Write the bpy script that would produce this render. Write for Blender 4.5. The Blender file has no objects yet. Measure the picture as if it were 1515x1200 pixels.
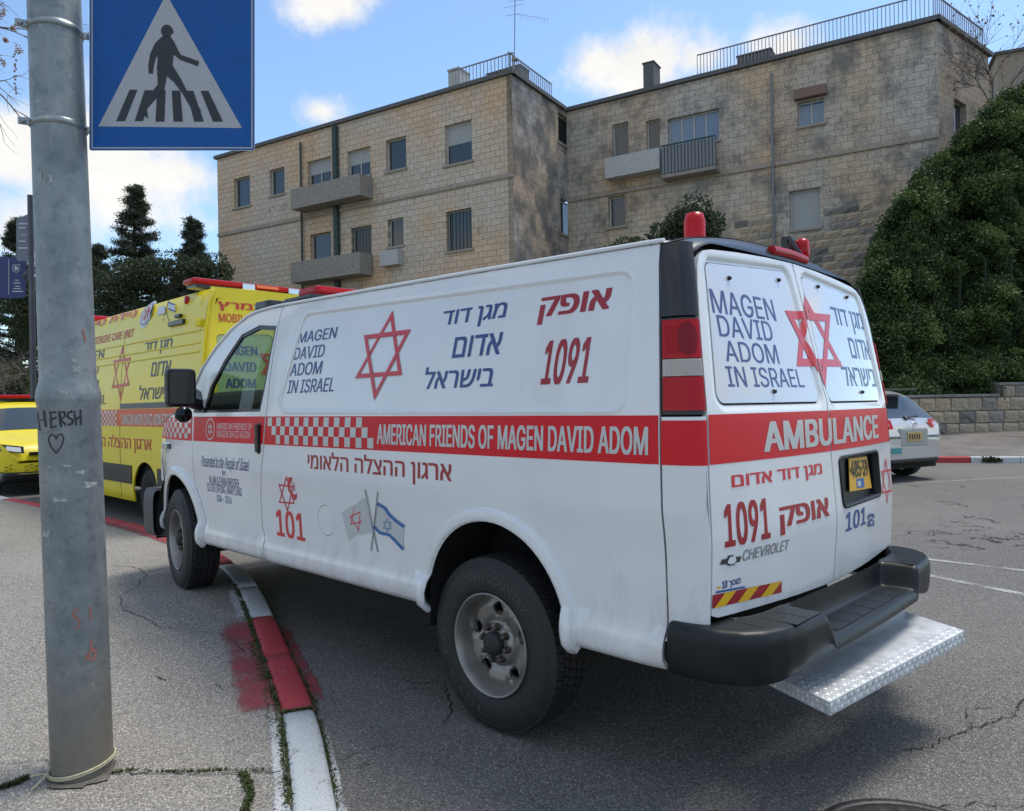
import bpy, bmesh, math, random
import numpy as np
from mathutils import Vector, Matrix
from mathutils.geometry import delaunay_2d_cdt
random.seed(7); RNG = np.random.default_rng(7)
SC = bpy.context.scene
COL = SC.collection
PI = math.pi

# ------------------------------------------------------------------ camera
FPX = 1108.44
CAM = Vector((-2.44158, 3.24172, 1.44175))
RIGHT = Vector((-0.714347229, -0.69959395, -0.0166235158))
UP = Vector((-0.0115385067, -0.0119765423, 0.999861703))
FWD = Vector((0.699696291, -0.714440248, -0.000483140377))
cam = bpy.data.cameras.new('camera'); camo = bpy.data.objects.new('camera', cam); COL.objects.link(camo)
camo.matrix_world = Matrix(((RIGHT.x, UP.x, -FWD.x, CAM.x), (RIGHT.y, UP.y, -FWD.y, CAM.y), (RIGHT.z, UP.z, -FWD.z, CAM.z), (0, 0, 0, 1)))
cam.sensor_width = 36; cam.sensor_fit = 'HORIZONTAL'; cam.lens = 36 * FPX / 1515
cam.clip_start = 0.05; cam.clip_end = 3000
SC.camera = camo

# ------------------------------------------------------------------ light
SUN_DIR = Vector((-0.12, -0.38, 1.0)).normalized()          # towards the sun
SUN_EL = math.asin(SUN_DIR.z); SUN_AZ = math.atan2(SUN_DIR.x, SUN_DIR.y)
W = bpy.data.worlds.new('World'); SC.world = W; W.use_nodes = True
def world():
    nt = W.node_tree; N = nt.nodes; L = nt.links; N.clear()
    out = N.new('ShaderNodeOutputWorld'); bg = N.new('ShaderNodeBackground')
    sky = N.new('ShaderNodeTexSky'); sky.sky_type = 'NISHITA'; sky.sun_disc = False
    sky.sun_elevation = SUN_EL; sky.sun_rotation = SUN_AZ
    sky.air_density = 1.0; sky.dust_density = 0.6; sky.ozone_density = 2.2
    tc = N.new('ShaderNodeTexCoord')
    def vm(op, a, b=None):
        n = N.new('ShaderNodeVectorMath'); n.operation = op
        for i, v in enumerate((a, b)):
            if v is None: continue
            if hasattr(v, 'is_output'): L.new(v, n.inputs[i])
            else: n.inputs[i].default_value = v
        return n
    def m(op, a, b=None, c=None, clamp=False):
        n = N.new('ShaderNodeMath'); n.operation = op; n.use_clamp = clamp
        for i, v in enumerate((a, b, c)):
            if v is None: continue
            if hasattr(v, 'is_output'): L.new(v, n.inputs[i])
            else: n.inputs[i].default_value = v
        return n.outputs[0]
    d = vm('NORMALIZE', tc.outputs['Generated']).outputs[0]
    nz = N.new('ShaderNodeTexNoise'); nz.inputs['Scale'].default_value = 7; nz.inputs['Detail'].default_value = 9; nz.inputs['Roughness'].default_value = 0.62
    L.new(d, nz.inputs['Vector'])
    big = N.new('ShaderNodeTexNoise'); big.inputs['Scale'].default_value = 2.3; big.inputs['Detail'].default_value = 3
    mp = N.new('ShaderNodeMapping'); mp.inputs['Scale'].default_value = (1, 1, 1.9); mp.inputs['Location'].default_value = (3.1, 1.7, 0.4)
    L.new(d, mp.inputs[0]); L.new(mp.outputs[0], big.inputs['Vector'])
    # clouds in view: (pixel x, pixel y, half-size x rad, strength)
    acc = None
    for px, py, r, s in [(950, 88, .075, 1.0), (890, 92, .05, .8), (1020, 85, .05, .8), (1165, 72, .055, .9), (490, 2, .05, .95), (470, 165, .035, .75), (150, 240, .11, .9), (30, 235, .055, .9), (20, 200, .05, .95), (10, 330, .06, .7), (270, 250, .07, .7)]:
        v = (FWD + RIGHT * ((px - 757.5) / FPX) + UP * ((600 - py) / FPX)).normalized()
        df = vm('SUBTRACT', d, tuple(v)).outputs[0]
        dd = vm('MULTIPLY', df, (1, 1, 1.7)).outputs[0]
        ln = vm('LENGTH', dd).outputs['Value']
        k = m('MULTIPLY', m('SUBTRACT', 1.0, m('DIVIDE', ln, r * 1.35)), s)
        acc = k if acc is None else m('MAXIMUM', acc, k)
    # everywhere outside the view: broken cumulus of the same kind
    dt = vm('DOT_PRODUCT', d, tuple(FWD)).outputs['Value']
    away = m('SUBTRACT', 1.0, m('MULTIPLY', m('SUBTRACT', dt, .45), 4.0, clamp=True), clamp=True)
    gen = m('MULTIPLY', m('SUBTRACT', big.outputs['Fac'], .47), 5.0)
    acc = m('MAXIMUM', m('MAXIMUM', acc, -1.0), m('SUBTRACT', gen, m('MULTIPLY', m('SUBTRACT', 1.0, away), 4.0)))
    cm = m('ADD', acc, m('MULTIPLY', m('SUBTRACT', nz.outputs['Fac'], .5), 2.6))
    mask = N.new('ShaderNodeMapRange'); mask.interpolation_type = 'SMOOTHSTEP'
    mask.inputs['From Min'].default_value = 0.0; mask.inputs['From Max'].default_value = 0.75
    L.new(cm, mask.inputs['Value'])
    shade = m('MULTIPLY_ADD', nz.outputs['Fac'], 2.5, 3.2)
    mix = N.new('ShaderNodeMixRGB'); L.new(mask.outputs[0], mix.inputs[0])
    tint = N.new('ShaderNodeMixRGB'); tint.blend_type = 'MULTIPLY'; tint.inputs[0].default_value = 1; tint.inputs[2].default_value = SKY_TINT
    L.new(sky.outputs[0], tint.inputs[1])
    cc = N.new('ShaderNodeCombineXYZ')
    for i, f in enumerate((1.0, 0.985, 0.96)): L.new(m('MULTIPLY', shade, f), cc.inputs[i])
    L.new(tint.outputs[0], mix.inputs[1]); L.new(cc.outputs[0], mix.inputs[2])
    L.new(mix.outputs[0], bg.inputs['Color']); bg.inputs['Strength'].default_value = 0.145
    L.new(bg.outputs[0], out.inputs[0])
SKY_TINT = (.97, 1.04, 1.05, 1)
world()
sl = bpy.data.lights.new('sun', 'SUN'); sl.energy = 2.0; sl.angle = math.radians(20); sl.color = (1, .94, .84)
so = bpy.data.objects.new('sun', sl); COL.objects.link(so); so.rotation_euler = SUN_DIR.to_track_quat('Z', 'Y').to_euler()
SC.view_settings.view_transform = 'Standard'; SC.view_settings.look = 'None'; SC.view_settings.gamma = 1
SC.view_settings.use_curve_mapping = False; SC.view_settings.exposure = 0.58
SC.render.engine = 'CYCLES'; SC.cycles.max_bounces = 8; SC.cycles.transparent_max_bounces = 16
SC.cycles.use_denoising = True

# ------------------------------------------------------------------ helpers
def ray(px, py): return FWD + RIGHT * ((px - 757.5) / FPX) + UP * ((600 - py) / FPX)
def on(px, py, ax, val):
    d = ray(px, py); t = (val - CAM[ax]) / d[ax]; return CAM + d * t
def at(px, py, D): return CAM + ray(px, py) * D

MATS = {}
def mat(name, color=(.5, .5, .5), rough=.5, metal=0, coat=0, spec=.5, noise=0, nscale=8, bump=0, bscale=60, dark=None, emit=None, trans=0):
    """principled with gentle colour noise and fine relief"""
    if name in MATS: return MATS[name]
    m = bpy.data.materials.new(name); m.use_nodes = True; MATS[name] = m
    nt = m.node_tree; N = nt.nodes; L = nt.links; b = N['Principled BSDF']
    b.inputs['Base Color'].default_value = (*color, 1); b.inputs['Roughness'].default_value = rough
    b.inputs['Metallic'].default_value = metal; b.inputs['Coat Weight'].default_value = coat; b.inputs['Coat Roughness'].default_value = .04
    b.inputs['Specular IOR Level'].default_value = spec
    if trans: b.inputs['Transmission Weight'].default_value = trans
    if emit: b.inputs['Emission Color'].default_value = (*color, 1); b.inputs['Emission Strength'].default_value = emit
    tc = N.new('ShaderNodeTexCoord')
    if noise:
        nz = N.new('ShaderNodeTexNoise'); nz.inputs['Scale'].default_value = nscale; nz.inputs['Detail'].default_value = 7; nz.inputs['Roughness'].default_value = .6
        L.new(tc.outputs['Object'], nz.inputs['Vector'])
        r = N.new('ShaderNodeMapRange'); r.inputs['From Min'].default_value = .3; r.inputs['From Max'].default_value = .7
        L.new(nz.outputs['Fac'], r.inputs['Value'])
        mx = N.new('ShaderNodeMixRGB'); L.new(r.outputs[0], mx.inputs[0])
        dk = dark or tuple(c * (1 - noise) for c in color)
        mx.inputs[1].default_value = (*dk, 1); mx.inputs[2].default_value = (*[min(1, c * (1 + noise * .5)) for c in color], 1)
        L.new(mx.outputs[0], b.inputs['Base Color'])
        r2 = N.new('ShaderNodeMapRange'); r2.inputs['To Min'].default_value = max(0, rough - .08); r2.inputs['To Max'].default_value = min(1, rough + .12)
        L.new(nz.outputs['Fac'], r2.inputs['Value']); L.new(r2.outputs[0], b.inputs['Roughness'])
    if bump:
        bn = N.new('ShaderNodeTexNoise'); bn.inputs['Scale'].default_value = bscale; bn.inputs['Detail'].default_value = 6
        L.new(tc.outputs['Object'], bn.inputs['Vector'])
        bp = N.new('ShaderNodeBump'); bp.inputs['Strength'].default_value = bump; bp.inputs['Distance'].default_value = .01
        L.new(bn.outputs['Fac'], bp.inputs['Height']); L.new(bp.outputs[0], b.inputs['Normal'])
    return m

def tag(o, label=None, cat=None, group=None, kind=None):
    if label: o['label'] = label
    if cat: o['category'] = cat
    if group: o['group'] = group
    if kind: o['kind'] = kind
    return o
def empty(name, loc=(0, 0, 0), rz=0, label=None, cat=None, group=None):
    o = bpy.data.objects.new(name, None); COL.objects.link(o); o.location = loc; o.rotation_euler = (0, 0, rz)
    o.empty_display_size = .2
    return tag(o, label, cat, group)
def link(name, me, m=None, parent=None, label=None, loc=None):
    o = bpy.data.objects.new(name, me); COL.objects.link(o)
    if m is not None:
        me.materials.clear()
        for k in (m if isinstance(m, (list, tuple)) else [m]): me.materials.append(k)
    if parent is not None: o.parent = parent
    if loc is not None: o.location = loc
    if label: o['label'] = label
    return o
def mesh(name, verts, faces, smooth=False):
    me = bpy.data.meshes.new(name); me.from_pydata([tuple(v) for v in verts], [], [tuple(f) for f in faces]); me.update()
    if smooth: me.shade_smooth() if hasattr(me, 'shade_smooth') else [setattr(p, 'use_smooth', True) for p in me.polygons]
    return me

class MB:
    """mesh collector"""
    def __init__(s): s.v = []; s.f = []; s.sm = []
    def add(s, vs, fs, smooth=False, M=None):
        n = len(s.v)
        for v in vs: s.v.append(tuple(M @ Vector(v)) if M is not None else tuple(v))
        for f in fs: s.f.append([i + n for i in f]); s.sm.append(smooth)
        return s
    def box(s, a, b, bev=0, M=None):
        x0, y0, z0 = a; x1, y1, z1 = b
        if bev <= 0:
            vs = [(x0, y0, z0), (x1, y0, z0), (x1, y1, z0), (x0, y1, z0), (x0, y0, z1), (x1, y0, z1), (x1, y1, z1), (x0, y1, z1)]
            return s.add(vs, [(0, 3, 2, 1), (4, 5, 6, 7), (0, 1, 5, 4), (1, 2, 6, 5), (2, 3, 7, 6), (3, 0, 4, 7)], M=M)
        bm = bmesh.new(); bmesh.ops.create_cube(bm, size=1)
        for v in bm.verts: v.co = Vector(((x0 + x1) / 2 + v.co.x * (x1 - x0), (y0 + y1) / 2 + v.co.y * (y1 - y0), (z0 + z1) / 2 + v.co.z * (z1 - z0)))
        bmesh.ops.bevel(bm, geom=list(bm.edges), offset=bev, segments=2, affect='EDGES', profile=.6)
        vs = [v.co.copy() for v in bm.verts]; fs = [[v.index for v in f.verts] for f in bm.faces]; bm.free()
        return s.add(vs, fs, M=M)
    def tube(s, pts, r, n=8, cap=True, smooth=True, M=None):
        pts = [Vector(p) for p in pts]; rs = r if isinstance(r, (list, tuple)) else [r] * len(pts)
        vs = []; fs = []; ref = None
        for i, p in enumerate(pts):
            t = (pts[min(i + 1, len(pts) - 1)] - pts[max(i - 1, 0)]).normalized()
            if ref is None: ref = Vector((0, 0, 1)) if abs(t.z) < .9 else Vector((1, 0, 0))
            a = t.cross(ref).normalized(); b = a.cross(t).normalized(); ref = b
            for k in range(n):
                th = 2 * PI * k / n; vs.append(p + (a * math.cos(th) + b * math.sin(th)) * rs[i])
        for i in range(len(pts) - 1):
            for k in range(n):
                k2 = (k + 1) % n; fs.append((i * n + k, i * n + k2, (i + 1) * n + k2, (i + 1) * n + k))
        s.add(vs, fs, smooth, M)
        if cap: s.add(vs[:n], [tuple(range(n))[::-1]], False, M); s.add(vs[-n:], [tuple(range(n))], False, M)
        return s
    def lathe(s, prof, n=32, axis='z', smooth=True, M=None, closed=False):
        vs = []; fs = []
        for (r, h) in prof:
            for k in range(n):
                th = 2 * PI * k / n; c, d = math.cos(th) * r, math.sin(th) * r
                vs.append({'z': (c, d, h), 'y': (c, h, d), 'x': (h, c, d)}[axis])
        m = len(prof)
        for i in range(m - 1):
            for k in range(n):
                k2 = (k + 1) % n; q = (i * n + k, i * n + k2, (i + 1) * n + k2, (i + 1) * n + k)
                fs.append(q if axis != 'y' else q[::-1])
        return s.add(vs, fs, smooth, M)
    def grid(s, F, nu, nv, smooth=True, flip=False):
        vs = [F(i / nu, j / nv) for i in range(nu + 1) for j in range(nv + 1)]; fs = []
        for i in range(nu):
            for j in range(nv):
                q = (i * (nv + 1) + j, (i + 1) * (nv + 1) + j, (i + 1) * (nv + 1) + j + 1, i * (nv + 1) + j + 1)
                fs.append(q[::-1] if flip else q)
        return s.add(vs, fs, smooth)
    def poly(s, pts, h, up=(0, 0, 1)):
        """prism from a planar loop of 3D points"""
        n = len(pts); u = Vector(up) * h; a = [Vector(p) for p in pts]; b = [p + u for p in a]
        return s.add(a + b, [tuple(range(n))[::-1], tuple(range(n, 2 * n))] + [(i, (i + 1) % n, (i + 1) % n + n, i + n) for i in range(n)])
    def build(s, name, m=None, parent=None, label=None, recalc=False, loc=None):
        me = bpy.data.meshes.new(name); me.from_pydata(s.v, [], s.f)
        me.polygons.foreach_set('use_smooth', s.sm); me.update()
        if recalc:
            bm = bmesh.new(); bm.from_mesh(me); bmesh.ops.recalc_face_normals(bm, faces=bm.faces); bm.to_mesh(me); bm.free()
        return link(name, me, m, parent, label, loc)

def copy_tree(o, parent=None):
    c = o.copy(); COL.objects.link(c)
    if parent is not None: c.parent = parent
    for ch in list(o.children): copy_tree(ch, c)
    return c
def smooth01(t): t = max(0, min(1, t)); return t * t * (3 - 2 * t)
def table(xs, ys, sm=.01, n=1200):
    """smoothed piecewise-linear lookup"""
    xs = np.array(xs, float); ys = np.array(ys, float); g = np.linspace(xs[0], xs[-1], n); v = np.interp(g, xs, ys)
    if sm:
        k = max(1, int(3 * sm / (g[1] - g[0]))); w = np.exp(-.5 * (np.arange(-k, k + 1) * (g[1] - g[0]) / sm) ** 2); w /= w.sum()
        lo = 2 * v[0] - v[k:0:-1]; hi = 2 * v[-1] - v[-2:-k - 2:-1]
        v = np.convolve(np.concatenate([lo, v, hi]), w, 'valid')
    g0, dg, v = g[0], g[1] - g[0], v.tolist()
    def f(x):
        t = (x - g0) / dg
        if t <= 0: return v[0]
        if t >= n - 1: return v[-1]
        i = int(t); t -= i; return v[i] * (1 - t) + v[i + 1] * t
    return f
def inpoly(P, poly):
    P = np.asarray(P); poly = np.asarray(poly); c = np.zeros(len(P), bool); n = len(poly)
    for i in range(n):
        x0, y0 = poly[i]; x1, y1 = poly[(i + 1) % n]
        if y0 == y1: continue
        k = ((y0 > P[:, 1]) != (y1 > P[:, 1])) & (P[:, 0] < (x1 - x0) * (P[:, 1] - y0) / (y1 - y0) + x0); c ^= k
    return c
def segdist(P, poly, closed=True):
    P = np.asarray(P); poly = np.asarray(poly, float); d = np.full(len(P), 1e9); n = len(poly)
    for i in range(n if closed else n - 1):
        a = poly[i]; b = poly[(i + 1) % n]; ab = b - a; L2 = max((ab ** 2).sum(), 1e-12)
        t = np.clip(((P - a) @ ab) / L2, 0, 1); q = a + t[:, None] * ab; d = np.minimum(d, np.hypot(*(P - q).T))
    return d
def resample(poly, step, closed=True):
    out = []; n = len(poly)
    for i in range(n if closed else n - 1):
        a = poly[i]; b = poly[(i + 1) % n]; L = math.hypot(b[0] - a[0], b[1] - a[1]); k = max(1, math.ceil(L / step))
        for j in range(k): out.append((a[0] + (b[0] - a[0]) * j / k, a[1] + (b[1] - a[1]) * j / k))
    if not closed: out.append(tuple(poly[-1]))
    return out
def rpoly(pts, r, d=0, n=6):
    """polygon with corners rounded at radius r, then offset outward by d (convex polygons)"""
    pts = [Vector(p) for p in pts]; m = len(pts)
    area = sum(pts[i].x * pts[(i + 1) % m].y - pts[(i + 1) % m].x * pts[i].y for i in range(m))
    if area < 0: pts = pts[::-1]
    rs = r if isinstance(r, (list, tuple)) else [r] * m
    out = []
    for i in range(m):
        p0, p, p1 = pts[i - 1], pts[i], pts[(i + 1) % m]; r_ = rs[i]
        e0 = (p - p0).normalized(); e1 = (p1 - p).normalized(); n0 = Vector((e0.y, -e0.x)); n1 = Vector((e1.y, -e1.x))
        ang = e0.angle(e1); bis = (n0 + n1).normalized(); c = p - bis * (r_ / math.cos(ang / 2))
        a0 = math.atan2(n0.y, n0.x); a1 = math.atan2(n1.y, n1.x)
        while a1 < a0: a1 += 2 * PI
        for k in range(n + 1):
            a = a0 + (a1 - a0) * k / n; out.append((c.x + math.cos(a) * (r_ + d), c.y + math.sin(a) * (r_ + d)))
    return out
def sd_r(poly_fn_pts):
    """signed distance function to a fixed loop (negative inside)"""
    arr = np.array(poly_fn_pts)
    def f(P): d = segdist(P, arr); return np.where(inpoly(P, arr), -d, d)
    return f
def patch(name, outline, F, m, parent=None, holes=(), loops=(), feats=(), step=.06, lip=.014, drop=.0018, flip=False, label=None, ring=.005, bstep=None):
    """a panel lying on the surface F(a,b)->Vector, cut to an outline, with rounded edges turned in; feats: (sd fn, height fn) relief"""
    bstep = bstep or step * .7
    pts = []; edges = []
    def loop(poly, closed=True, s=None):
        q = resample(poly, s or bstep, closed); n0 = len(pts); pts.extend(q)
        for i in range(len(q) if closed else len(q) - 1): edges.append((n0 + i, n0 + (i + 1) % len(q)))
    loop(outline)
    for h in holes: loop(h)
    for l in loops: loop(l, True, .03)
    o = np.array(outline); lo = o.min(0); hi = o.max(0)
    gx = np.arange(lo[0] + step / 2, hi[0], step); gy = np.arange(lo[1] + step / 2, hi[1], step)
    G = np.array([(x + (step / 2 if j % 2 else 0), y) for j, y in enumerate(gy) for x in gx]) if len(gx) and len(gy) else np.zeros((0, 2))
    if len(G):
        ok = inpoly(G, outline) & (segdist(G, outline) > step * .35)
        for h in list(holes) + list(loops): ok &= segdist(G, h) > step * .3
        for h in holes: ok &= ~inpoly(G, h)
        G = G[ok]
    if ring:
        for l in [outline] + list(holes):
            q = resample(l, bstep); n = len(q); Q = []
            for i in range(n):
                e = Vector(q[(i + 1) % n]) - Vector(q[i - 1]); e.normalize()
                for sgn in (1, -1): Q.append((q[i][0] - e.y * ring * sgn, q[i][1] + e.x * ring * sgn))
            Q = np.array(Q); ok = inpoly(Q, outline) & (segdist(Q, outline) > ring * .8)
            for h in holes: ok &= ~inpoly(Q, h) & (segdist(Q, h) > ring * .8)
            for q_ in Q[ok]: pts.append(tuple(q_))
    pts.extend(map(tuple, G))
    vc, ve, fc, *_ = delaunay_2d_cdt([Vector(p) for p in pts], edges, [], 0, 1e-5)
    V = np.array([(v.x, v.y) for v in vc]); T = np.array([list(f) for f in fc if len(f) == 3])
    C = V[T].mean(1); ok = inpoly(C, outline)
    for h in holes: ok &= ~inpoly(C, h)
    T = T[ok]
    used = np.unique(T); remap = -np.ones(len(V), int); remap[used] = np.arange(len(used)); V = V[used]; T = remap[T]
    cnt = {}
    for t in T:
        for i in range(3):
            k = (int(t[i]), int(t[(i + 1) % 3])); kk = (min(k), max(k)); cnt.setdefault(kk, []).append(k)
    bnd = [v[0] for v in cnt.values() if len(v) == 1]; bset = set(i for e in bnd for i in e)
    def hgt(P):
        h = np.zeros(len(P))
        for sdf, hf in feats: h += np.vectorize(hf, otypes=[float])(sdf(P))
        return h
    e = 1e-3
    H = hgt(V); Hx = hgt(V + (e, 0)) if feats else H; Hy = hgt(V + (0, e)) if feats else H
    co = []; no = []
    sg = -1 if flip else 1
    for i, (a, b) in enumerate(V):
        p = F(a, b); pa = F(a + e, b); pb = F(a, b + e); n = (pa - p).cross(pb - p).normalized() * sg
        if feats:
            q = p + n * H[i]; n2 = ((pa + n * Hx[i]) - q).cross((pb + n * Hy[i]) - q).normalized() * sg
        else: q, n2 = p, n
        if drop and i in bset: q = q - n * drop
        co.append(q); no.append(n2)
    faces = [tuple(t) if not flip else tuple(t[::-1]) for t in T.tolist()]
    nv = len(co); sm = [True] * len(faces)
    if lip:
        idx = {}
        for a, b in bnd:
            for k in (a, b):
                if k not in idx:
                    idx[k] = len(co); co.append(co[k].copy()); no.append(no[k]); co.append(co[k] - no[k] * lip); no.append(no[k])
            fa = (idx[b], idx[a], idx[a] + 1, idx[b] + 1); faces.append(fa if not flip else fa[::-1]); sm.append(False)
    me = bpy.data.meshes.new(name); me.from_pydata([tuple(c) for c in co], [], faces)
    me.polygons.foreach_set('use_smooth', sm); me.update()
    ln = []
    for p in me.polygons:
        for vi in p.vertices: ln.append(tuple(no[vi]) if p.use_smooth else tuple(p.normal))
    me.normals_split_custom_set(ln)
    return link(name, me, m, parent, label)

# text as flat print: one mesh per line, mapped by G(u,v) with u,v in 0..1 over its own box
HEB = lambda s: s[::-1]
def load_font(n):
    # Blender's own bundled fonts; the built-in one stands in if they are missing
    try:
        import os
        return bpy.data.fonts.load(os.path.join(bpy.utils.system_resource('DATAFILES'), 'fonts', n))
    except Exception: return None
F_LAT = load_font('Inter.woff2'); F_HEB = load_font('NotoSansHebrew-Regular.woff2')
def text_mesh(txt, res=3, font=None, shifts=((0, 0),)):
    """filled outline of a line of text: (verts Nx2, tris), overlapping contours merged"""
    cu = bpy.data.curves.new('t', 'FONT'); cu.body = txt; cu.resolution_u = res; cu.fill_mode = 'NONE'
    f = font or (F_HEB if any(ord(c) > 0x590 for c in txt) else F_LAT)
    if f: cu.font = f
    ob = bpy.data.objects.new('t', cu); COL.objects.link(ob); bpy.context.view_layer.update()
    dg = bpy.context.evaluated_depsgraph_get(); me = bpy.data.meshes.new_from_object(ob.evaluated_get(dg))
    bpy.data.objects.remove(ob); bpy.data.curves.remove(cu)
    V = [tuple(v.co[:2]) for v in me.vertices]; E = [tuple(e.vertices) for e in me.edges]; bpy.data.meshes.remove(me)
    if not V: return None
    # walk the loops in order of their points so each keeps its direction
    nxt = {}
    for a, b in E: nxt.setdefault(a, []).append(b); nxt.setdefault(b, []).append(a)
    seen = set(); loops = []
    for st in range(len(V)):
        if st in seen or st not in nxt: continue
        lp = [st]; seen.add(st); cur = st; first = min(nxt[st]); cur = first
        while cur not in seen:
            lp.append(cur); seen.add(cur); c2 = [q for q in nxt[cur] if q not in seen]
            if not c2: break
            cur = c2[0]
        loops.append(lp)
    n0 = len(V); V0 = V; E0 = E; L0 = loops; V = []; E = []; loops = []
    for k, (sx, sy) in enumerate(shifts):          # weight: sideways copies melted into one outline
        V += [(x + sx + 1e-4 * k, y + sy + 1.3e-4 * k) for x, y in V0]; E += [(a + n0 * k, b + n0 * k) for a, b in E0]; loops += [[i + n0 * k for i in lp] for lp in L0]
    vc, ve, fc, *_ = delaunay_2d_cdt([Vector(v) for v in V], E, [], 0, 1e-5)
    P = np.array([tuple(v) for v in vc]); T = np.array([list(q) for q in fc if len(q) == 3]); C = P[T].mean(1); wn = np.zeros(len(C), int)
    for lp in loops:
        q = np.array([V[i] for i in lp]); q2 = np.roll(q, -1, 0)
        for (x0, y0), (x1, y1) in zip(q, q2):
            side = (x1 - x0) * (C[:, 1] - y0) - (C[:, 0] - x0) * (y1 - y0)
            wn += ((y0 <= C[:, 1]) & (y1 > C[:, 1]) & (side > 0)).astype(int); wn -= ((y0 > C[:, 1]) & (y1 <= C[:, 1]) & (side < 0)).astype(int)
    return P, T[wn != 0]
def lettering(txt, G, m, parent, bold=.012, shear=0, name='lettering', label=None, flip=False, res=3, nrm=(0, 0, 0), gap=1.0):
    """flat print; weight comes from copies shifted sideways, each a hair prouder along nrm"""
    k = 1 if bold <= .003 else 2 * max(1, math.ceil(bold / .035)) + 1
    sh = [(0, 0)] if k == 1 else [(dx, dy) for i, dx in enumerate(np.linspace(-bold, bold, k)) for dy in ((0,) if i % 2 else (-bold * .35, bold * .35))]
    r = text_mesh(txt, res, shifts=sh)
    if r is None: print('EMPTY TEXT', ascii(txt)); return None
    co, T = r; faces = [tuple(t) for t in T.tolist()]; used = np.unique(T); rm = -np.ones(len(co), int); rm[used] = np.arange(len(used)); co = co[used]
    faces = [tuple(rm[list(f)]) for f in faces]; n = len(co)
    sh = [0]; allc = co[:, :2]; lay = np.zeros(n, int)
    lo = allc.min(0); hi = allc.max(0); u = (allc[:, 0] - lo[0]) / (hi[0] - lo[0]); v = (allc[:, 1] - lo[1]) / (hi[1] - lo[1])
    u = (u + shear * v - min(0, shear)) / (1 + abs(shear))
    nv = Vector(nrm) * .00022
    new = [tuple(G(a, b) + nv * int(l)) for a, b, l in zip(u, v, lay)]
    fs = [tuple(int(i) + n * j for i in f) for j in range(len(sh)) for f in faces]
    if flip: fs = [f[::-1] for f in fs]
    me = bpy.data.meshes.new(name); me.from_pydata(new, [], fs); me.update()
    return link(name, me, m, parent, label)
def shape(polys, G, m, parent, name='emblem', label=None, dz=.0006, flip=False):
    """flat print made of convex-ish loops in (u,v); each successive loop a hair prouder"""
    vs = []; fs = []
    for k, pl in enumerate(polys):
        n0 = len(vs)
        for u, v in pl: vs.append(G(u, v, k * dz))
        fs.append([n0 + i for i in range(len(pl))])
    me = mesh(name, vs, fs)
    bm = bmesh.new(); bm.from_mesh(me); bmesh.ops.triangulate(bm, faces=bm.faces); 
    if flip: bmesh.ops.reverse_faces(bm, faces=bm.faces)
    bm.to_mesh(me); bm.free()
    return link(name, me, m, parent, label)
def ringtri(c, p, w):
    """frame quads of a triangle with points p, band w (fraction towards centroid)"""
    cx = sum(q[0] for q in p) / 3; cy = sum(q[1] for q in p) / 3
    inn = [(q[0] + (cx - q[0]) * w, q[1] + (cy - q[1]) * w) for q in p]
    return [[p[i], p[(i + 1) % 3], inn[(i + 1) % 3], inn[i]] for i in range(3)]
def star_polys(w=.2):
    up = [(0.5, 1), (0, .25), (1, .25)]; dn = [(0.5, 0), (1, .75), (0, .75)]
    return ringtri(None, up, w) + ringtri(None, dn, w)
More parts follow.
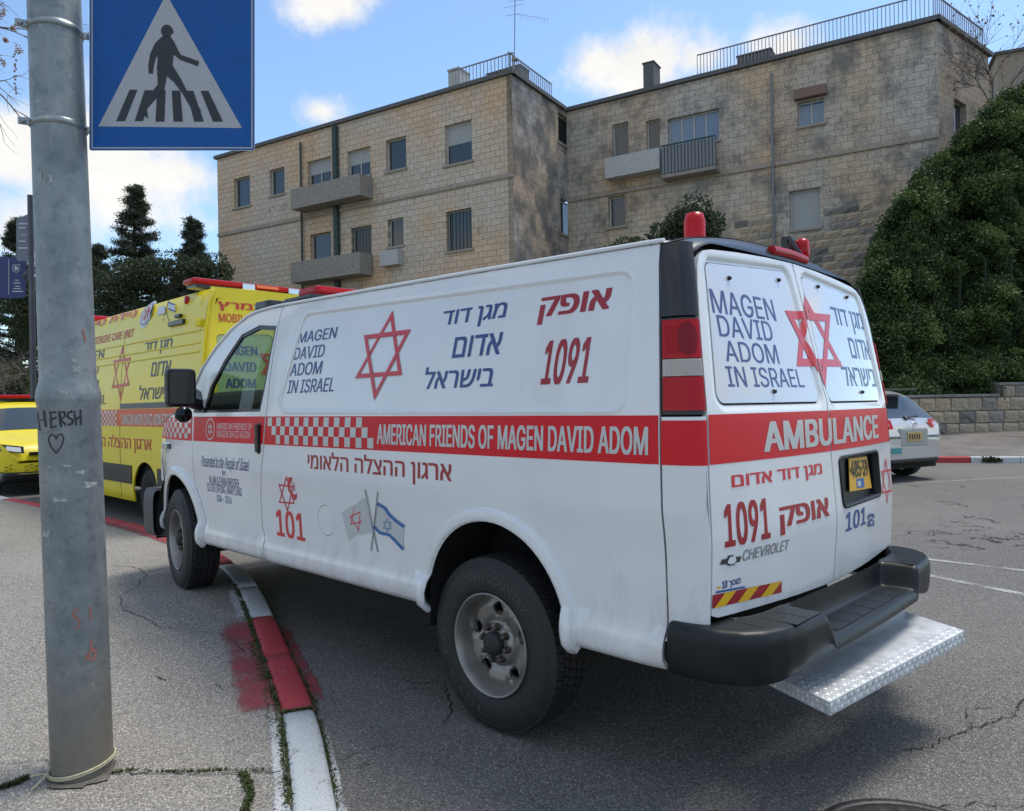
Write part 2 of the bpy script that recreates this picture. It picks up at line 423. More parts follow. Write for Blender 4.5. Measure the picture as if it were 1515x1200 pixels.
# ================================================================== GROUND
def asphalt(name, base=(.085, .085, .088), light=(.30, .29, .27), dens=.5, scale=95, crack=.0, patchy=.25, rough=.85, bumpd=.004):
    m = bpy.data.materials.new(name); m.use_nodes = True; MATS[name] = m; nt = m.node_tree; N = nt.nodes; L = nt.links; b = N['Principled BSDF']
    tc = N.new('ShaderNodeTexCoord'); mpo = N.new('ShaderNodeMapping'); mpo.inputs['Location'].default_value = (.13, .27, .371); L.new(tc.outputs['Object'], mpo.inputs[0]); O = mpo.outputs[0]
    def tex(kind, **k):
        n = N.new(kind)
        for a, v in k.items():
            if a in n.inputs: n.inputs[a].default_value = v
            else: setattr(n, a, v)
        return n
    def rng(v, a, b_, c=0., d=1.):
        r = N.new('ShaderNodeMapRange'); L.new(v, r.inputs['Value'])
        for k, q in zip(('From Min', 'From Max', 'To Min', 'To Max'), (a, b_, c, d)): r.inputs[k].default_value = q
        return r.outputs[0]
    def mixc(f, a, b_, bt='MIX'):
        x = N.new('ShaderNodeMixRGB'); x.blend_type = bt
        for i, q in enumerate((f, a, b_)):
            if hasattr(q, 'is_output'): L.new(q, x.inputs[i])
            else: x.inputs[i].default_value = q if i == 0 else (*q, 1)
        return x.outputs[0]
    v1 = tex('ShaderNodeTexVoronoi', Scale=scale); L.new(O, v1.inputs['Vector'])
    v2 = tex('ShaderNodeTexVoronoi', Scale=scale * 2.3); L.new(O, v2.inputs['Vector'])
    n1 = tex('ShaderNodeTexNoise', Scale=.9, Detail=6.); L.new(O, n1.inputs['Vector'])
    n2 = tex('ShaderNodeTexNoise', Scale=scale * 1.4, Detail=4.); L.new(O, n2.inputs['Vector'])
    sep = N.new('ShaderNodeSeparateColor'); L.new(v1.outputs['Color'], sep.inputs[0])
    sep2 = N.new('ShaderNodeSeparateColor'); L.new(v2.outputs['Color'], sep2.inputs[0])
    stone = rng(v1.outputs['Distance'], .42, .28)
    lightm = rng(sep.outputs[0], 1 - dens, 1 - dens + .08)
    mul = N.new('ShaderNodeMath'); mul.operation = 'MULTIPLY'; L.new(stone, mul.inputs[0]); L.new(lightm, mul.inputs[1])
    stcol = mixc(sep.outputs[1], tuple(c * .55 for c in light), light)
    fine = mixc(rng(sep2.outputs[0], .2, .9), tuple(c * .55 for c in base), tuple(min(1, c * 1.7) for c in base))
    col = mixc(mul.outputs[0], fine, stcol)
    col = mixc(rng(n1.outputs['Fac'], .35, .65, 0, patchy), col, tuple(c * .55 for c in base))
    n3 = tex('ShaderNodeTexNoise', Scale=.28, Detail=8., Roughness=.7); L.new(O, n3.inputs['Vector'])
    col = mixc(rng(n3.outputs['Fac'], .42, .66, 0, .16), col, tuple(min(1, c * .75) for c in light))
    h = rng(v1.outputs['Distance'], .5, .1)
    if crack:
        nd = tex('ShaderNodeTexNoise', Scale=3.0, Detail=5.); L.new(O, nd.inputs['Vector'])
        ad = N.new('ShaderNodeMixRGB'); ad.blend_type = 'ADD'; ad.inputs[0].default_value = .35; L.new(O, ad.inputs[1]); L.new(nd.outputs['Color'], ad.inputs[2])
        vc_ = tex('ShaderNodeTexVoronoi', feature='DISTANCE_TO_EDGE', Scale=crack); L.new(ad.outputs[0], vc_.inputs['Vector'])
        nm = tex('ShaderNodeTexNoise', Scale=.75, Detail=3.); L.new(O, nm.inputs['Vector'])
        cr = rng(vc_.outputs['Distance'], .012, .002); gate = rng(nm.outputs['Fac'], .60, .66)
        mm = N.new('ShaderNodeMath'); mm.operation = 'MULTIPLY'; L.new(cr, mm.inputs[0]); L.new(gate, mm.inputs[1])
        col = mixc(mm.outputs[0], col, (.015, .015, .015))
        sb = N.new('ShaderNodeMath'); sb.operation = 'SUBTRACT'; L.new(h, sb.inputs[0]); m3 = N.new('ShaderNodeMath'); m3.operation = 'MULTIPLY'; m3.inputs[1].default_value = 3; L.new(mm.outputs[0], m3.inputs[0]); L.new(m3.outputs[0], sb.inputs[1]); h = sb.outputs[0]
    L.new(col, b.inputs['Base Color']); b.inputs['Roughness'].default_value = rough; b.inputs['Specular IOR Level'].default_value = .35
    bp = N.new('ShaderNodeBump'); bp.inputs['Strength'].default_value = .9; bp.inputs['Distance'].default_value = bumpd
    ad2 = N.new('ShaderNodeMath'); ad2.operation = 'MULTIPLY_ADD'; L.new(n2.outputs['Fac'], ad2.inputs[0]); ad2.inputs[1].default_value = .8; L.new(h, ad2.inputs[2])
    L.new(ad2.outputs[0], bp.inputs['Height']); L.new(bp.outputs[0], b.inputs['Normal'])
    return m
road_m = asphalt('road_asphalt', base=(.124, .119, .111), light=(.48, .45, .40), dens=.40, scale=92, crack=1.3, patchy=.14)
pave_m = asphalt('pavement_asphalt', base=(.200, .188, .170), light=(.72, .67, .59), dens=.50, scale=88, crack=0, patchy=.12)
def structure(o): o['kind'] = 'structure'; return o
# far ground: one sheet to the horizon, the road a few mm above it
structure(MB().add([(-900, -900, -.30), (900, -900, -.30), (900, 900, -.30), (-900, 900, -.30)], [(0, 1, 2, 3)]).build('ground', mat('dry_soil', (.16, .14, .10), .95, noise=.4, nscale=.5)))
structure(MB().grid(lambda u, v: Vector((-60 + 150 * u, -60 + 100 * v, 0)), 75, 50, smooth=False).build('road', road_m))
# kerb line, near side (inner edge of the kerb stones), from behind the camera to far ahead
def zp(x): return .030 + .070 * smooth01((x - .9) / 2.5)
KL = table([-6, -3, -1, -.05, .80, 2.29, 3.39, 4.6, 6.08, 7.5, 9.5, 11.6, 16, 30, 60], [4.9, 3.45, 2.42, 1.925, 1.50, .925, .53, .26, .136, .165, .30, .47, .8, 2.0, 4.5], .25, 3000)
def kn(x): d = (KL(x + .05) - KL(x - .05)) / .1; return Vector((d, -1, 0)).normalized()    # towards the road
KW = .152
# pavement surface
mb = MB(); xs = list(np.arange(-6, 16, .25)) + list(np.arange(16, 60.1, 2.0)); vs = []
for x in xs:
    y0 = KL(x) 
    for k, dy in enumerate((0, .4, 1.2, 3, 8, 40)): vs.append((x, y0 + dy, zp(x) - (.004 if k == 0 else 0)))
mb.add(vs, [(i * 6 + k, (i + 1) * 6 + k, (i + 1) * 6 + k + 1, i * 6 + k + 1) for i in range(len(xs) - 1) for k in range(5)], True)
pav = structure(mb.build('pavement', pave_m))
# kerb stones
kerb = empty('kerb', (0, 0, 0)); kerb['kind'] = 'structure'
def paint(name, color, wear=.45, under=(.32, .31, .29), nscale=14):
    m = bpy.data.materials.new(name); m.use_nodes = True; MATS[name] = m; nt = m.node_tree; N = nt.nodes; L = nt.links; b = N['Principled BSDF']
    tc = N.new('ShaderNodeTexCoord'); n = N.new('ShaderNodeTexNoise'); n.inputs['Scale'].default_value = nscale; n.inputs['Detail'].default_value = 9; n.inputs['Roughness'].default_value = .72; L.new(tc.outputs['Object'], n.inputs['Vector'])
    n2 = N.new('ShaderNodeTexNoise'); n2.inputs['Scale'].default_value = 150; n2.inputs['Detail'].default_value = 3; L.new(tc.outputs['Object'], n2.inputs['Vector'])
    r = N.new('ShaderNodeMapRange'); r.inputs['From Min'].default_value = .66 - wear * .2; r.inputs['From Max'].default_value = .70 - wear * .1; L.new(n.outputs['Fac'], r.inputs['Value'])
    r3 = N.new('ShaderNodeMapRange'); r3.inputs['From Min'].default_value = .35; r3.inputs['From Max'].default_value = .6; r3.inputs['To Min'].default_value = .72; r3.inputs['To Max'].default_value = 1.08; L.new(n2.outputs['Fac'], r3.inputs['Value'])
    mx = N.new('ShaderNodeMixRGB'); L.new(r.outputs[0], mx.inputs[0]); mx.inputs[1].default_value = (*color, 1); mx.inputs[2].default_value = (*under, 1)
    mu = N.new('ShaderNodeMixRGB'); mu.blend_type = 'MULTIPLY'; mu.inputs[0].default_value = 1; L.new(mx.outputs[0], mu.inputs[1]); L.new(r3.outputs[0], mu.inputs[2])
    L.new(mu.outputs[0], b.inputs['Base Color']); b.inputs['Roughness'].default_value = .7
    bp = N.new('ShaderNodeBump'); bp.inputs['Strength'].default_value = .6; bp.inputs['Distance'].default_value = .004; L.new(n2.outputs['Fac'], bp.inputs['Height']); L.new(bp.outputs[0], b.inputs['Normal'])
    return m
kw_m = paint('kerb_white_paint', (.50, .535, .55), .5); kr_m = paint('kerb_red_paint', (.40, .035, .045), .35, under=(.36, .12, .11))
def kerb_stone(x0, x1, m, top_over=0.0):
    g = .006; n = 6; mb = MB(); vs = []; rnd = random.Random(int(x0 * 1000))
    jz = rnd.uniform(-.003, .003)
    prof = [(0, -.12), (0, -.008), (.006, .006), (.03, .012), (KW - .03, .011), (KW - .012, .004), (KW - .002, -.014), (KW, -.12)]
    for i in range(n + 1):
        x = x0 + g + (x1 - x0 - 2 * g) * i / n; e = .008 if i in (0, n) else 0
        nn = kn(x); b0 = Vector((x, KL(x), 0)) 
        for (d, z) in prof: vs.append(b0 + nn * d + Vector((0, 0, zp(x) + z - e * (1 if z > -.05 else 0) + jz + rnd.uniform(-.0012, .0012))))
    q = len(prof); mb.add(vs, [(i * q + k, i * q + k + 1, (i + 1) * q + k + 1, (i + 1) * q + k) for i in range(n) for k in range(q - 1)] + [tuple(range(q)), tuple(range(n * q, n * q + q))[::-1]], True)
    return mb.build('kerb_stone', m, kerb, recalc=True)
bounds = [(-5.2, 0), (-4.2, 0), (-3.2, 1), (-2.2, 1), (-1.2, 0), (-.25, 0), (.77, 1), (1.55, 1), (2.25, 0), (3.0, 0), (3.9, 1), (4.7, 1), (5.5, 1), (6.3, 1), (7.2, 1), (8.1, 0), (9.0, 0), (9.9, 1), (10.8, 1), (11.5, 0), (12.4, 0), (13.3, 1), (14.3, 1), (15.3, 0), (16.3, 0), (17.3, 0)]
for i in range(len(bounds) - 1): kerb_stone(bounds[i][0], bounds[i + 1][0], kr_m if bounds[i][1] else kw_m)
# paint overspill on the pavement and road beside the kerb (thin worn sheets)
def worn(name, color, cover=.5, roughbase=.85):
    m = bpy.data.materials.new(name); m.use_nodes = True; nt = m.node_tree; N = nt.nodes; L = nt.links; b = N['Principled BSDF']; out = N['Material Output']
    b.inputs['Base Color'].default_value = (*color, 1); b.inputs['Roughness'].default_value = roughbase
    tc = N.new('ShaderNodeTexCoord'); n = N.new('ShaderNodeTexNoise'); n.inputs['Scale'].default_value = 85; n.inputs['Detail'].default_value = 5; n.inputs['Roughness'].default_value = .75; L.new(tc.outputs['Object'], n.inputs['Vector'])
    n2 = N.new('ShaderNodeTexNoise'); n2.inputs['Scale'].default_value = 5; n2.inputs['Detail'].default_value = 5; L.new(tc.outputs['Object'], n2.inputs['Vector'])
    uv = N.new('ShaderNodeAttribute'); uv.attribute_name = 'edge'
    s1 = N.new('ShaderNodeMath'); s1.operation = 'MULTIPLY_ADD'; L.new(n2.outputs['Fac'], s1.inputs[0]); s1.inputs[1].default_value = .5; L.new(n.outputs['Fac'], s1.inputs[2])
    s2 = N.new('ShaderNodeMath'); s2.operation = 'ADD'; L.new(s1.outputs[0], s2.inputs[0]); L.new(uv.outputs['Fac'], s2.inputs[1])
    r = N.new('ShaderNodeMapRange'); r.inputs['From Min'].default_value = 1.55 - cover; r.inputs['From Max'].default_value = 1.75 - cover; L.new(s2.outputs[0], r.inputs['Value'])
    t = N.new('ShaderNodeBsdfTransparent'); mx = N.new('ShaderNodeMixShader'); L.new(r.outputs[0], mx.inputs[0]); L.new(t.outputs[0], mx.inputs[1]); L.new(b.outputs[0], mx.inputs[2]); L.new(mx.outputs[0], out.inputs[0])
    return m
redw = worn('worn_red_paint', (.27, .045, .055), .50); whitew = worn('worn_white_paint', (.48, .50, .50), .50)
def overspill(x0, x1, d0, d1, m, zoff, base=None):
    mb = MB(); n = 16; q = 6; vs = []; ed = []
    for i in range(n + 1):
        x = x0 + (x1 - x0) * i / n; nn = kn(x); b0 = Vector((x, KL(x), 0))
        for k in range(q + 1):
            f = k / q; d = d0 + (d1 - d0) * f
            z = (zp(x) if d < 0 else 0) + zoff
            vs.append(b0 + nn * d + Vector((0, 0, z))); e = min(1, 4 * (1 - f)) * min(1, 6 * min(i, n - i) / n + .55); ed.append(.45 * e)
    mb.add(vs, [(i * (q + 1) + k, i * (q + 1) + k + 1, (i + 1) * (q + 1) + k + 1, (i + 1) * (q + 1) + k) for i in range(n) for k in range(q)])
    o = mb.build('paint_overspill', m, kerb); a = o.data.attributes.new('edge', 'FLOAT', 'POINT'); a.data.foreach_set('value', ed)
    return o
overspill(.80, 2.24, -.008, -.23, redw, .004); overspill(.85, 2.24, KW + .004, KW + .09, redw, .004)
overspill(-1.2, .78, -.008, -.075, whitew, .004); overspill(-1.2, .6, KW + .004, KW + .045, whitew, .004); overspill(2.26, 3.0, -.008, -.10, whitew, .004)
overspill(5.2, 8.1, -.008, -.14, redw, .004)
# moss and weeds in the joints
moss = mat('moss', (.060, .080, .022), .95, noise=.5, nscale=60); mossb = mat('dry_moss', (.11, .10, .04), .95, noise=.5, nscale=60)
def weeds(path, dens, w, h, m, name='moss', zf=None, gap=.5):
    """tiny blades and clumps along a joint"""
    mb = MB(); rnd = random.Random(len(path) * 31 + int(path[0][0] * 100))
    for i in range(len(path) - 1):
        a, b = Vector(path[i]), Vector(path[i + 1]); L_ = (b - a).length; k = int(L_ * dens)
        if rnd.random() < gap * .5: k = k // 4
        for _ in range(k):
            f = rnd.random(); p = a.lerp(b, f) + Vector((rnd.gauss(0, w), rnd.gauss(0, w), 0)); p.z += .002
            for _b in range(2):
                an = rnd.uniform(0, 2 * PI); d = Vector((math.cos(an), math.sin(an), 0)); s_ = h * rnd.uniform(.4, 1.2)
                t = d * s_ * rnd.uniform(.3, 1) + Vector((0, 0, s_ * rnd.uniform(.3, 1))); o_ = Vector((-d.y, d.x, 0)) * s_ * .35
                mb.add([p - o_, p + o_, p + t + o_ * .4, p + t - o_ * .3], [(0, 1, 2, 3)])
    o = mb.build(name, m); tag(o, kind='stuff'); o['label'] = {'moss': 'green moss growing in the joints beside the kerb stones', 'dry_moss': 'brownish moss in the pavement joint beside the kerb', 'weeds': 'low green weeds along the pavement cracks'}[name]; o['category'] = 'moss' if 'moss' in name else 'weeds'
    return o
kp = lambda x, d, dz=0: tuple(Vector((x, KL(x), zp(x) + dz)) + kn(x) * d)
weeds([kp(x, -.012) for x in np.arange(-.6, 3.2, .12)], 950, .009, .011, moss)
weeds([kp(x, KW + .004, -zp(x) + .002) for x in np.arange(-.6, 2.9, .10)], 420, .008, .012, moss)
weeds([kp(.77, d) for d in np.linspace(0, KW, 4)] , 1500, .006, .014, mossb, 'dry_moss', gap=0)
weeds([kp(x, -.03) for x in np.arange(1.0, 1.9, .10)], 900, .016, .010, mossb, 'dry_moss')
gz = lambda px, py, dz=.0: tuple(on(px, py, 2, .03) + Vector((0, 0, dz)))
weeds([gz(*p) for p in ((0, 1167), (20, 1162), (40, 1152))], 3000, .006, .014, moss, gap=0)
weeds([gz(*p) for p in ((165, 1144), (200, 1139), (212, 1139), (240, 1142), (290, 1142), (330, 1140), (375, 1140), (415, 1138))], 600, .004, .010, moss, gap=.8)
weeds([gz(*p) for p in ((358, 1143), (368, 1165), (372, 1180), (362, 1200), (360, 1225))], 1600, .008, .012, moss, gap=.2)
weeds([gz(*p) for p in ((190, 918), (178, 914), (182, 900), (195, 885))], 900, .006, .010, moss, gap=.2)
# thin open cracks in the pavement
crk = mat('crack_shadow', (.02, .02, .018), .95)
def crack(px, w=.004, name='crack', z=.0355, jit=.006, parent=pav):
    P = [on(a, b, 2, z) for a, b in px]; Q = []
    rnd = random.Random(int(px[0][0]))
    for i in range(len(P) - 1):
        n_ = max(1, int((P[i + 1] - P[i]).length / .02))
        for k in range(n_): Q.append(P[i].lerp(P[i + 1], k / n_) + Vector((rnd.gauss(0, jit), rnd.gauss(0, jit), 0)))
    Q.append(P[-1]); vs = []
    for i, p in enumerate(Q):
        t = (Q[min(i + 1, len(Q) - 1)] - Q[max(0, i - 1)]).normalized(); o_ = Vector((-t.y, t.x, 0)) * w * rnd.uniform(.2, 1) / 2
        vs += [p + o_, p - o_]
    for v in vs: v.z = zp(v.x) + .0045 if parent is pav else .0045
    MB().add(vs, [(2 * i, 2 * i + 1, 2 * i + 3, 2 * i + 2) for i in range(len(Q) - 1)]).build(name, crk, parent)
crack([(0, 1130), (60, 1125), (110, 1140)], .005); crack([(165, 1144), (240, 1143), (300, 1144), (375, 1141), (415, 1140)], .010)
crack([(190, 918), (240, 938), (280, 942), (330, 944), (350, 960), (362, 968)], .007, jit=.009); crack([(190, 918), (176, 908), (185, 890), (205, 880), (215, 862), (200, 850), (165, 848)], .008, jit=.011)
crack([(362, 1143), (366, 1170), (360, 1200)], .01); crack([(392, 1030), (398, 1060), (405, 1075)], .008); crack([(370, 965), (395, 980), (402, 975)], .006)
crack([(230, 1005), (245, 1010)], .008); crack([(318, 1012), (335, 1022)], .006)
road_o = bpy.data.objects['road']
crack([(1330, 1110), (1375, 1105), (1440, 1078), (1500, 1060), (1515, 1035)], .010, z=0, parent=road_o, jit=.008); crack([(1440, 1078), (1425, 1050), (1470, 1048)], .007, z=0, parent=road_o, jit=.008)
crack([(1515, 1195), (1450, 1190), (1390, 1195)], .008, z=0, parent=road_o)
for i in range(26):
    rnd = random.Random(i); px = rnd.uniform(1345, 1515); py = rnd.uniform(735, 812); L_ = rnd.uniform(15, 45)
    crack([(px, py), (px + L_ * .5, py + rnd.uniform(-2, 4)), (px + L_, py + rnd.uniform(0, 8))], .02 * rnd.uniform(.5, 1.2), z=0, parent=road_o, jit=.03)
# white road lines
lw = worn('road_line_paint', (.46, .46, .44), .44)
def line(pts, w, x_=None):
    P = [on(a, b, 2, 0) for a, b in pts]; vs = []; ed = []
    P = [P[0].lerp(P[-1], i / 12) for i in range(13)] if len(P) == 2 else P
    for i, p in enumerate(P):
        t = (P[min(i + 1, len(P) - 1)] - P[max(0, i - 1)]).normalized(); o_ = Vector((-t.y, t.x, 0)) * w / 2
        for k in range(5): q = p + o_ * (1 - k / 2); vs.append((q.x, q.y, .004)); ed.append(.45 if 0 < k < 4 else .12)
    o = MB().add(vs, [(i * 5 + k, i * 5 + k + 1, (i + 1) * 5 + k + 1, (i + 1) * 5 + k) for i in range(len(P) - 1) for k in range(4)]).build('painted_line', lw, road_o)
    a = o.data.attributes.new('edge', 'FLOAT', 'POINT'); a.data.foreach_set('value', ed)
line([(1290, 835), (1560, 889)], .13); line([(1290, 818), (1560, 850)], .11); line([(1330, 716), (1560, 703)], .12)
# dark worn patch with faint line near the far kerb is left to the asphalt
# manhole near the camera
mc = Vector((-1.70, .66, 0))
iron = mat('cast_iron', (.06, .06, .062), .5, metal=.6, noise=.3, nscale=20, bump=.3, bscale=60)
mh = empty('manhole_cover', mc, 0, 'round iron manhole cover in the asphalt at the bottom edge', 'manhole cover')
MB().lathe([(.33, .0), (.33, .007), (.305, .008), (.30, .003)], 48).build('frame', iron, mh); c_ = MB().lathe([(.0001, .006), (.29, .006), (.295, .003)], 48).build('cover', iron, mh, recalc=True)
mb = MB()
for i in range(-6, 7):
    for j in range(-6, 7):
        if math.hypot(i, j) < 6.3: mb.box((i * .043 - .014, j * .043 - .014, .0062), (i * .043 + .014, j * .043 + .014, .0105))
o = mb.build('cover_studs', iron, mh); o['kind'] = 'stuff'
# far pavement beyond the road, rising to the stone wall
# ================================================================== FAR PAVEMENT, STONE WALL, BUILDING
K1 = Vector((2.43, -15.27, 0)); KE = (Vector((1.02, -16.17, 0)) - K1).normalized(); KN = Vector((-KE.y, KE.x, 0))
if KN.dot(FWD) < 0: KN = -KN
farp = mat('far_pavement', (.17, .155, .14), .9, noise=.45, nscale=1.5, bump=.3, bscale=40)
mb = MB(); vs = []
for i in range(31):
    s_ = -22 + i * 1.0
    for d, z in ((.15, .135), (1.5, .22), (3.2, .38), (4.6, .50), (6.5, .55)): p = K1 + KE * s_ + KN * d; vs.append((p.x, p.y, z))
structure(mb.add(vs, [(i * 5 + k, (i + 1) * 5 + k, (i + 1) * 5 + k + 1, i * 5 + k + 1) for i in range(30) for k in range(4)], True).build('far_pavement', farp))
fk = empty('far_kerb'); fk['kind'] = 'structure'
S0 = 0
def fkx(px): return (on(px, 685, 2, 0) - K1).dot(KE)
cuts = []
a0 = fkx(1437); 
for k in range(-16, 7):
    x0 = a0 + k * .98; red = (k // 2) % 2 == 1 if k < 0 else (k // 3) % 2 == 1
    if k in (-1, -2): red = True
    p = K1 + KE * x0; q = K1 + KE * (x0 + .965); o_ = []
    mb = MB(); vs = []
    for P in (p, q):
        for d, z in ((0, -.05), (0, .115), (.02, .135), (.15, .137), (.15, -.05)): w_ = P + KN * d; vs.append((w_.x, w_.y, z))
    mb.add(vs, [(0, 1, 6, 5), (1, 2, 7, 6), (2, 3, 8, 7), (3, 4, 9, 8), (0, 4, 3, 2, 1), (5, 6, 7, 8, 9)]).build('kerb_stone', kr_m if red else kw_m, fk, recalc=True)
# weeds at the far kerb
weeds([tuple(K1 + KE * (fkx(1467) + t) + Vector((0, 0, .02))) for t in (-.1, .1)], 500, .04, .12, moss, 'weeds', gap=0)

# ---- stone retaining wall on the right
stone_v = []
def stone_mat(name, c1, c2, dk, sc=3):
    m = mat(name, c1, .85, noise=.4, nscale=sc, dark=dk, bump=.5, bscale=18); return m
stm = [stone_mat('wall_stone_%s' % n, c, c, d) for n, c, d in (('cream', (.40, .34, .26), (.20, .165, .12)), ('grey', (.30, .275, .24), (.12, .11, .095)), ('tan', (.44, .36, .25), (.24, .19, .13)), ('sooty', (.20, .185, .165), (.08, .075, .068)))]
def block_mesh(seed, rough=.034, n=3):
    """unit block 1 x 1 (x,z), front face at y=0 pillowed and chipped, depth .2"""
    r = random.Random(seed); vs = []; m_ = n + 1
    for j in range(m_):
        for i in range(m_):
            e = (i in (0, n)) + (j in (0, n)); x = i / n; z = j / n
            vs.append((x + (r.uniform(-.02, .02) if 0 < i < n else r.uniform(0, .015) * (1 if i == 0 else -1)), (-.012 if e else r.uniform(0, rough * 1.6)), z + (r.uniform(-.03, .03) if 0 < j < n else r.uniform(0, .03) * (1 if j == 0 else -1))))
    b = [(0.0, -.2, 0), (1, -.2, 0), (1, -.2, 1), (0, -.2, 1)]; k = len(vs); vs += b
    fs_ = [(j * m_ + i, j * m_ + i + 1, (j + 1) * m_ + i + 1, (j + 1) * m_ + i) for j in range(n) for i in range(n)]
    fs_ += [tuple([k, k + 1] + [i for i in range(n, -1, -1)]), tuple([k + 2, k + 3] + [n * m_ + i for i in range(m_)]), tuple([k + 3, k] + [j * m_ for j in range(m_)]), tuple([k + 1, k + 2] + [j * m_ + n for j in range(n, -1, -1)])]
    me = mesh('stone', vs, fs_); bm = bmesh.new(); bm.from_mesh(me); bmesh.ops.recalc_face_normals(bm, faces=bm.faces); bm.to_mesh(me); bm.free(); return me
BL = {}
for mi_, m_ in enumerate(stm):
    for s_ in range(4):
        me = block_mesh(mi_ * 10 + s_); me.materials.append(m_); BL[(mi_, s_)] = me
def place_block(parent, x, z, w, h, r, name='stone', y=0, weights=(6, 3, 4, 1)):
    me = BL[(r.choices(range(4), weights)[0], r.randrange(4))]; o = bpy.data.objects.new(name, me); COL.objects.link(o); o.parent = parent; o.location = (x, y + r.uniform(-.008, .01), z); o.scale = (w, 1, h); return o
def frame_to(o, origin, xdir, face):
    """object frame: X along xdir, Y towards the face normal, Z up"""
    z = Vector((0, 0, 1)); x = Vector((xdir.x, xdir.y, 0)).normalized(); y = z.cross(x)
    o.matrix_world = Matrix(((x.x, y.x, 0, origin.x), (x.y, y.y, 0, origin.y), (0, 0, 1, origin.z), (0, 0, 0, 1))); return y
WA = at(1270, 600, 19.9); WB = at(1600, 600, 21.2); WA.z = WB.z = 0
wd = (WA - WB).normalized()       # local X runs to the picture's left so that Y (z cross x) faces the camera
wall = empty('stone_wall', label='low retaining wall of rough stone blocks with grey coping below the hedge', cat='wall'); yn = frame_to(wall, WB, wd, None)
if yn.dot(FWD) > 0:
    wd = -wd; yn = frame_to(wall, WA, wd, None); worg = WA
else: worg = WB
def wall_x(px):
    d = ray(px, 600); d.z = 0; # intersect in plan
    n = Vector((-wd.y, wd.x, 0)); t = (worg - CAM).dot(n) / d.dot(n); return (CAM + d * t - worg).dot(wd), t
def wz(px, py): x, t = wall_x(px); return (CAM + ray(px, py) * t).z
Lw = (WA - WB).length; r = random.Random(4)
x_step = wall_x(1478)[0]; top_l = wz(1400, 584); top_r = wz(1500, 566)
print('wall tops', top_l, top_r, 'xstep', x_step, 'L', Lw, wd)
left_is_pos = wall_x(1300)[0] > wall_x(1500)[0]
zc = .42; hs = [.33, .34, .35]
MB().box((-.5, -.32, .2), (Lw + .5, -.05, top_l - .06)).build('wall_core', stm[3], wall)
zz = zc
for ci, h in enumerate(hs + [.34]):
    x = -.4 - r.uniform(0, .3)
    while x < Lw + .3:
        w = r.uniform(.38, .58); high = (x + w / 2 < x_step) == left_is_pos
        if ci < 3:
            hh = h if ci < 2 else (top_l - .07 - zz)
            place_block(wall, x, zz, w - .020, hh - .020, r)
        elif high: place_block(wall, x, top_l - .07, w - .012, top_r - top_l - .0, r)
        x += w
    zz += h
for (xa_, xb_, zt) in ((x_step, Lw + .5, top_l), (-.5, x_step, top_r)):
    x = xa_
    while x < xb_ - .05:
        w = min(r.uniform(.75, 1.1), xb_ - x); MB().box((x + .004, -.36, zt - .065), (x + w - .004, .055, zt + r.uniform(0, .006)), .008).build('coping_stone', mat('coping_grey', (.22, .215, .21), .8, noise=.35, nscale=5, bump=.3, bscale=30), wall); x += w
MB().box((-.5, -.32, top_l - .05), (x_step, -.06, top_r - .065)).build('wall_core', stm[3], wall)

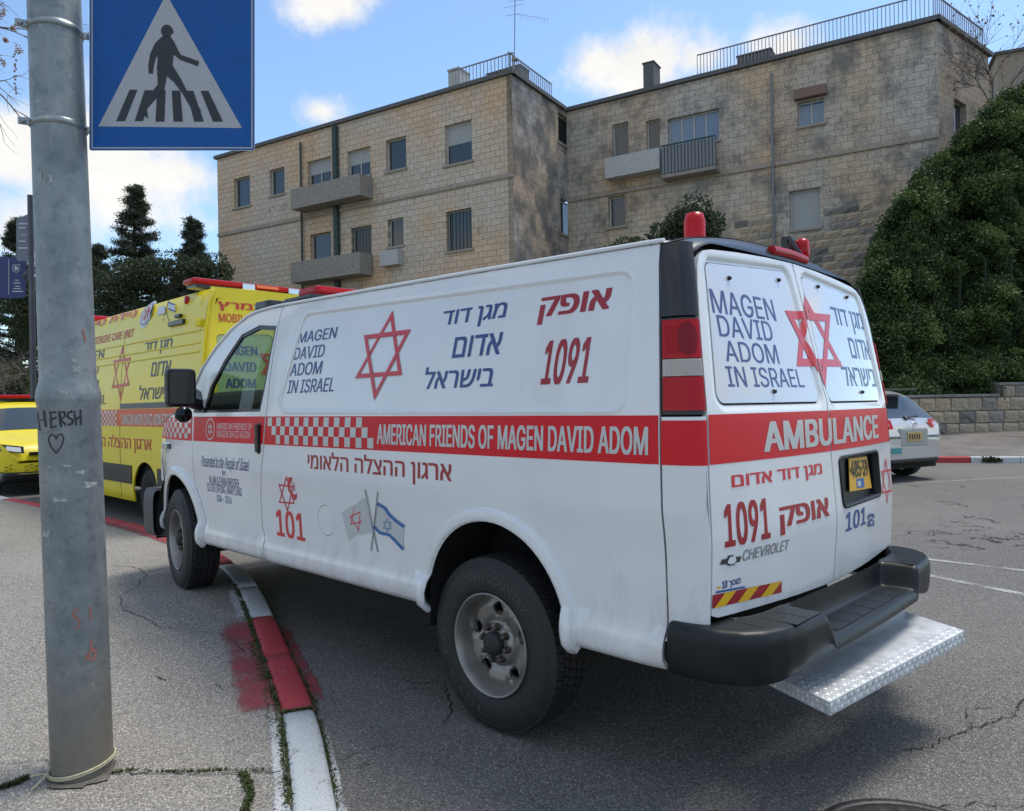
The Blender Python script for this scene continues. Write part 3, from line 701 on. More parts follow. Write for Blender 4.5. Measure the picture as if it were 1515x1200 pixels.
# ---- apartment building
UDIR = Vector((.975, .22, 0)).normalized()     # from A towards the picture's left
VDIR = Vector((.22, -.975, 0)).normalized()    # away from the camera
KB = 1.2; ROOF = CAM.z + (12.44 - CAM.z) * KB
PA = CAM + (Vector((14.86, -14.67, 0)) - CAM) * KB; PA.z = 0; PC_ = PA + VDIR * 3.9 * KB; PB_ = PC_ - UDIR * 12.15 * KB; PL = PA + UDIR * 15.2 * KB
bld = empty('apartment_building', label='weathered three-storey stone apartment block on the hillside behind the ambulances', cat='building')
def facade_mat(name, c, c2, stain, seed, dk=(.13, .125, .118)):
    m = bpy.data.materials.new(name); m.use_nodes = True; nt = m.node_tree; N = nt.nodes; L = nt.links; b = N['Principled BSDF']
    tc = N.new('ShaderNodeTexCoord'); br = N.new('ShaderNodeTexBrick'); br.inputs['Scale'].default_value = 1; br.inputs['Brick Width'].default_value = .44; br.inputs['Row Height'].default_value = .25
    br.inputs['Mortar Size'].default_value = .012; br.inputs['Mortar Smooth'].default_value = .3; br.inputs['Color1'].default_value = (*c, 1); br.inputs['Color2'].default_value = (*c2, 1); br.inputs['Mortar'].default_value = (.30, .27, .22, 1); br.inputs['Bias'].default_value = 0
    L.new(tc.outputs['Object'], br.inputs['Vector'])
    mp = N.new('ShaderNodeMapping'); mp.inputs['Location'].default_value = (seed, seed * .7, 0); mp.inputs['Scale'].default_value = (1, .75, 1); L.new(tc.outputs['Object'], mp.inputs[0])
    n = N.new('ShaderNodeTexNoise'); n.inputs['Scale'].default_value = .9; n.inputs['Detail'].default_value = 9; n.inputs['Roughness'].default_value = .68; L.new(mp.outputs[0], n.inputs['Vector'])
    r_ = N.new('ShaderNodeMapRange'); r_.inputs['From Min'].default_value = .60 - stain * .16; r_.inputs['From Max'].default_value = .72 - stain * .12; r_.inputs['To Max'].default_value = .45 + .4 * stain; L.new(n.outputs['Fac'], r_.inputs['Value'])
    nf = N.new('ShaderNodeTexNoise'); nf.inputs['Scale'].default_value = 14; nf.inputs['Detail'].default_value = 6; L.new(tc.outputs['Object'], nf.inputs['Vector'])
    rf = N.new('ShaderNodeMapRange'); rf.inputs['From Min'].default_value = .3; rf.inputs['From Max'].default_value = .7; rf.inputs['To Min'].default_value = .75; rf.inputs['To Max'].default_value = 1.2; L.new(nf.outputs['Fac'], rf.inputs['Value'])
    nw = N.new('ShaderNodeTexNoise'); nw.inputs['Scale'].default_value = .35; nw.inputs['Detail'].default_value = 3; L.new(mp.outputs[0], nw.inputs['Vector'])
    rw = N.new('ShaderNodeMapRange'); rw.inputs['From Min'].default_value = .4; rw.inputs['From Max'].default_value = .62; L.new(nw.outputs['Fac'], rw.inputs['Value'])
    warm = N.new('ShaderNodeMixRGB'); L.new(rw.outputs[0], warm.inputs[0]); L.new(br.outputs['Color'], warm.inputs[1]); wm = N.new('ShaderNodeMixRGB'); wm.blend_type = 'MULTIPLY'; wm.inputs[0].default_value = 1; L.new(br.outputs['Color'], wm.inputs[1]); wm.inputs[2].default_value = (1.12, .93, .74, 1); L.new(wm.outputs[0], warm.inputs[2])
    m1 = N.new('ShaderNodeMixRGB'); m1.blend_type = 'MULTIPLY'; m1.inputs[0].default_value = 1; L.new(warm.outputs[0], m1.inputs[1]); L.new(rf.outputs[0], m1.inputs[2])
    m2 = N.new('ShaderNodeMixRGB'); L.new(r_.outputs[0], m2.inputs[0]); L.new(m1.outputs[0], m2.inputs[1]); m2.inputs[2].default_value = (*dk, 1)
    L.new(m2.outputs[0], b.inputs['Base Color']); b.inputs['Roughness'].default_value = .9
    bp = N.new('ShaderNodeBump'); bp.inputs['Strength'].default_value = .7; bp.inputs['Distance'].default_value = .03
    ad = N.new('ShaderNodeMath'); ad.operation = 'MULTIPLY_ADD'; L.new(br.outputs['Fac'], ad.inputs[0]); ad.inputs[1].default_value = -1; L.new(nf.outputs['Fac'], ad.inputs[2]); L.new(ad.outputs[0], bp.inputs['Height']); L.new(bp.outputs[0], b.inputs['Normal'])
    return m
glassd = mat('dark_window_glass', (.03, .04, .045), .08, coat=.5); blueg = mat('blue_window_glass', (.10, .19, .30), .1, coat=.5)
framew = mat('window_frame_pale', (.42, .42, .40), .6); shut = mat('roller_shutter', (.33, .34, .33), .6); slatm = mat('dark_green_metal', (.02, .045, .04), .5); capm = mat('roof_cap', (.12, .12, .12), .8, noise=.3)
railm = mat('rail_grey', (.20, .20, .21), .5)
class Facade:
    """flat wall: local X along the wall to the picture's right, local Y up, local Z towards the camera side"""
    def __init__(s, P0, P1, z0, z1, m, name='wall'):
        s.P0, s.P1 = P0, P1; s.u = (P1 - P0).normalized(); s.L = (P1 - P0).length; s.z0, s.z1 = z0, z1
        s.n = s.u.cross(Vector((0, 0, 1))); s.m = m; s.holes = []; s.wins = []
        s.M = Matrix(((s.u.x, 0, s.n.x, P0.x), (s.u.y, 0, s.n.y, P0.y), (0, 1, 0, 0), (0, 0, 0, 1)))
        s.root = bld; s.name = name
    def pt(s, px, py):
        d = ray(px, py); t = (s.P0 - CAM).dot(s.n) / d.dot(s.n); p = CAM + d * t; return (p - s.P0).dot(s.u), p.z
    def rect(s, x0, y0, x1, y1):
        xm, ym = (x0 + x1) / 2, (y0 + y1) / 2; a0 = s.pt(x0, ym)[0]; a1 = s.pt(x1, ym)[0]; return a0, s.pt(xm, y1)[1], a1, s.pt(xm, y0)[1]
    def window(s, box, kind='plain', label=None, mull=1, deep=.22):
        a0, z0, a1, z1 = s.rect(*box); s.holes.append([(a0, z0), (a1, z0), (a1, z1), (a0, z1)]); s.wins.append((a0, z0, a1, z1, kind, mull, deep))
    def build(s):
        o = patch(s.name, [(0, s.z0), (s.L, s.z0), (s.L, s.z1), (0, s.z1)], lambda a, b: Vector((a, b, 0)), s.m, bld, holes=s.holes, step=3.0, bstep=3.0, lip=.26, drop=0, ring=0); o.matrix_world = s.M; s.o = o
        for (a0, z0, a1, z1, kind, mull, deep) in s.wins:
            def bx(nm, m, *bs, par=o):
                mb_ = MB()
                for b in bs: mb_.box((b[0], b[1], b[2]), (b[3], b[4], b[5]))
                return mb_.build(nm, m, par)
            t = .06
            w = bx('window', framew, par=bld, *[ (a0, z0, -deep, a0 + t, z1, -deep + .05), (a1 - t, z0, -deep, a1, z1, -deep + .05), (a0 + t, z0, -deep, a1 - t, z0 + t, -deep + .05), (a0 + t, z1 - t, -deep, a1 - t, z1, -deep + .05)]); w.matrix_world = s.M
            g_ = blueg if kind == 'blue' else shut if kind == 'shutter' else glassd
            k = max(1, mull)
            for i in range(k):
                p0 = a0 + t + (a1 - a0 - 2 * t) * i / k; p1 = a0 + t + (a1 - a0 - 2 * t) * (i + 1) / k
                bx('pane', g_, (p0 + .005, z0 + t, -deep + .008, p1 - .005, z1 - t, -deep + .025), par=w)
                if i: bx('mullion', framew, (p0 - .03, z0 + t, -deep + .03, p0 + .03, z1 - t, -deep + .06), par=w)
            if kind == 'half': bx('shutter', shut, (a0 + t, (z0 + z1) / 2, -deep + .03, a1 - t, z1 - t, -deep + .045), par=w)
            if kind == 'bars':
                bx('bars', slatm, *[(a0 + (a1 - a0) * (i + .5) / 7 - .012, z0, -.06, a0 + (a1 - a0) * (i + .5) / 7 + .012, z1, -.04) for i in range(7)], par=w)['kind'] = 'stuff'
            bx('window_sill', mat('sill_stone', (.30, .27, .22), .8), (a0 - .08, z0 - .10, .002, a1 + .08, z0 - .004, .07))
        return o
f1 = Facade(PL, PA, -.3, ROOF, facade_mat('facade_warm', (.58, .50, .41), (.51, .43, .34), .12, 3.1))
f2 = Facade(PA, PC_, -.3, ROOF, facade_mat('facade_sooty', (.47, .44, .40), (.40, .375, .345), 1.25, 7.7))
f3 = Facade(PC_, PB_, -.3, ROOF, facade_mat('facade_grey', (.50, .455, .39), (.43, .39, .335), .8, 1.3))
PD = on(1462, 84, 2, ROOF); PD.z = 0
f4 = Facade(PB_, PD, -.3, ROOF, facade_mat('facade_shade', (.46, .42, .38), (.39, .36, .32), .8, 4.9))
for b in ((346, 262, 370, 306), (399, 249, 421, 288)): f1.window(b)
for b in ((455, 235, 490, 275), (514, 220, 548, 262)): f1.window(b, 'half', mull=2)
for b, k in (((571, 204, 601, 251), 'plain'), ((658, 181, 698, 241), 'half'), ((574, 323, 597, 364), 'plain'), ((660, 310, 698, 370), 'bars'), ((459, 345, 490, 385), 'plain'), ((520, 335, 550, 395), 'bars')): f1.window(b, k)
for b, k in (((826, 180, 868, 222), 'plain'), ((830, 300, 856, 350), 'plain')): f2.window(b, k)
for b, k, mu in (((906, 182, 930, 232), 'plain', 1), ((956, 177, 976, 226), 'plain', 1), ((988, 168, 1064, 214), 'blue', 4), ((1180, 148, 1220, 184), 'blue', 2), ((1168, 280, 1214, 338), 'shutter', 1), ((900, 290, 925, 335), 'plain', 1)): f3.window(b, k, mull=mu)
f4.window((1412, 150, 1430, 200), 'plain')
for f in (f1, f2, f3, f4): f.build()
def on_f(f, nm, m, box, d0, d1, par=None, kind=None):
    a0, z0, a1, z1 = f.rect(*box); o = MB().box((a0, z0, d0), (a1, z1, d1)).build(nm, m, par or f.o); return o
# roof slab and parapet cap
mb = MB(); P = [PL, PA, PC_, PB_, PD, PD + UDIR * 14, PL + VDIR * 10]
roofb = mb.poly([p + Vector((0, 0, ROOF - .02)) for p in P], .05).build('roof', capm, bld, recalc=True)
for f in (f1, f2, f3, f4): MB().box((-.12 if f is not f2 else .0, ROOF, -.22), (f.L + (.12 if f is not f2 else -.22), ROOF + .16, .14)).build('parapet_cap', capm, f.o)
# string course, balcony, pipes, air conditioner
for f in (f1, f3): MB().box((0, 10.55, .002), (f.L, 10.70, .07)).build('string_course', mat('course_stone', (.36, .31, .25), .85, noise=.3), f.o)
bal = mat('balcony_panel', (.30, .27, .235), .85, noise=.3)
on_f(f1, 'balcony', bal, (450, 275, 552, 305), .01, .85); on_f(f1, 'balcony', bal, (450, 385, 552, 415), .01, .85)
on_f(f3, 'balcony', mat('white_panel', (.46, .46, .45), .7, noise=.2), (903, 232, 983, 262), .01, .6)
a0, z0, a1, z1 = f3.rect(986, 216, 1066, 258); br_ = MB()
for i in range(17): xx = a0 + (a1 - a0) * i / 16; br_.box((xx - .012, z0, .62), (xx + .012, z1, .645))
br_.box((a0, z1, .61), (a1, z1 + .05, .66)); o = br_.build('balcony_railing', slatm, f3.o); MB().box((a0, z0 - .15, .005), (a1, z0 - .01, .70)).build('balcony_slab', bal, f3.o)
MB().box((a0 + .02, z0 + .05, .57), (a1 - .02, z1 - .05, .60)).build('balcony_screen', mat('screen_grey', (.22, .24, .26), .6), f3.o)
def pipe(f, px, y0, y1, r_, nm='drainpipe', m=slatm):
    a, zt = f.pt(px, y0); _, zb = f.pt(px, y1); MB().tube([(a, max(0, zb), .12), (a, zt, .12)], r_, 8).build(nm, m, f.o)
pipe(f1, 498, 188, 520, .15, 'service_duct'); pipe(f1, 447, 212, 500, .05); pipe(f3, 1142, 110, 420, .05, m=railm); pipe(f2, 875, 160, 420, .06, m=railm)
on_f(f1, 'air_conditioner', framew, (570, 372, 596, 394), .01, .35)
on_f(f3, 'window_hood', mat('hood_brown', (.20, .13, .10), .8), (1176, 132, 1224, 146), .01, .3)
# roof furniture
def roofbox(nm, m, px0, px1, pytop, back, label, cat, w=.8):
    d = ray((px0 + px1) / 2, 600); f = f1 if px1 < 757 else f3; a = f.pt((px0 + px1) / 2, 100)[0]; P = f.P0 + f.u * a - f.n * back
    t = (P - CAM).dot(FWD); ww = (px1 - px0) / FPX * t; z1 = (CAM + ray((px0 + px1) / 2, pytop) * t).z
    o = MB().box((-ww / 2, -w / 2, 0), (ww / 2, w / 2, z1 - ROOF - .05)).box((-ww / 2 - .04, -w / 2 - .04, z1 - ROOF - .049), (ww / 2 + .04, w / 2 + .04, z1 - ROOF)).build(nm, m, bld, label); o.location = (P.x, P.y, ROOF + .03); o.rotation_euler = (0, 0, math.atan2(f.u.y, f.u.x)); return o
roofbox('chimney', framew, 649, 668, 108, 1.0, None, None); roofbox('chimney', capm, 941, 957, 98, 1.2, None, None); roofbox('water_tank', capm, 1082, 1130, 84, 1.4, None, None); roofbox('roof_hatch', capm, 712, 770, 108, .6, None, None)
# antenna
am = mat('antenna_metal', (.25, .25, .26), .4, metal=.8); P = f1.P1 - f1.n * .5 + f1.u * -.15; t = (P - CAM).dot(FWD)
def az(px, py): return CAM + ray(px, py) * t
ant = MB(); ant.tube([(*P.xy, ROOF), az(761, 110), az(762, -20)], .02, 6)
for a, b in (((764, 21), (813, 29)), ((744, 12), (775, 6)), ((748, 24), (768, 20)), ((752, 2), (775, 0))): ant.tube([az(*a), az(*b)], .008, 4)
for k in range(9): x_ = 770 + k * 5; ant.tube([az(x_, 19 + k * .8) , az(x_ + 1, 28 + k * .8)], .005, 4)
ant.tube([az(757, 88), az(766, 88)], .09, 8)
tag(ant.build('tv_antenna', am), 'television antenna on a thin mast above the corner of the stone building', 'antenna')
# roof railing
def railing(f, a0, a1, h=1.0, n=60):
    mb = MB(); 
    for i in range(n + 1):
        a = a0 + (a1 - a0) * i / n; mb.box((a - .012, ROOF + .16, -.16), (a + .012, ROOF + h, -.136))
    o1 = mb.build('roof_railing', railm, f.o); o1['kind'] = 'stuff'
    MB().box((a0, ROOF + h, -.17), (a1, ROOF + h + .04, -.125)).build('top_rail', railm, f.o)
railing(f3, f3.pt(1030, 100)[0], f3.L - .1, 1.05, 62); railing(f4, 0.1, f4.L - .1, 1.05, 26)
railing(f1, f1.L - 3.2, f1.L, .9, 18); railing(f2, 0, 3.6, .9, 22)
# individually cut blocks low on the front where the courses read clearly
fr = empty('wall_blocks'); fr.parent = f3.o; bpy.data.objects.remove(fr)
rr = random.Random(9); a_lo, z_lo, a_hi, z_hi = f3.rect(1095, 322, 1290, 425)
class _P: pass
z = z_lo
row = 0
while z < z_hi:
    h = .29; a = a_lo - (row % 2) * .2
    while a < min(a_hi, f3.L - .4):
        w = rr.uniform(.42, .62)
        me = BL[(rr.choices(range(4), (5, 3, 5, 1))[0], rr.randrange(4))]
        wa0, wz0, wa1, wz1 = f3.rect(1168, 280, 1214, 338)
        if not (a + w > wa0 - .1 and a < wa1 + .1 and z + h > wz0 - .12):
            o = bpy.data.objects.new('stone', me); COL.objects.link(o); o.parent = f3.o
            o.matrix_local = Matrix(((w - .012, 0, 0, a), (0, 0, h - .012, z), (0, 1, 0, .03 + rr.uniform(-.006, .008)), (0, 0, 0, 1)))
        a += w
    z += h; row += 1
# second house top-right, beyond the first
P0 = at(1475, 100, 42); P1 = at(1640, 60, 40)
nb = empty('neighbouring_house', label='beige stone house partly visible at the top right behind bare twigs', cat='house')
u = (P1 - P0); u.z = 0; u.normalize(); 
o = MB().box((0, 0, 0), (9, 6, 20.6)).build('wall', facade_mat('facade_neighbour', (.40, .35, .29), (.33, .29, .24), .2, 9.9), nb); MB().box((-.15, -.15, 20.6), (9.15, 6.15, 20.75)).build('roof', capm, nb)
MB().box((2.2, -.04, 17.0), (3.2, .02, 18.5)).build('window', glassd, nb)
nb.location = (P0.x, P0.y, 0); nb.rotation_euler = (0, 0, math.atan2(u.y, u.x))
# hillside under and around
hs_ = []
mb = MB(); vs = []
H0 = WB - wd * 0; N2 = FWD.copy(); N2.z = 0; N2.normalize(); R2 = RIGHT.copy(); R2.z = 0; R2.normalize()
def terr(i, j):
    sx = -60 + i * 4; d = j * 3.0
    p = CAM + N2 * (21.6 + d) + R2 * sx
    if sx < 6: p = CAM + N2 * (21.6 + d + (6 - sx) * .12) + R2 * sx
    return Vector((p.x, p.y, min(1.55, .9 + .25 * j) + max(0, d - 8) * .10 + .15 * math.sin(i * 1.3 + j)))
mb.grid(lambda u, v: terr(round(u * 30), round(v * 20)), 30, 20)
structure(mb.build('hillside', mat('hill_soil', (.12, .115, .07), .95, noise=.5, nscale=.8)))
# ================================================================== VEGETATION
def leafmat(name, c_lo, c_hi, rough=.55):
    m = bpy.data.materials.new(name); m.use_nodes = True; nt = m.node_tree; N = nt.nodes; L = nt.links; b = N['Principled BSDF']
    a = N.new('ShaderNodeAttribute'); a.attribute_name = 'tone'; mx = N.new('ShaderNodeMixRGB'); L.new(a.outputs['Fac'], mx.inputs[0]); mx.inputs[1].default_value = (*c_lo, 1); mx.inputs[2].default_value = (*c_hi, 1)
    L.new(mx.outputs[0], b.inputs['Base Color']); b.inputs['Roughness'].default_value = rough; b.inputs['Specular IOR Level'].default_value = .3
    t = N.new('ShaderNodeBsdfTranslucent'); L.new(mx.outputs[0], t.inputs[0]); ms = N.new('ShaderNodeMixShader'); ms.inputs[0].default_value = .25; L.new(b.outputs[0], ms.inputs[1]); L.new(t.outputs[0], ms.inputs[2]); L.new(ms.outputs[0], N['Material Output'].inputs[0])
    return m
def leaves(name, P, size, m, parent=None, aspect=.5, up=0.3, tone=None, rng=RNG, droop=None):
    P = np.asarray(P, float); n = len(P)
    d = rng.normal(size=(n, 3)); d[:, 2] += up; d /= np.linalg.norm(d, axis=1)[:, None]
    e = rng.normal(size=(n, 3)); e -= (e * d).sum(1)[:, None] * d; e /= np.linalg.norm(e, axis=1)[:, None]
    s = np.asarray(size) * rng.uniform(.6, 1.35, n); s = s[:, None]
    V = np.stack([P - e * s * aspect * .5, P + d * s * .45 - e * 0 + np.cross(d, e) * s * aspect * .12, P + e * s * aspect * .5 , P + d * s], 1)
    V = np.stack([P, P + d * s * .5 + e * s * aspect * .5, P + d * s, P + d * s * .5 - e * s * aspect * .5], 1).reshape(-1, 3)
    me = bpy.data.meshes.new(name); me.vertices.add(4 * n); me.vertices.foreach_set('co', V.ravel().astype(np.float32))
    me.loops.add(4 * n); me.loops.foreach_set('vertex_index', np.arange(4 * n, dtype=np.int32)); me.polygons.add(n); me.polygons.foreach_set('loop_start', np.arange(0, 4 * n, 4, dtype=np.int32))
    me.update(); me.validate()
    a = me.attributes.new('tone', 'FLOAT', 'POINT'); t = rng.uniform(0, 1, n) if tone is None else np.clip(tone + rng.normal(0, .18, n), 0, 1); a.data.foreach_set('value', np.repeat(t, 4).astype(np.float32))
    return link(name, me, m, parent)
bark = mat('bark', (.085, .065, .05), .9, noise=.5, nscale=12, bump=.5, bscale=40); barkg = mat('grey_bark', (.14, .12, .105), .9, noise=.4, nscale=12, bump=.4, bscale=40)
def shell_pts(c, r, n, rng=RNG, inner=.55):
    d = rng.normal(size=(n, 3)); d /= np.linalg.norm(d, axis=1)[:, None]; k = rng.uniform(inner, 1, n) ** .6
    return np.array(c) + d * k[:, None] * np.array(r)
hedge_m = leafmat('hedge_leaf', (.022, .050, .014), (.130, .195, .055))
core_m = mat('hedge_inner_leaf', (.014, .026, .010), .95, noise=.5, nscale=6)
# ---- the big evergreen hedge on the wall
hed = empty('hedge', tuple(WA.lerp(WB, .5).to_3d()), label='tall dense evergreen hedge growing on top of the low stone wall at right', cat='hedge')
hl_ = hed.location.copy()
topf = lambda px: float(np.interp(px, [1268, 1280, 1292, 1312, 1340, 1370, 1410, 1450, 1490, 1530, 1620, 1750], [520, 425, 380, 330, 285, 252, 222, 178, 145, 118, 60, 40]))
rng = np.random.default_rng(3); pts = []; tones = []; cores = []
for k in range(1500):
    px = rng.uniform(1270, 1740); ty = topf(px); py = ty + 6 + (590 - ty) * rng.random() ** 1.05 if k > 260 else ty + rng.uniform(-6, 22)
    D = 21.0 + rng.uniform(0, .9) + max(0, (590 - py)) * .0075 + (.25 * math.sin(px * .05) + .2 * math.sin(py * .07 + px * .02))
    r_ = rng.uniform(.16, .42) if k > 260 else rng.uniform(.12, .3)
    c = CAM + ray(px, py) * D; n = int(620 * (r_ / .4) ** 2) + 40
    d = rng.normal(size=(n, 3)); d *= (rng.uniform(.2, 1.15, n) / np.linalg.norm(d, axis=1))[:, None] * np.array([1, 1, rng.uniform(.6, 1.1)]); pts.append(np.array(c) + d * r_)
    base = np.clip(.36 + rng.normal(0, .27), .0, 1); tones.append(np.full(n, base))
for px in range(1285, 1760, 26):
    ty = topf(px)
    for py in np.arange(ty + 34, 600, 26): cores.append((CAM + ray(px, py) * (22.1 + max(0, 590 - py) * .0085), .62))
P = np.concatenate(pts); T = np.concatenate(tones)
leaves('foliage', P - np.array(hl_), .085, hedge_m, hed, .6, .4, T, rng)
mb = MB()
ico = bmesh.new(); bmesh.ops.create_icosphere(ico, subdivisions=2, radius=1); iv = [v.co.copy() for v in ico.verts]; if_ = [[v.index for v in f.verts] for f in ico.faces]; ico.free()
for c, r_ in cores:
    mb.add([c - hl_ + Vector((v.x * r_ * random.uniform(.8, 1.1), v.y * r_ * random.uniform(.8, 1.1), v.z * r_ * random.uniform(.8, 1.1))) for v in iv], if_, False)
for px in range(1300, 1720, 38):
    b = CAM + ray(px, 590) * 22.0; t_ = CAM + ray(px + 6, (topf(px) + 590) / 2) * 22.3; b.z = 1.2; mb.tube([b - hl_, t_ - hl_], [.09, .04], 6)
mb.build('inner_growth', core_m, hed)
# ---- dark rounded bush in front of the building and a low scrub line over the roof
def bush(c, r, n, m, name, label, cat, size=.08, lump=14, seed=1, cm=None):
    rng = np.random.default_rng(seed); root = empty(name, tuple(c), label=label, cat=cat, group='dark scrub on the hillside' if name == 'scrub' else 'bushes in front of the stone building'); pp = []
    for k in range(lump):
        d = rng.normal(size=3); d /= np.linalg.norm(d); q = d * np.array(r) * rng.uniform(.35, .72); rr_ = np.array(r) * rng.uniform(.32, .5); pp.append(shell_pts(q, rr_, n // lump, rng))
    leaves('foliage', np.concatenate(pp), size, m, root, .55, .3, None, rng)
    mb_ = MB(); mb_.tube([(0, 0, -r[2] - .8), (0, 0, 0)], [.10, .05], 6)
    for k in range(8): d = rng.normal(size=3); d /= np.linalg.norm(d); mb_.tube([(0, 0, -.3), tuple(d * np.array(r) * .8)], [.03, .008], 5)
    mb_.build('branches', bark, root); return root
darkl = leafmat('dark_leaf', (.022, .034, .018), (.060, .085, .038)); midl = leafmat('mid_leaf', (.03, .045, .02), (.08, .10, .04))
bush(at(1018, 352, 18.5), (1.0, .8, .95), 9000, darkl, 'bush', 'dark round bush rising behind the ambulance roof', 'bush', .09, 18, 5)
bush(at(925, 372, 18.8), (.8, .7, .42), 5000, midl, 'bush', 'low olive green bush behind the ambulance roof, left of the dark round bush', 'bush', .07, 12, 6)
bush(at(1118, 352, 19.2), (.35, .3, .55), 1600, darkl, 'bush', 'small dark shrub just left of the red light bracket on the roof', 'bush', .07, 6, 8) if False else None
# ---- recursive branching
def branch(mb, p, d, L_, r_, depth, rnd, tips, droop=0., spread=.6, n=5, kids=(2, 4)):
    pts = [p]; q = p.copy(); dd = d.copy()
    for i in range(4):
        dd = (dd + Vector((rnd.gauss(0, .13), rnd.gauss(0, .13), rnd.gauss(0, .13) - droop))).normalized(); q = q + dd * L_ / 4; pts.append(q.copy())
    mb.tube(pts, [r_, r_ * .88, r_ * .76, r_ * .64, r_ * .5], n if depth > 1 else 4, cap=False)
    if depth == 0: tips.append((q, dd)); return
    for k in range(rnd.randint(*kids)):
        i = rnd.randint(1, 4); a = dd.orthogonal().normalized(); a.rotate(Matrix.Rotation(rnd.uniform(0, 2 * PI), 3, dd)); nd = (dd + a * rnd.uniform(spread * .5, spread * 1.3)).normalized()
        branch(mb, pts[i], nd, L_ * rnd.uniform(.55, .8), r_ * .55, depth - 1, rnd, tips, droop, spread, n, kids)
    tips.append((q, dd))
def conifer(base, H, R, seed, label, m, dens=1.0, name='pine_tree', low=.2):
    rnd = random.Random(seed); rng = np.random.default_rng(seed); root = empty(name, tuple(base), label=label, cat='tree', group='dark pines on the hillside at left')
    tb = MB(); tb.tube([(0, 0, -.5), (rnd.uniform(-.2, .2), rnd.uniform(-.2, .2), H * .5), (rnd.uniform(-.3, .3), 0, H * .97)], [.22, .14, .03], 8)
    pp = []
    for k in range(int(190 * dens)):
        z = H * rnd.uniform(low, 1); rr_ = R * (1 - .92 * ((z / H - low) / (1 - low)) ** 1.1) * rnd.uniform(.45, 1.3); a = rnd.uniform(0, 2 * PI); e = Vector((math.cos(a) * rr_, math.sin(a) * rr_, z + rr_ * rnd.uniform(.0, .3)))
        tb.tube([(0, 0, z), e * .6 + Vector((0, 0, z * .4)), e], [.05, .035, .012], 5)
        for q in range(3):
            f = 1 - q * .2; c = Vector((e.x * f, e.y * f, z + (e.z - z) * f)); s_ = R * rnd.uniform(.06, .17) * (1 - .55 * z / H) + .05; g_ = rng.normal(size=(int(85 * dens), 3)) * np.array((s_, s_, s_ * .6)) * .55; pp.append(np.array(c) + g_)
    tb.build('trunk', bark, root, recalc=False); leaves('crown', np.concatenate(pp), .17, m, root, .2, .3, None, rng); return root
pinem = leafmat('pine_needles', (.028, .042, .030), (.085, .105, .062), .6)
def gbase(px, D, z=1.2): p = at(px, 600, D); p.z = z; return p
for (px, D, H, R_c, sd, lb) in ((205, 36, 11.0, 2.1, 11, 'dark pine tree behind the pole, directly below the crossing sign'), (290, 33, 8.6, 1.7, 12, 'dark pine tree beside the left end of the stone building'), (150, 42, 9.5, 2.2, 14, 'dark pine partly hidden by the lamp pole, left of the other pines'),
                          (30, 38, 10.0, 2.0, 13, 'dark evergreen rising behind the grey street sign at far left'), (262, 45, 8.2, 2.4, 15, 'farther dark evergreen between the two pines by the building')):
    conifer(gbase(px, D), H, R_c, sd, lb, pinem, 1.0)
def bare(base, H, seed, label, m, depth=4, lean=(0, 0), r0=None, name='bare_tree', pods=False, spread=.6, kids=(2, 4), droop=0., L0=.34, cat='tree'):
    rnd = random.Random(seed); root = empty(name, tuple(base), label=label, cat=cat, group='leafless shrubs behind the yellow ambulance' if cat == 'shrub' else 'leafless trees along the picture edges'); mb = MB(); tips = []
    branch(mb, Vector((0, 0, -.3)), Vector((lean[0], lean[1], 1)).normalized(), H * L0, r0 or H * .016, depth, rnd, tips, droop, spread, 6, kids)
    mb.build('trunk', m, root); return root, tips
twig = mat('brown_twigs', (.12, .095, .075), .9, noise=.4, nscale=10); twig2 = mat('grey_brown_twigs', (.19, .16, .135), .9, noise=.4, nscale=10)
k = 0
for px, D, H, lb in ((150, 24, 5.2, 'leafless brown shrub just right of the lamp pole above the yellow ambulance'), (190, 25, 5.0, 'leafless shrub with upright twigs above the middle of the yellow ambulance roof'), (232, 24, 5.3, 'spreading leafless shrub above the rear half of the yellow ambulance'), (275, 25, 5.0, 'leafless shrub above the rear light bar of the yellow ambulance'), (312, 26, 4.9, 'leafless shrub touching the left end of the stone building'),
                      (6, 22, 4.6, 'pale leafless tree at the left picture edge below the blue street sign'), (34, 24, 5.0, 'pale leafless tree between the street sign post and the picture edge'), (-30, 24, 6, 'leafless tree partly outside the left picture edge')):
    bare(gbase(px, D, .9), H, 40 + k, lb, twig if px > 100 else twig2, 5, spread=.75, kids=(3, 4), L0=.30, r0=.05, name='bare_shrub' if px > 100 else 'bare_tree', cat='shrub' if px > 100 else 'tree'); k += 1
# low dark scrub behind the yellow ambulance and behind the yellow car
for i, (px, py, D, rx, rz, lb) in enumerate(((170, 425, 27, 1.5, 1.1, 'dark scrub behind the yellow ambulance next to the lamp pole'), (235, 415, 28, 1.6, 1.0, 'dark scrub behind the middle of the yellow ambulance'), (300, 405, 29, 1.3, .9, 'dark scrub beside the left corner of the stone building'), (45, 470, 27, .9, 1.6, 'dark green shrub behind the street sign post'), (10, 560, 26, 1.4, .8, 'scrub behind the yellow car with the red light bar'))):
    bush(at(px, py, D), (rx, rx, rz), 6000, darkl if i < 3 else midl, 'scrub', lb, 'bush', .10, 14, 60 + i)
# scrub line on the hillside joining everything (reads as one mass)
rng = np.random.default_rng(77); pp = []
for k in range(240):
    px = rng.uniform(-150, 330); D = rng.uniform(27, 40); c = at(px, 600, D); c.z = 1.3 + rng.uniform(0, .8) + (D - 27) * .10; pp.append(shell_pts(c, (.9, .9, .7), 260, rng))
o = leaves('undergrowth', np.concatenate(pp), .14, darkl, None, .5, .3, None, rng); tag(o, 'dark undergrowth covering the hillside at left behind the vehicles', 'undergrowth', kind='stuff')
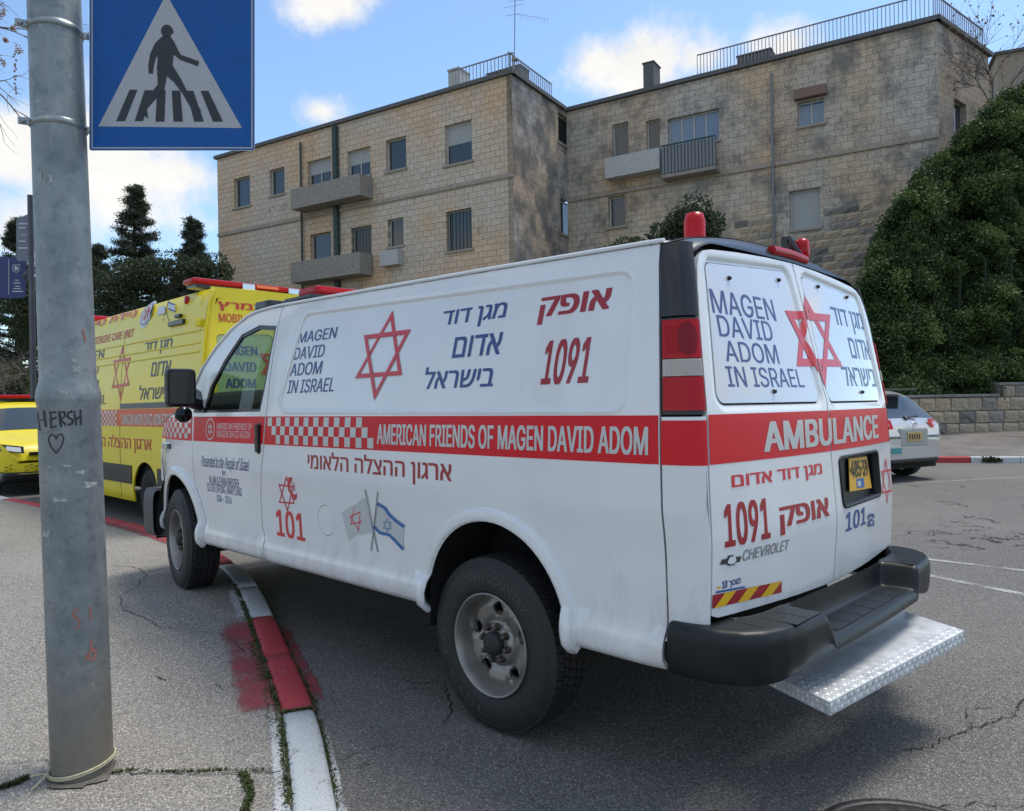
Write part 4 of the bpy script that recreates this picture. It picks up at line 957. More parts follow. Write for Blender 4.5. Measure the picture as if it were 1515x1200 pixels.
# ---- tree out of frame whose bare branches hang into the top left corner
base = at(-330, 600, 6.2); base.z = .1
rt = empty('bare_tree', tuple(base), label='bare branches with dry seed pods hanging into the top left corner', cat='tree'); mb = MB(); tips = []; rnd = random.Random(21)
mb.tube([(0, 0, 0), (.05, .05, 2.0), (0, .1, 3.6)], [.16, .13, .10], 10)
for tx, ty in ((10, -40), (38, 60), (-20, 120), (30, 150), (-30, 40), (20, 10), (44, -10)):
    tgt = at(tx - 40, ty - 20, 5.9 + rnd.uniform(-.4, .4)) - base; st = Vector((0, .1, rnd.uniform(2.4, 3.6))); mid = st.lerp(tgt, .55) + Vector((0, 0, .25)); q = st.lerp(tgt, .82) + Vector((0, 0, .15))
    mb.tube([st, mid, q, tgt], [.045, .022, .012, .008], 6)
    for a in (mid, q, tgt):
        for _ in range(2): branch(mb, a.copy(), ((tgt - mid).normalized() * .7 + Vector((rnd.gauss(0, .5), rnd.gauss(0, .5), rnd.gauss(-.15, .4)))).normalized(), rnd.uniform(.22, .42), .006, 2, rnd, tips, .03, .6, 4, (2, 3))
mb.build('branches', barkg, rt)
podm = mat('dry_seed_pod', (.30, .20, .12), .9, noise=.5, nscale=60)
mb = MB(); pods = [(20, 42, .9), (27, 74, 1.3), (4, 92, 1.5), (8, 60, .8), (3, 20, 1.1)]
for px, py, s_ in pods:
    c = at(px, py, 5.8) - base
    for _ in range(26): v = Vector((rnd.gauss(0, 1), rnd.gauss(0, 1), rnd.gauss(0, 1.2))) * .011 * s_; mb.add([c + v + Vector(w) * .009 for w in ((1, 0, 0), (-.5, .8, 0), (-.5, -.8, .2), (0, 0, 1.2))], [(0, 1, 2), (0, 3, 1), (1, 3, 2), (2, 3, 0)])
for k in range(14): c = at(22 + rnd.uniform(-2, 2), 80 + k * 4.4 + rnd.uniform(-2, 2), 5.8) - base; mb.box(tuple(c - Vector((.006,) * 3)), tuple(c + Vector((.006,) * 3)))
mb.build('seed_pods', podm, rt)['kind'] = 'stuff'
# bare leafed twigs at the top right
base = at(1480, 200, 26); b2 = base.copy(); b2.z = 9.5
rt2, tips = bare(b2, 8.0, 91, 'bare reddish twigs with a few dry leaves at the top right corner', twig, 5, spread=.55, kids=(3, 4), L0=.32, r0=.06)
tp = np.array([tuple(t[0]) for t in tips]); sel = rng.choice(len(tp), min(len(tp), 500), replace=False)
leaves('dry_leaves', tp[sel] , .10, leafmat('dry_leaf', (.10, .05, .03), (.22, .12, .07)), rt2, .6, -.2, None, rng)
# ================================================================== WHITE AMBULANCE VAN
white = mat('white_paint', (.74, .755, .765), .22, coat=.6, noise=.05, nscale=2.5, bump=.006, bscale=3)
dirtwhite = white
def _dirt():
    nt = white.node_tree; N = nt.nodes; L = nt.links; b = N['Principled BSDF']; src = b.inputs['Base Color'].links[0].from_socket
    tc = N.new('ShaderNodeTexCoord'); s_ = N.new('ShaderNodeSeparateXYZ'); L.new(tc.outputs['Object'], s_.inputs[0])
    mp = N.new('ShaderNodeMapping'); mp.inputs['Scale'].default_value = (1, 1, .35); L.new(tc.outputs['Object'], mp.inputs[0])
    n = N.new('ShaderNodeTexNoise'); n.inputs['Scale'].default_value = 9; n.inputs['Detail'].default_value = 10; n.inputs['Roughness'].default_value = .7; L.new(mp.outputs[0], n.inputs['Vector'])
    low = N.new('ShaderNodeMapRange'); low.inputs['From Min'].default_value = .95; low.inputs['From Max'].default_value = .48; low.inputs['To Max'].default_value = .30; L.new(s_.outputs['Z'], low.inputs['Value'])
    a = N.new('ShaderNodeMath'); a.operation = 'ADD'; L.new(n.outputs['Fac'], a.inputs[0]); L.new(low.outputs[0], a.inputs[1])
    r = N.new('ShaderNodeMapRange'); r.inputs['From Min'].default_value = .66; r.inputs['From Max'].default_value = 1.02; r.inputs['To Max'].default_value = .50; L.new(a.outputs[0], r.inputs['Value'])
    mx = N.new('ShaderNodeMixRGB'); L.new(r.outputs[0], mx.inputs[0]); L.new(src, mx.inputs[1]); mx.inputs[2].default_value = (.36, .33, .29, 1); L.new(mx.outputs[0], b.inputs['Base Color'])
_dirt()
redv = mat('red_vinyl', (.62, .008, .016), .4, spec=.3)
redtx = mat('dark_red_vinyl', (.33, .01, .018), .35, coat=.2)
redst = mat('red_star_vinyl', (.60, .02, .035), .35, coat=.2)
navy = mat('navy_vinyl', (.022, .05, .20), .35, coat=.2)
navy2 = mat('blue_vinyl', (.02, .075, .28), .35, coat=.2)
greyrf = mat('grey_reflective_vinyl', (.52, .53, .52), .4, coat=.3)
blkpl = mat('black_plastic', (.008, .0105, .013), .38, spec=.35, noise=.2, nscale=14, bump=.10, bscale=350)
blktrim = mat('black_trim', (.012, .013, .015), .3, noise=.2, nscale=6, coat=.1)
rubber = mat('rubber', (.014, .014, .014), .8, noise=.3, nscale=10)
dark = mat('dark_underside', (.01, .01, .01), .85, noise=.3)
steel = mat('wheel_steel', (.30, .285, .265), .42, metal=.75, noise=.25, nscale=9)
chrome = mat('chrome', (.6, .6, .6), .15, metal=1)
galv = mat('galvanised_steel', (.66, .69, .71), .38, metal=.35, noise=.2, nscale=14, bump=.05, bscale=60)

PROF = table([.40, .47, .49, .515, .56, .605, .625, .66, .90, 1.00, 1.06, 1.10, 1.30, 1.42, 1.50, 1.75, 1.95, 2.03, 2.10],
             [.90, .935, .975, .999, 1.003, .994, .972, .969, .982, .993, 1.0, .999, .994, .986, .976, .945, .915, .892, .85], .008)
def lift(x, z): return .022 * (max(-.95, min(1.9, x)) + .95) * smooth01((z - 1.5) / .45)
def Yside(x, z):
    y = PROF(z - lift(x, z))
    if x > 2.9: y -= .115 * ((x - 2.9) / .95) ** 2.2
    if x < -.84: y -= .012 * ((-.84 - x) / .12) ** 2
    return y
def S(px, py, off=0):
    y = .98
    for _ in range(12):
        p = on(px, py, 1, y); y = Yside(p.x, p.z) + off
    return (p.x, p.z)
def FS(off=0.0, sgn=1):
    def F(x, z):
        y = Yside(x, z)
        return Vector((x, sgn * (y + off), z))
    return F
XEDGE = table([.45, .51, .96, 1.41, 1.75, 2.03, 2.1], [-.955, -.96, -.966, -.957, -.936, -.914, -.905], .03)
XR0 = table([.60, .67, .80, .95, 1.05, 1.23, 1.41, 1.65, 1.90, 2.06, 2.15], [-1.170, -1.176, -1.186, -1.196, -1.186, -1.172, -1.165, -1.108, -1.052, -1.014, -.99], .03)
XR1 = table([.60, .72, .95, 1.22, 1.42, 1.72, 1.92, 2.10], [-1.11, -1.114, -1.122, -1.113, -1.103, -1.061, -1.031, -.99], .03)
YD = table([.60, 1.25, 1.42, 1.72, 1.92, 2.05, 2.1], [.92, .92, .91, .875, .842, .81, .79], .04)     # outer edge of the doors
def Xrear(y, z):
    a = abs(y) / YD(z); return XR0(z) + (XR1(z) - XR0(z)) * a * a
def FR(off=0.0):
    return lambda y, z: Vector((Xrear(y, z) - off, y, z))
def R_(px, py, off=0):
    x = -1.15
    for _ in range(12):
        p = on(px, py, 0, x); x = Xrear(p.y, p.z) - off
    y = p.y if p.y > 0 else p.y * (1 + .125 * p.y)
    return (y, p.z)
def corner(t, z, sgn=1, off=0):
    xs = XEDGE(z); p0 = Vector((xs, Yside(xs, z), z)); yd = YD(z); p2 = Vector((Xrear(yd, z), yd, z)); p1 = Vector((p2.x + .012, p0.y - .004, z))
    q = p0 * (1 - t) ** 2 + p1 * 2 * t * (1 - t) + p2 * t * t
    if off:
        tg = ((p1 - p0) * (1 - t) + (p2 - p1) * t).normalized(); q = q + Vector((tg.y, -tg.x, 0)) * off
    return Vector((q.x, sgn * q.y, z))
ZE = table([-.96, -.9, 0, .95, 1.85, 2.0, 2.2, 2.33, 2.47, 2.62, 2.85, 3.04, 3.10, 3.5, 3.75, 3.87, 3.93, 3.97],
           [2.028, 2.03, 2.052, 2.07, 2.085, 2.085, 2.075, 2.05, 2.00, 1.93, 1.79, 1.60, 1.455, 1.41, 1.36, 1.28, 1.15, 1.0], .025)
ARCH_R = ((-.085, .515), .425); ARCH_F = ((3.345, .515), .445)
def arch_poly(A, d=0, low=.30, n=30):
    (cx, cz), r = A; r += d
    return [(cx + r, low)] + [(cx + r * math.cos(PI * k / n), cz + r * math.sin(PI * k / n)) for k in range(n + 1)] + [(cx - r, low)]
def arch_sd(A):
    (cx, cz), r = A
    return lambda P: np.hypot(P[:, 0] - cx, np.maximum(P[:, 1] - cz, 0)) - r
def flare(d):
    if d > .07: return 0.0
    return .030 * (1 - smooth01((d - .047) / .015)) + .004 * math.sin(PI * min(1, max(0, d) / .045)) - .010 * (1 - smooth01(max(0, d) / .008))
AF_R = (arch_sd(ARCH_R), flare); AF_F = (arch_sd(ARCH_F), flare)
def archloops(A): return [arch_poly(A, d, .2) for d in (.008, .022, .038, .047, .052, .057, .063, .070)]

van = empty('ambulance_van', (0, 0, 0), 0, 'white ambulance van with red stripe and blue lettering, parked half on the kerb', 'ambulance')

# ---- seams measured on the side
seam_px = [(417, 461), (408, 500), (399, 560), (395, 600), (390, 662), (386, 695), (385.5, 737), (388, 780), (394, 826), (395, 836)]
seam = [S(*p) for p in seam_px]                 # rear edge of the driver's door, top to bottom
top_seam = (seam[0][0], ZE(seam[0][0]) - .004)
ZB = .487
def side_panel_outline():
    b = [(seam[i][0] - .004, seam[i][1]) for i in range(1, len(seam) - 1)]
    xe = [(XEDGE(z) + .003, z) for z in np.linspace(ZB, 2.02, 14)]
    top = [(x, ZE(x) - .004) for x in np.linspace(-.91, top_seam[0] - .004, 12)]
    return [(seam[-1][0] - .004, ZB)] + b[::-1] + top[::-1] + xe[::-1]
PANEL = [S(452, 465), S(410, 608), S(925, 606), S(938, 400)]
PR = [.07, .05, .09, .07]
psd = sd_r(rpoly(PANEL, .07, 0, 8))
def bead(d): return -.007 * smooth01((.010 - d) / .020) + .004 * math.exp(-((d - .004) / .009) ** 2)
pl_loops = [rpoly(PANEL, .07, d, 8) for d in (-.018, -.008, 0, .006, .013, .024)]
out = side_panel_outline()
FUEL = S(482, 770)
fs = [( FUEL[0] + .088 * math.cos(a), FUEL[1] + .088 * math.sin(a)) for a in np.linspace(0, 2 * PI, 40)[:-1]]
AR = arch_poly(ARCH_R)
side = patch('side_panel', out, FS(), white, van, holes=[AR, fs], loops=archloops(ARCH_R) + pl_loops, feats=[AF_R, (psd, bead)], step=.07, flip=True, lip=.02)
patch('fuel_flap', [(FUEL[0] + .085 * math.cos(a), FUEL[1] + .085 * math.sin(a)) for a in np.linspace(0, 2 * PI, 40)[:-1]], FS(-.001), white, van, step=.05, flip=True)
side2 = patch('side_panel', out, FS(0, -1), white, van, holes=[AR], loops=archloops(ARCH_R), feats=[AF_R], step=.09, lip=.02)
# ---- driver's door with window
A_top = [(x, ZE(x) - .005) for x in np.linspace(seam[0][0] + .004, 3.0, 16)]
fr_seam = [(3.0, ZE(3.0)), (3.0, 1.50), (2.975, 1.42), (2.985, 1.04), (2.985, .93)]
afr = [(ARCH_F[0][0] - (ARCH_F[1] + .075) * math.cos(a), ARCH_F[0][1] + (ARCH_F[1] + .075) * math.sin(a)) for a in np.linspace(math.radians(46), 0, 8)]
door = [(s[0] + .004, s[1]) for s in seam[1:-1]][::-1] + A_top + [(2.985, 1.42), (2.987, 1.04)] + afr + [(2.83, ZB + .004), (seam[-1][0] + .004, ZB)]
WIN = [S(384.5, 609), S(397, 545), S(409, 482), S(384, 481), S(357, 495), S(332, 532), S(310, 573), S(299, 611)]
WIN = rpoly(WIN, [.025, .3, .05, .12, .2, .3, .3, .03], 0, 5) if False else WIN
WINI = [(a, b) for a, b in resample(WIN, .04)]
for sgn in (1, -1):
    d_ = patch('front_door', door, FS(0, sgn), white, van, holes=[WINI], loops=[], step=.07, flip=sgn > 0, lip=.03)
    fr_out = WINI; c = np.array(WINI).mean(0)
    inn = [tuple(c + (np.array(q) - c) * .925) for q in WINI]
    patch('window_seal', WINI, FS(-.006, sgn), blktrim, d_, holes=[inn], step=.06, flip=sgn > 0, lip=.02, ring=0)
    gl = patch('window_glass', inn, FS(-.014, sgn), None, d_, step=.08, flip=sgn > 0, lip=0, ring=0, drop=0)
    gm = bpy.data.materials.get('green_glass')
    if gm is None:
        gm = bpy.data.materials.new('green_glass'); gm.use_nodes = True; N = gm.node_tree.nodes; L = gm.node_tree.links; N.clear()
        o_ = N.new('ShaderNodeOutputMaterial'); mx = N.new('ShaderNodeMixShader'); t_ = N.new('ShaderNodeBsdfTransparent'); g_ = N.new('ShaderNodeBsdfGlossy'); f_ = N.new('ShaderNodeFresnel')
        t_.inputs[0].default_value = (.50, .61, .54, 1); g_.inputs['Roughness'].default_value = .01; f_.inputs[0].default_value = 1.35
        L.new(f_.outputs[0], mx.inputs[0]); L.new(t_.outputs[0], mx.inputs[1]); L.new(g_.outputs[0], mx.inputs[2]); L.new(mx.outputs[0], o_.inputs[0])
    gl.data.materials.append(gm)
    # the door handle: a tall black recess with a bar
    if sgn > 0: h0, h1 = S(383.5, 625), S(383.5, 672)
    hx = h0[0] + .0; yh = Yside(hx, 1.26)
    hp = rpoly([(hx - .028, h1[1]), (hx + .028, h1[1]), (hx + .028, h0[1]), (hx - .028, h0[1])], .024, 0, 5)
    mb = MB(); mb.box((hx - .019, yh - .006, h1[1] + .012), (hx + .019, yh + .022, h0[1] - .012), .008)
    if sgn < 0: mb.v = [(a, -b, c_) for a, b, c_ in mb.v]
    ho = patch('handle_recess', hp, FS(.004, sgn), blktrim, d_, step=.03, flip=sgn > 0, lip=.006, ring=0)
    mb.build('handle', blktrim, d_, recalc=True)
patch('seam_shade_strip', [(a + .02, b) for a, b in seam[1:-1]][::-1] + [(a - .02, b) for a, b in seam[1:-1]], FS(-.006), rubber, van, step=.02, flip=True, lip=0, ring=0, drop=0)  # dark strip added behind the door seam, standing in for the gap's shade
patch('seam_shade_strip', [(2.96, .6), (3.02, .6), (3.02, 1.42), (2.95, 1.42)], FS(-.006), rubber, van, step=.02, flip=True, lip=0, ring=0, drop=0)  # front door seam: its shade painted as another added dark strip
# ---- front fender
fend = [(2.993, 1.42), (2.99, .935)] + [(a - .012, b + .004) for a, b in afr[:1]] 
fend = [(3.008, ZE(3.01) - .005), (2.981, 1.42), (2.993, 1.04), (2.993, .93)] + [(ARCH_F[0][0] - (ARCH_F[1] + .066) * math.cos(a), ARCH_F[0][1] + (ARCH_F[1] + .066) * math.sin(a)) for a in np.linspace(math.radians(46), 0, 8)] + [(2.84, .49), (2.9, .49), (3.79, .49), (3.82, .60), (3.86, .85), (3.90, 1.05), (3.91, 1.2)] + [(x, ZE(x) - .005) for x in (3.88, 3.82, 3.7, 3.5, 3.3, 3.12, 3.07)]
for sgn in (1, -1):
    patch('front_fender', fend, FS(0, sgn), white, van, holes=[arch_poly(ARCH_F)], loops=archloops(ARCH_F), feats=[AF_F], step=.07, flip=sgn > 0, lip=.02)
# ---- rear corner panels, black upper pillar, tail lights
Z_T0 = 1.405; Z_T1 = 1.745
redlens = mat('red_lens', (.42, .003, .008), .25, coat=.0, spec=.3)
clear = mat('clear_lens', (.46, .40, .35), .2, coat=.4)
def rrect(a0, b0, a1, b1, r, n=5): return rpoly([(a0, b0), (a1, b0), (a1, b1), (a0, b1)], r, 0, n)
for sgn in (1, -1):
    F = lambda t, z, s=sgn: corner(t / .25, z, s)
    fl = sgn < 0
    patch('corner_panel', [(.004, .60), (.246, .60), (.246, Z_T0 - .014), (.004, Z_T0 - .014)], F, white, van, step=.035, flip=fl)
    patch('corner_pillar', [(.004, Z_T1 + .006), (.246, Z_T1 + .006), (.246, 2.028), (.15, 2.03), (.004, 2.024)], F, blktrim, van, step=.035, flip=fl)
    tl = patch('tail_light', [(.004, Z_T0 - .006), (.246, Z_T0 - .006), (.246, Z_T1), (.004, Z_T1)], lambda t, z, s=sgn: corner(t / .25, z, s, -.006), blktrim, van, step=.04, flip=fl)
    FL = lambda t, z, s=sgn: corner(t / .25, z, s, .006)
    zc0, zc1 = 1.535, 1.595
    for nm, a, b, mt in (('red_lens', Z_T0 + .008, zc0 - .003, redlens), ('reverse_lens', zc0, zc1, clear), ('red_lens', zc1 + .003, Z_T1 - .008, redlens)):
        ln = patch(nm, [(.014, a), (.236, a), (.236, b), (.014, b)], FL, mt, tl, step=.02, flip=fl, lip=.014, feats=[(lambda P: P[:, 1], (lambda z: .0012 * abs(math.sin(z * 420))))] if False else [])
    rc_ = [(.150 + .062 * math.cos(a), 1.668 + .060 * math.sin(a)) for a in np.linspace(0, 2 * PI, 25)[:-1]]
    patch('reflector_bowl', rc_, lambda t, z, s=sgn: corner(t / .25, z, s, .0075), mat('deep_red_reflector', (.20, .002, .006), .3, spec=.3), tl, step=.02, flip=fl, lip=0, ring=0, drop=0)
    # lens flutes and the round reflector inside, as fine proud ribs
    mb = MB()
    for k in range(12):
        t = .03 + .085 * k / 11
        mb.tube([corner(t / .25, z, sgn, .0065) for z in np.linspace(zc1 + .02, Z_T1 - .03, 6)], .0009, 4, smooth=True)
    mb.build('lens_flutes', redlens, tl)
    mb = MB()
    for k in range(18):
        t = .03 + .195 * k / 17
        mb.tube([corner(t / .25, z, sgn, .0065) for z in (zc0 + .006, zc1 - .006)], .0012, 4)
    mb.build('lens_flutes', clear, tl)
    patch('stripe', [(.003, 1.222), (.247, 1.222), (.247, 1.3965 - .018), (.003, 1.3965 - .018)], lambda t, z, s=sgn: corner(t / .25, z, s, .0012), redv, van, step=.03, flip=fl, lip=0, ring=0, drop=0)
# ---- rear doors
DT = 2.035
def door_out(s):
    o = [(.005, .665)] + [(.88, .688), (YD(.72) - .006, .70)] + [(YD(z) - .006, z) for z in np.linspace(.8, 1.86, 12)]
    c0 = (YD(1.86) - .006, 1.86)
    o += [(.826, 1.93), (.80, 1.975), (.76, 2.003), (.70, 2.015), (.5, 2.03), (.25, 2.042), (.005, 2.048)]
    return [(a * s, b) for a, b in o]
WQL = [R_(1046, 392), R_(1158, 391), R_(1228, 604), R_(1064, 605)]
print('WQL', [tuple(round(c, 3) for c in q) for q in WQL], 'R', [tuple(round(c, 3) for c in R_(*q)) for q in [(1188, 402), (1255, 420), (1316, 598), (1234, 600)]])
WPOLY = [(.835, 1.43), (.045, 1.43), (.075, 2.008), (.755, 1.965)]
wfilm = mat('white_film_glass', (.60, .63, .68), .07, coat=1.0, spec=.6)
for s in (1, -1):
    wp = [(a * s, b) for a, b in WPOLY]
    
    wl = [rpoly(wp, .045, d, 7) for d in (0, .008, .02, .035, .05)]
    wsd = sd_r(wl[0])
    rec = lambda d: -.010 * (1 - smooth01((d + .002) / .034)) - .004 * math.exp(-((d - .006) / .008) ** 2)
    # belt crease low on the door
    dr = patch('rear_door', door_out(s), FR(), white, van, holes=[wl[0]], loops=wl[1:], feats=[(wsd, rec)], step=.07, flip=s > 0 and True, lip=.022, label='left rear door' if s > 0 else 'right rear door with number plate recess') if s > 0 else None
    if s < 0:
        PLQ = rpoly([R_(1246, 748), R_(1300, 735), R_(1304, 668), R_(1246, 674)], .03, 0, 5)
        ys = [q[0] for q in PLQ]; zs = [q[1] for q in PLQ]
        PB = (min(ys), max(ys), min(zs), max(zs)); print('plate box', PB)
        plq = rrect(PB[0], PB[2], PB[1], PB[3], .035)
        dr = patch('rear_door', door_out(s), FR(), white, van, holes=[wl[0], plq], loops=wl[1:], feats=[(wsd, rec)], step=.07, flip=True, lip=.022, label='right rear door with number plate recess')
    seal = patch('window_seal', rpoly(wp, .045, .003, 7), FR(-.016), rubber, dr, holes=[rpoly(wp, .045, -.007, 7)], step=.08, flip=True, lip=.004, ring=0)
    win = patch('rear_window', rpoly(wp, .045, -.006, 7), FR(-.010), wfilm, dr, step=.09, flip=True, lip=.01, label='rear window covered in white film')
    mb = MB()
    for (px, py) in ([(1081, 411), (1154, 414), (1148, 579)] if s > 0 else [(1213, 424), (1260, 441), (1281, 580)]):
        y, z = R_(px, py); P = FR(-.009)(y, z)
        M = Matrix.Translation(P)
        b = MB(); b.lathe([(.0001, -.012), (.006, -.0115), (.0085, -.007), (.0095, 0)], 10, 'x', M=M).build('bolt', blktrim, dr, recalc=True)
# header above the doors
hd = MB()
def hdr(u, v):
    y = .80 * (1 - 2 * u); tt = abs(y) / .80
    zt = 2.052 - .0 + (-.045 * max(0, (tt - .82) / .18) ** 2 - .012 * tt)
    top = roof_z(-.93, y)
    z = zt + (top - zt) * v; x = Xrear(y, 2.05) + .012 * v + .07 * v * v
    return Vector((x, y, z))
def roof_edge(x): z = ZE(x); return Yside(x, z), z
def roof_z(x, y):
    ye, ze = roof_edge(x); t = min(1, abs(y) / ye); return ze + .095 * (1 - t ** 2.6)
hd.grid(hdr, 40, 6, flip=True).build('rear_header', blktrim, van)
mb = MB(); 
def rs(u, v):
    x = -.935 + (2.0 + .935) * u; ye, ze = roof_edge(x); y = ye * (1 - 2 * v); z = roof_z(x, y)
    if u < .015: x += 0
    return Vector((x, y, z - .001))
mb.grid(rs, 40, 30, flip=True).build('roof', white, van)
# rounded black cap between the roof and the corner pillars
mb = MB()
def cap(u, v):
    y = .895 * (1 - 2 * u)
    a = max(0, abs(y) - .78) / .115
    xf = Xrear(min(.80, abs(y)), 2.05) + .085 + .05 * a
    x = xf + (-.885 - xf) * v
    return Vector((x, y, roof_z(-.93, y) + .004 - .006 * (1 - v) * 0 - .018 * a * a * (1 - v)))
mb.grid(cap, 40, 4, flip=True).build('roof_rear_trim', blktrim, van)
for s in (1, -1):       # drip rails
    MB().tube([(x, s * (roof_edge(x)[0] + .004), roof_edge(x)[1] + .006) for x in np.linspace(-.93, 2.3, 40)] + [(x, s * (roof_edge(x)[0] + .003), roof_edge(x)[1] + .003) for x in (2.5, 2.7, 2.9, 3.05)], .009, 8).build('drip_rail', white, van)
mb = MB(); P = [Vector((Xrear(y, 2.05) + .012 + .016 - .013, y, 2.083 + .008 * (1 - abs(y) * 4))) for y in np.linspace(.17, -.17, 9)]
mb.tube(P, .021, 10).build('brake_light', redlens, van, 'third brake light')
# ---- dark inner shell, floor, cabin
mb = MB()
def shell(x0, x1, ins=.03):
    xs = np.linspace(x0, x1, 12); prof = [.52, .7, 1.0, 1.4, 1.75, 1.98]
    vs = []
    for x in xs:
        row = [(x, Yside(max(x, -.84), z) - ins, z) for z in prof] + [(x, .55, roof_z(x, .5) - .03), (x, 0, roof_z(x, 0) - .03)]
        row += [(a, -b, c) for a, b, c in row[::-1][1:]]; vs += row
    n = len(row); fs_ = []
    for i in range(len(xs) - 1):
        for k in range(n - 1): fs_.append((i * n + k, i * n + k + 1, (i + 1) * n + k + 1, (i + 1) * n + k))
    fs_.append(tuple(range(n))); fs_.append(tuple(range((len(xs) - 1) * n, len(xs) * n)))
    mb.add(vs, fs_)
shell(-.93, 1.65)
# cut the shell round the rear wheels by keeping it above them: lower pieces are separate boxes
mb2 = MB(); mb2.box((-.92, -.93, .60), (-.60, .93, 1.2)); mb2.box((.42, -.93, .50), (1.65, .93, .62)); mb2.box((-.9, -.62, .45), (3.7, .62, .62))
mb.v = [(a, b if c > .99 or abs(b) < .6 else b, max(c, .99) if c < .99 else c) for a, b, c in mb.v]
mb.build('inner_shell', dark, van); mb2.build('chassis', dark, van)
# rear inner wall behind the doors and corners
mb = MB()
for s in (1, -1):
    mb.add([(-1.13, s * .015, .66), (-1.06, s * .89, .66), (-1.06, s * .88, 1.4), (-.97, s * .80, 2.02), (-.985, s * .015, 2.06), (-1.12, s * .015, 1.4)], [(0, 1, 2, 5), (5, 2, 3, 4)])
    for k in range(6):
        pass
def cin(u, v): 
    p = corner(u, .52 + 1.5 * v, 1, -.03); return p
mb.grid(cin, 6, 8); mb.grid(lambda u, v: Vector((cin(u, v).x, -cin(u, v).y, cin(u, v).z)), 6, 8)
mb.build('inner_rear_wall', dark, van)
mb = MB(); mb.add([(-1.16, .02, .66), (-1.16, -.02, .66), (-1.0, -.02, 2.05), (-1.0, .02, 2.05)], [(0, 1, 2, 3)]).build('door_seam', rubber, van)
# wheel wells
for (cx, cz), r in (ARCH_R, ARCH_F):
    for s in (1, -1):
        mb = MB(); n = 20; vs = []
        for k in range(n + 1):
            a = PI * k / n
            for y in (.955, .60): vs.append((cx + (r + .03) * math.cos(a), s * y, cz + (r + .03) * math.sin(a)))
        fs_ = [(2 * k, 2 * k + 1, 2 * k + 3, 2 * k + 2) for k in range(n)]
        vs += [(cx - r - .03, s * .955, .42), (cx - r - .03, s * .6, .42), (cx + r + .03, s * .955, .42), (cx + r + .03, s * .6, .42)]
        fs_ += [(2 * n, 2 * n + 1, 2 * n + 3, 2 * n + 2), (0, 1, 2 * n + 5, 2 * n + 4), tuple([2 * k + 1 for k in range(n + 1)] + [2 * n + 3, 2 * n + 5])]
        mb.add(vs, fs_).build('wheel_well', dark, van)
# cabin
cab = mat('cabin_grey', (.06, .06, .065), .8); seatm = mat('seat_cloth', (.05, .055, .065), .9, noise=.3)
mb = MB(); mb.box((1.70, -.90, .62), (3.05, .90, .68)); mb.box((1.66, -.88, .62), (1.70, .88, 1.15)); mb.box((2.78, -.90, .95), (3.06, .90, 1.40), .04); mb.box((1.66, -.9, 1.15), (1.69, -.2, 1.98)); mb.build('cabin_lining', cab, van)
for y in (.47, -.47):
    st = MB().box((1.80, y - .25, .70), (2.36, y + .25, 1.02), .05).build('seat', seatm, van)
    M = Matrix.Translation((1.86, y, .98)) @ Matrix.Rotation(math.radians(-12), 4, 'Y')
    MB().box((-.07, -.24, 0), (.07, .24, .56), .05, M).build('seat_back', seatm, st); MB().box((-.05, -.13, .60), (.05, .13, .80), .045, M).build('headrest', seatm, st)
M = Matrix.Translation((2.62, .42, 1.36)) @ Matrix.Rotation(math.radians(-58), 4, 'Y')
mb = MB(); mb.tube([(.19 * math.cos(a), .19 * math.sin(a), 0) for a in np.linspace(0, 2 * PI, 30)], .014, 8, cap=False, M=M)
for a in (0, 2.1, 4.2): mb.tube([(0, 0, 0), (.185 * math.cos(a), .185 * math.sin(a), 0)], .013, 6, M=M)
mb.tube([(0, 0, 0), (0, 0, -.3)], .03, 8, M=M); mb.build('steering_wheel', blkpl, van)
# ---- windscreen, hood, nose
wsm = bpy.data.materials.new('windscreen_glass'); wsm.use_nodes = True; N = wsm.node_tree.nodes; L = wsm.node_tree.links; N.clear(); o_ = N.new('ShaderNodeOutputMaterial'); mx = N.new('ShaderNodeMixShader'); t_ = N.new('ShaderNodeBsdfTransparent'); g_ = N.new('ShaderNodeBsdfGlossy'); t_.inputs[0].default_value = (.88, .95, .90, 1); g_.inputs['Roughness'].default_value = .01; mx.inputs[0].default_value = .10
L.new(t_.outputs[0], mx.inputs[1]); L.new(g_.outputs[0], mx.inputs[2]); L.new(mx.outputs[0], o_.inputs[0])
def ws(off):
    def f(u, v):
        x = 2.0 + 1.06 * u; ye, ze = roof_edge(x); y = (ye - .035) * (1 - 2 * v); t = abs(1 - 2 * v)
        bul = .022 * (1 - t * t)
        return Vector((x + bul * 1.3 * smooth01(u * 3), y, ze + .095 * (1 - u * .6) * (1 - t ** 2.6) * (1 - smooth01(u * 3.2) * .97) - off))
    return f
MB().grid(ws(.004), 16, 20, flip=True).build('windscreen', wsm, van)
for s in (1, -1):
    MB().tube([Vector((x, s * (roof_edge(x)[0] - .028), roof_edge(x)[1] - .008)) for x in np.linspace(1.95, 3.06, 14)], .027, 8).build('windscreen_pillar', white if s else white, van)
def hoodf(u, v):
    x = 3.06 + .87 * u; ye, ze = roof_edge(x); y = ye * (1 - 2 * v); t = abs(1 - 2 * v); return Vector((x + .07 * (1 - t * t) * u, y, ze + .05 * (1 - t ** 3) * (1 - .5 * u)))
MB().grid(hoodf, 16, 20, flip=True).build('hood', white, van)
def nose(u, v):
    t = 1 - 2 * v; z = 1.21 - .72 * u; ye = Yside(3.9, max(z, .6)); y = ye * t; return Vector((3.89 + .11 * (1 - t ** 4) + .03 * math.sin(PI * u), y, z))
MB().grid(nose, 8, 24, flip=True).build('front_panel', white, van)
g = MB().box((4.0, -.45, .82), (4.05, .45, 1.16), .02).build('grille', blkpl, van)
for k in range(5): MB().box((4.05, -.43, .85 + k * .06), (4.062, .43, .875 + k * .06)).build('slat', chrome, g)
hl = mat('headlamp_glass', (.7, .7, .72), .08, coat=1)
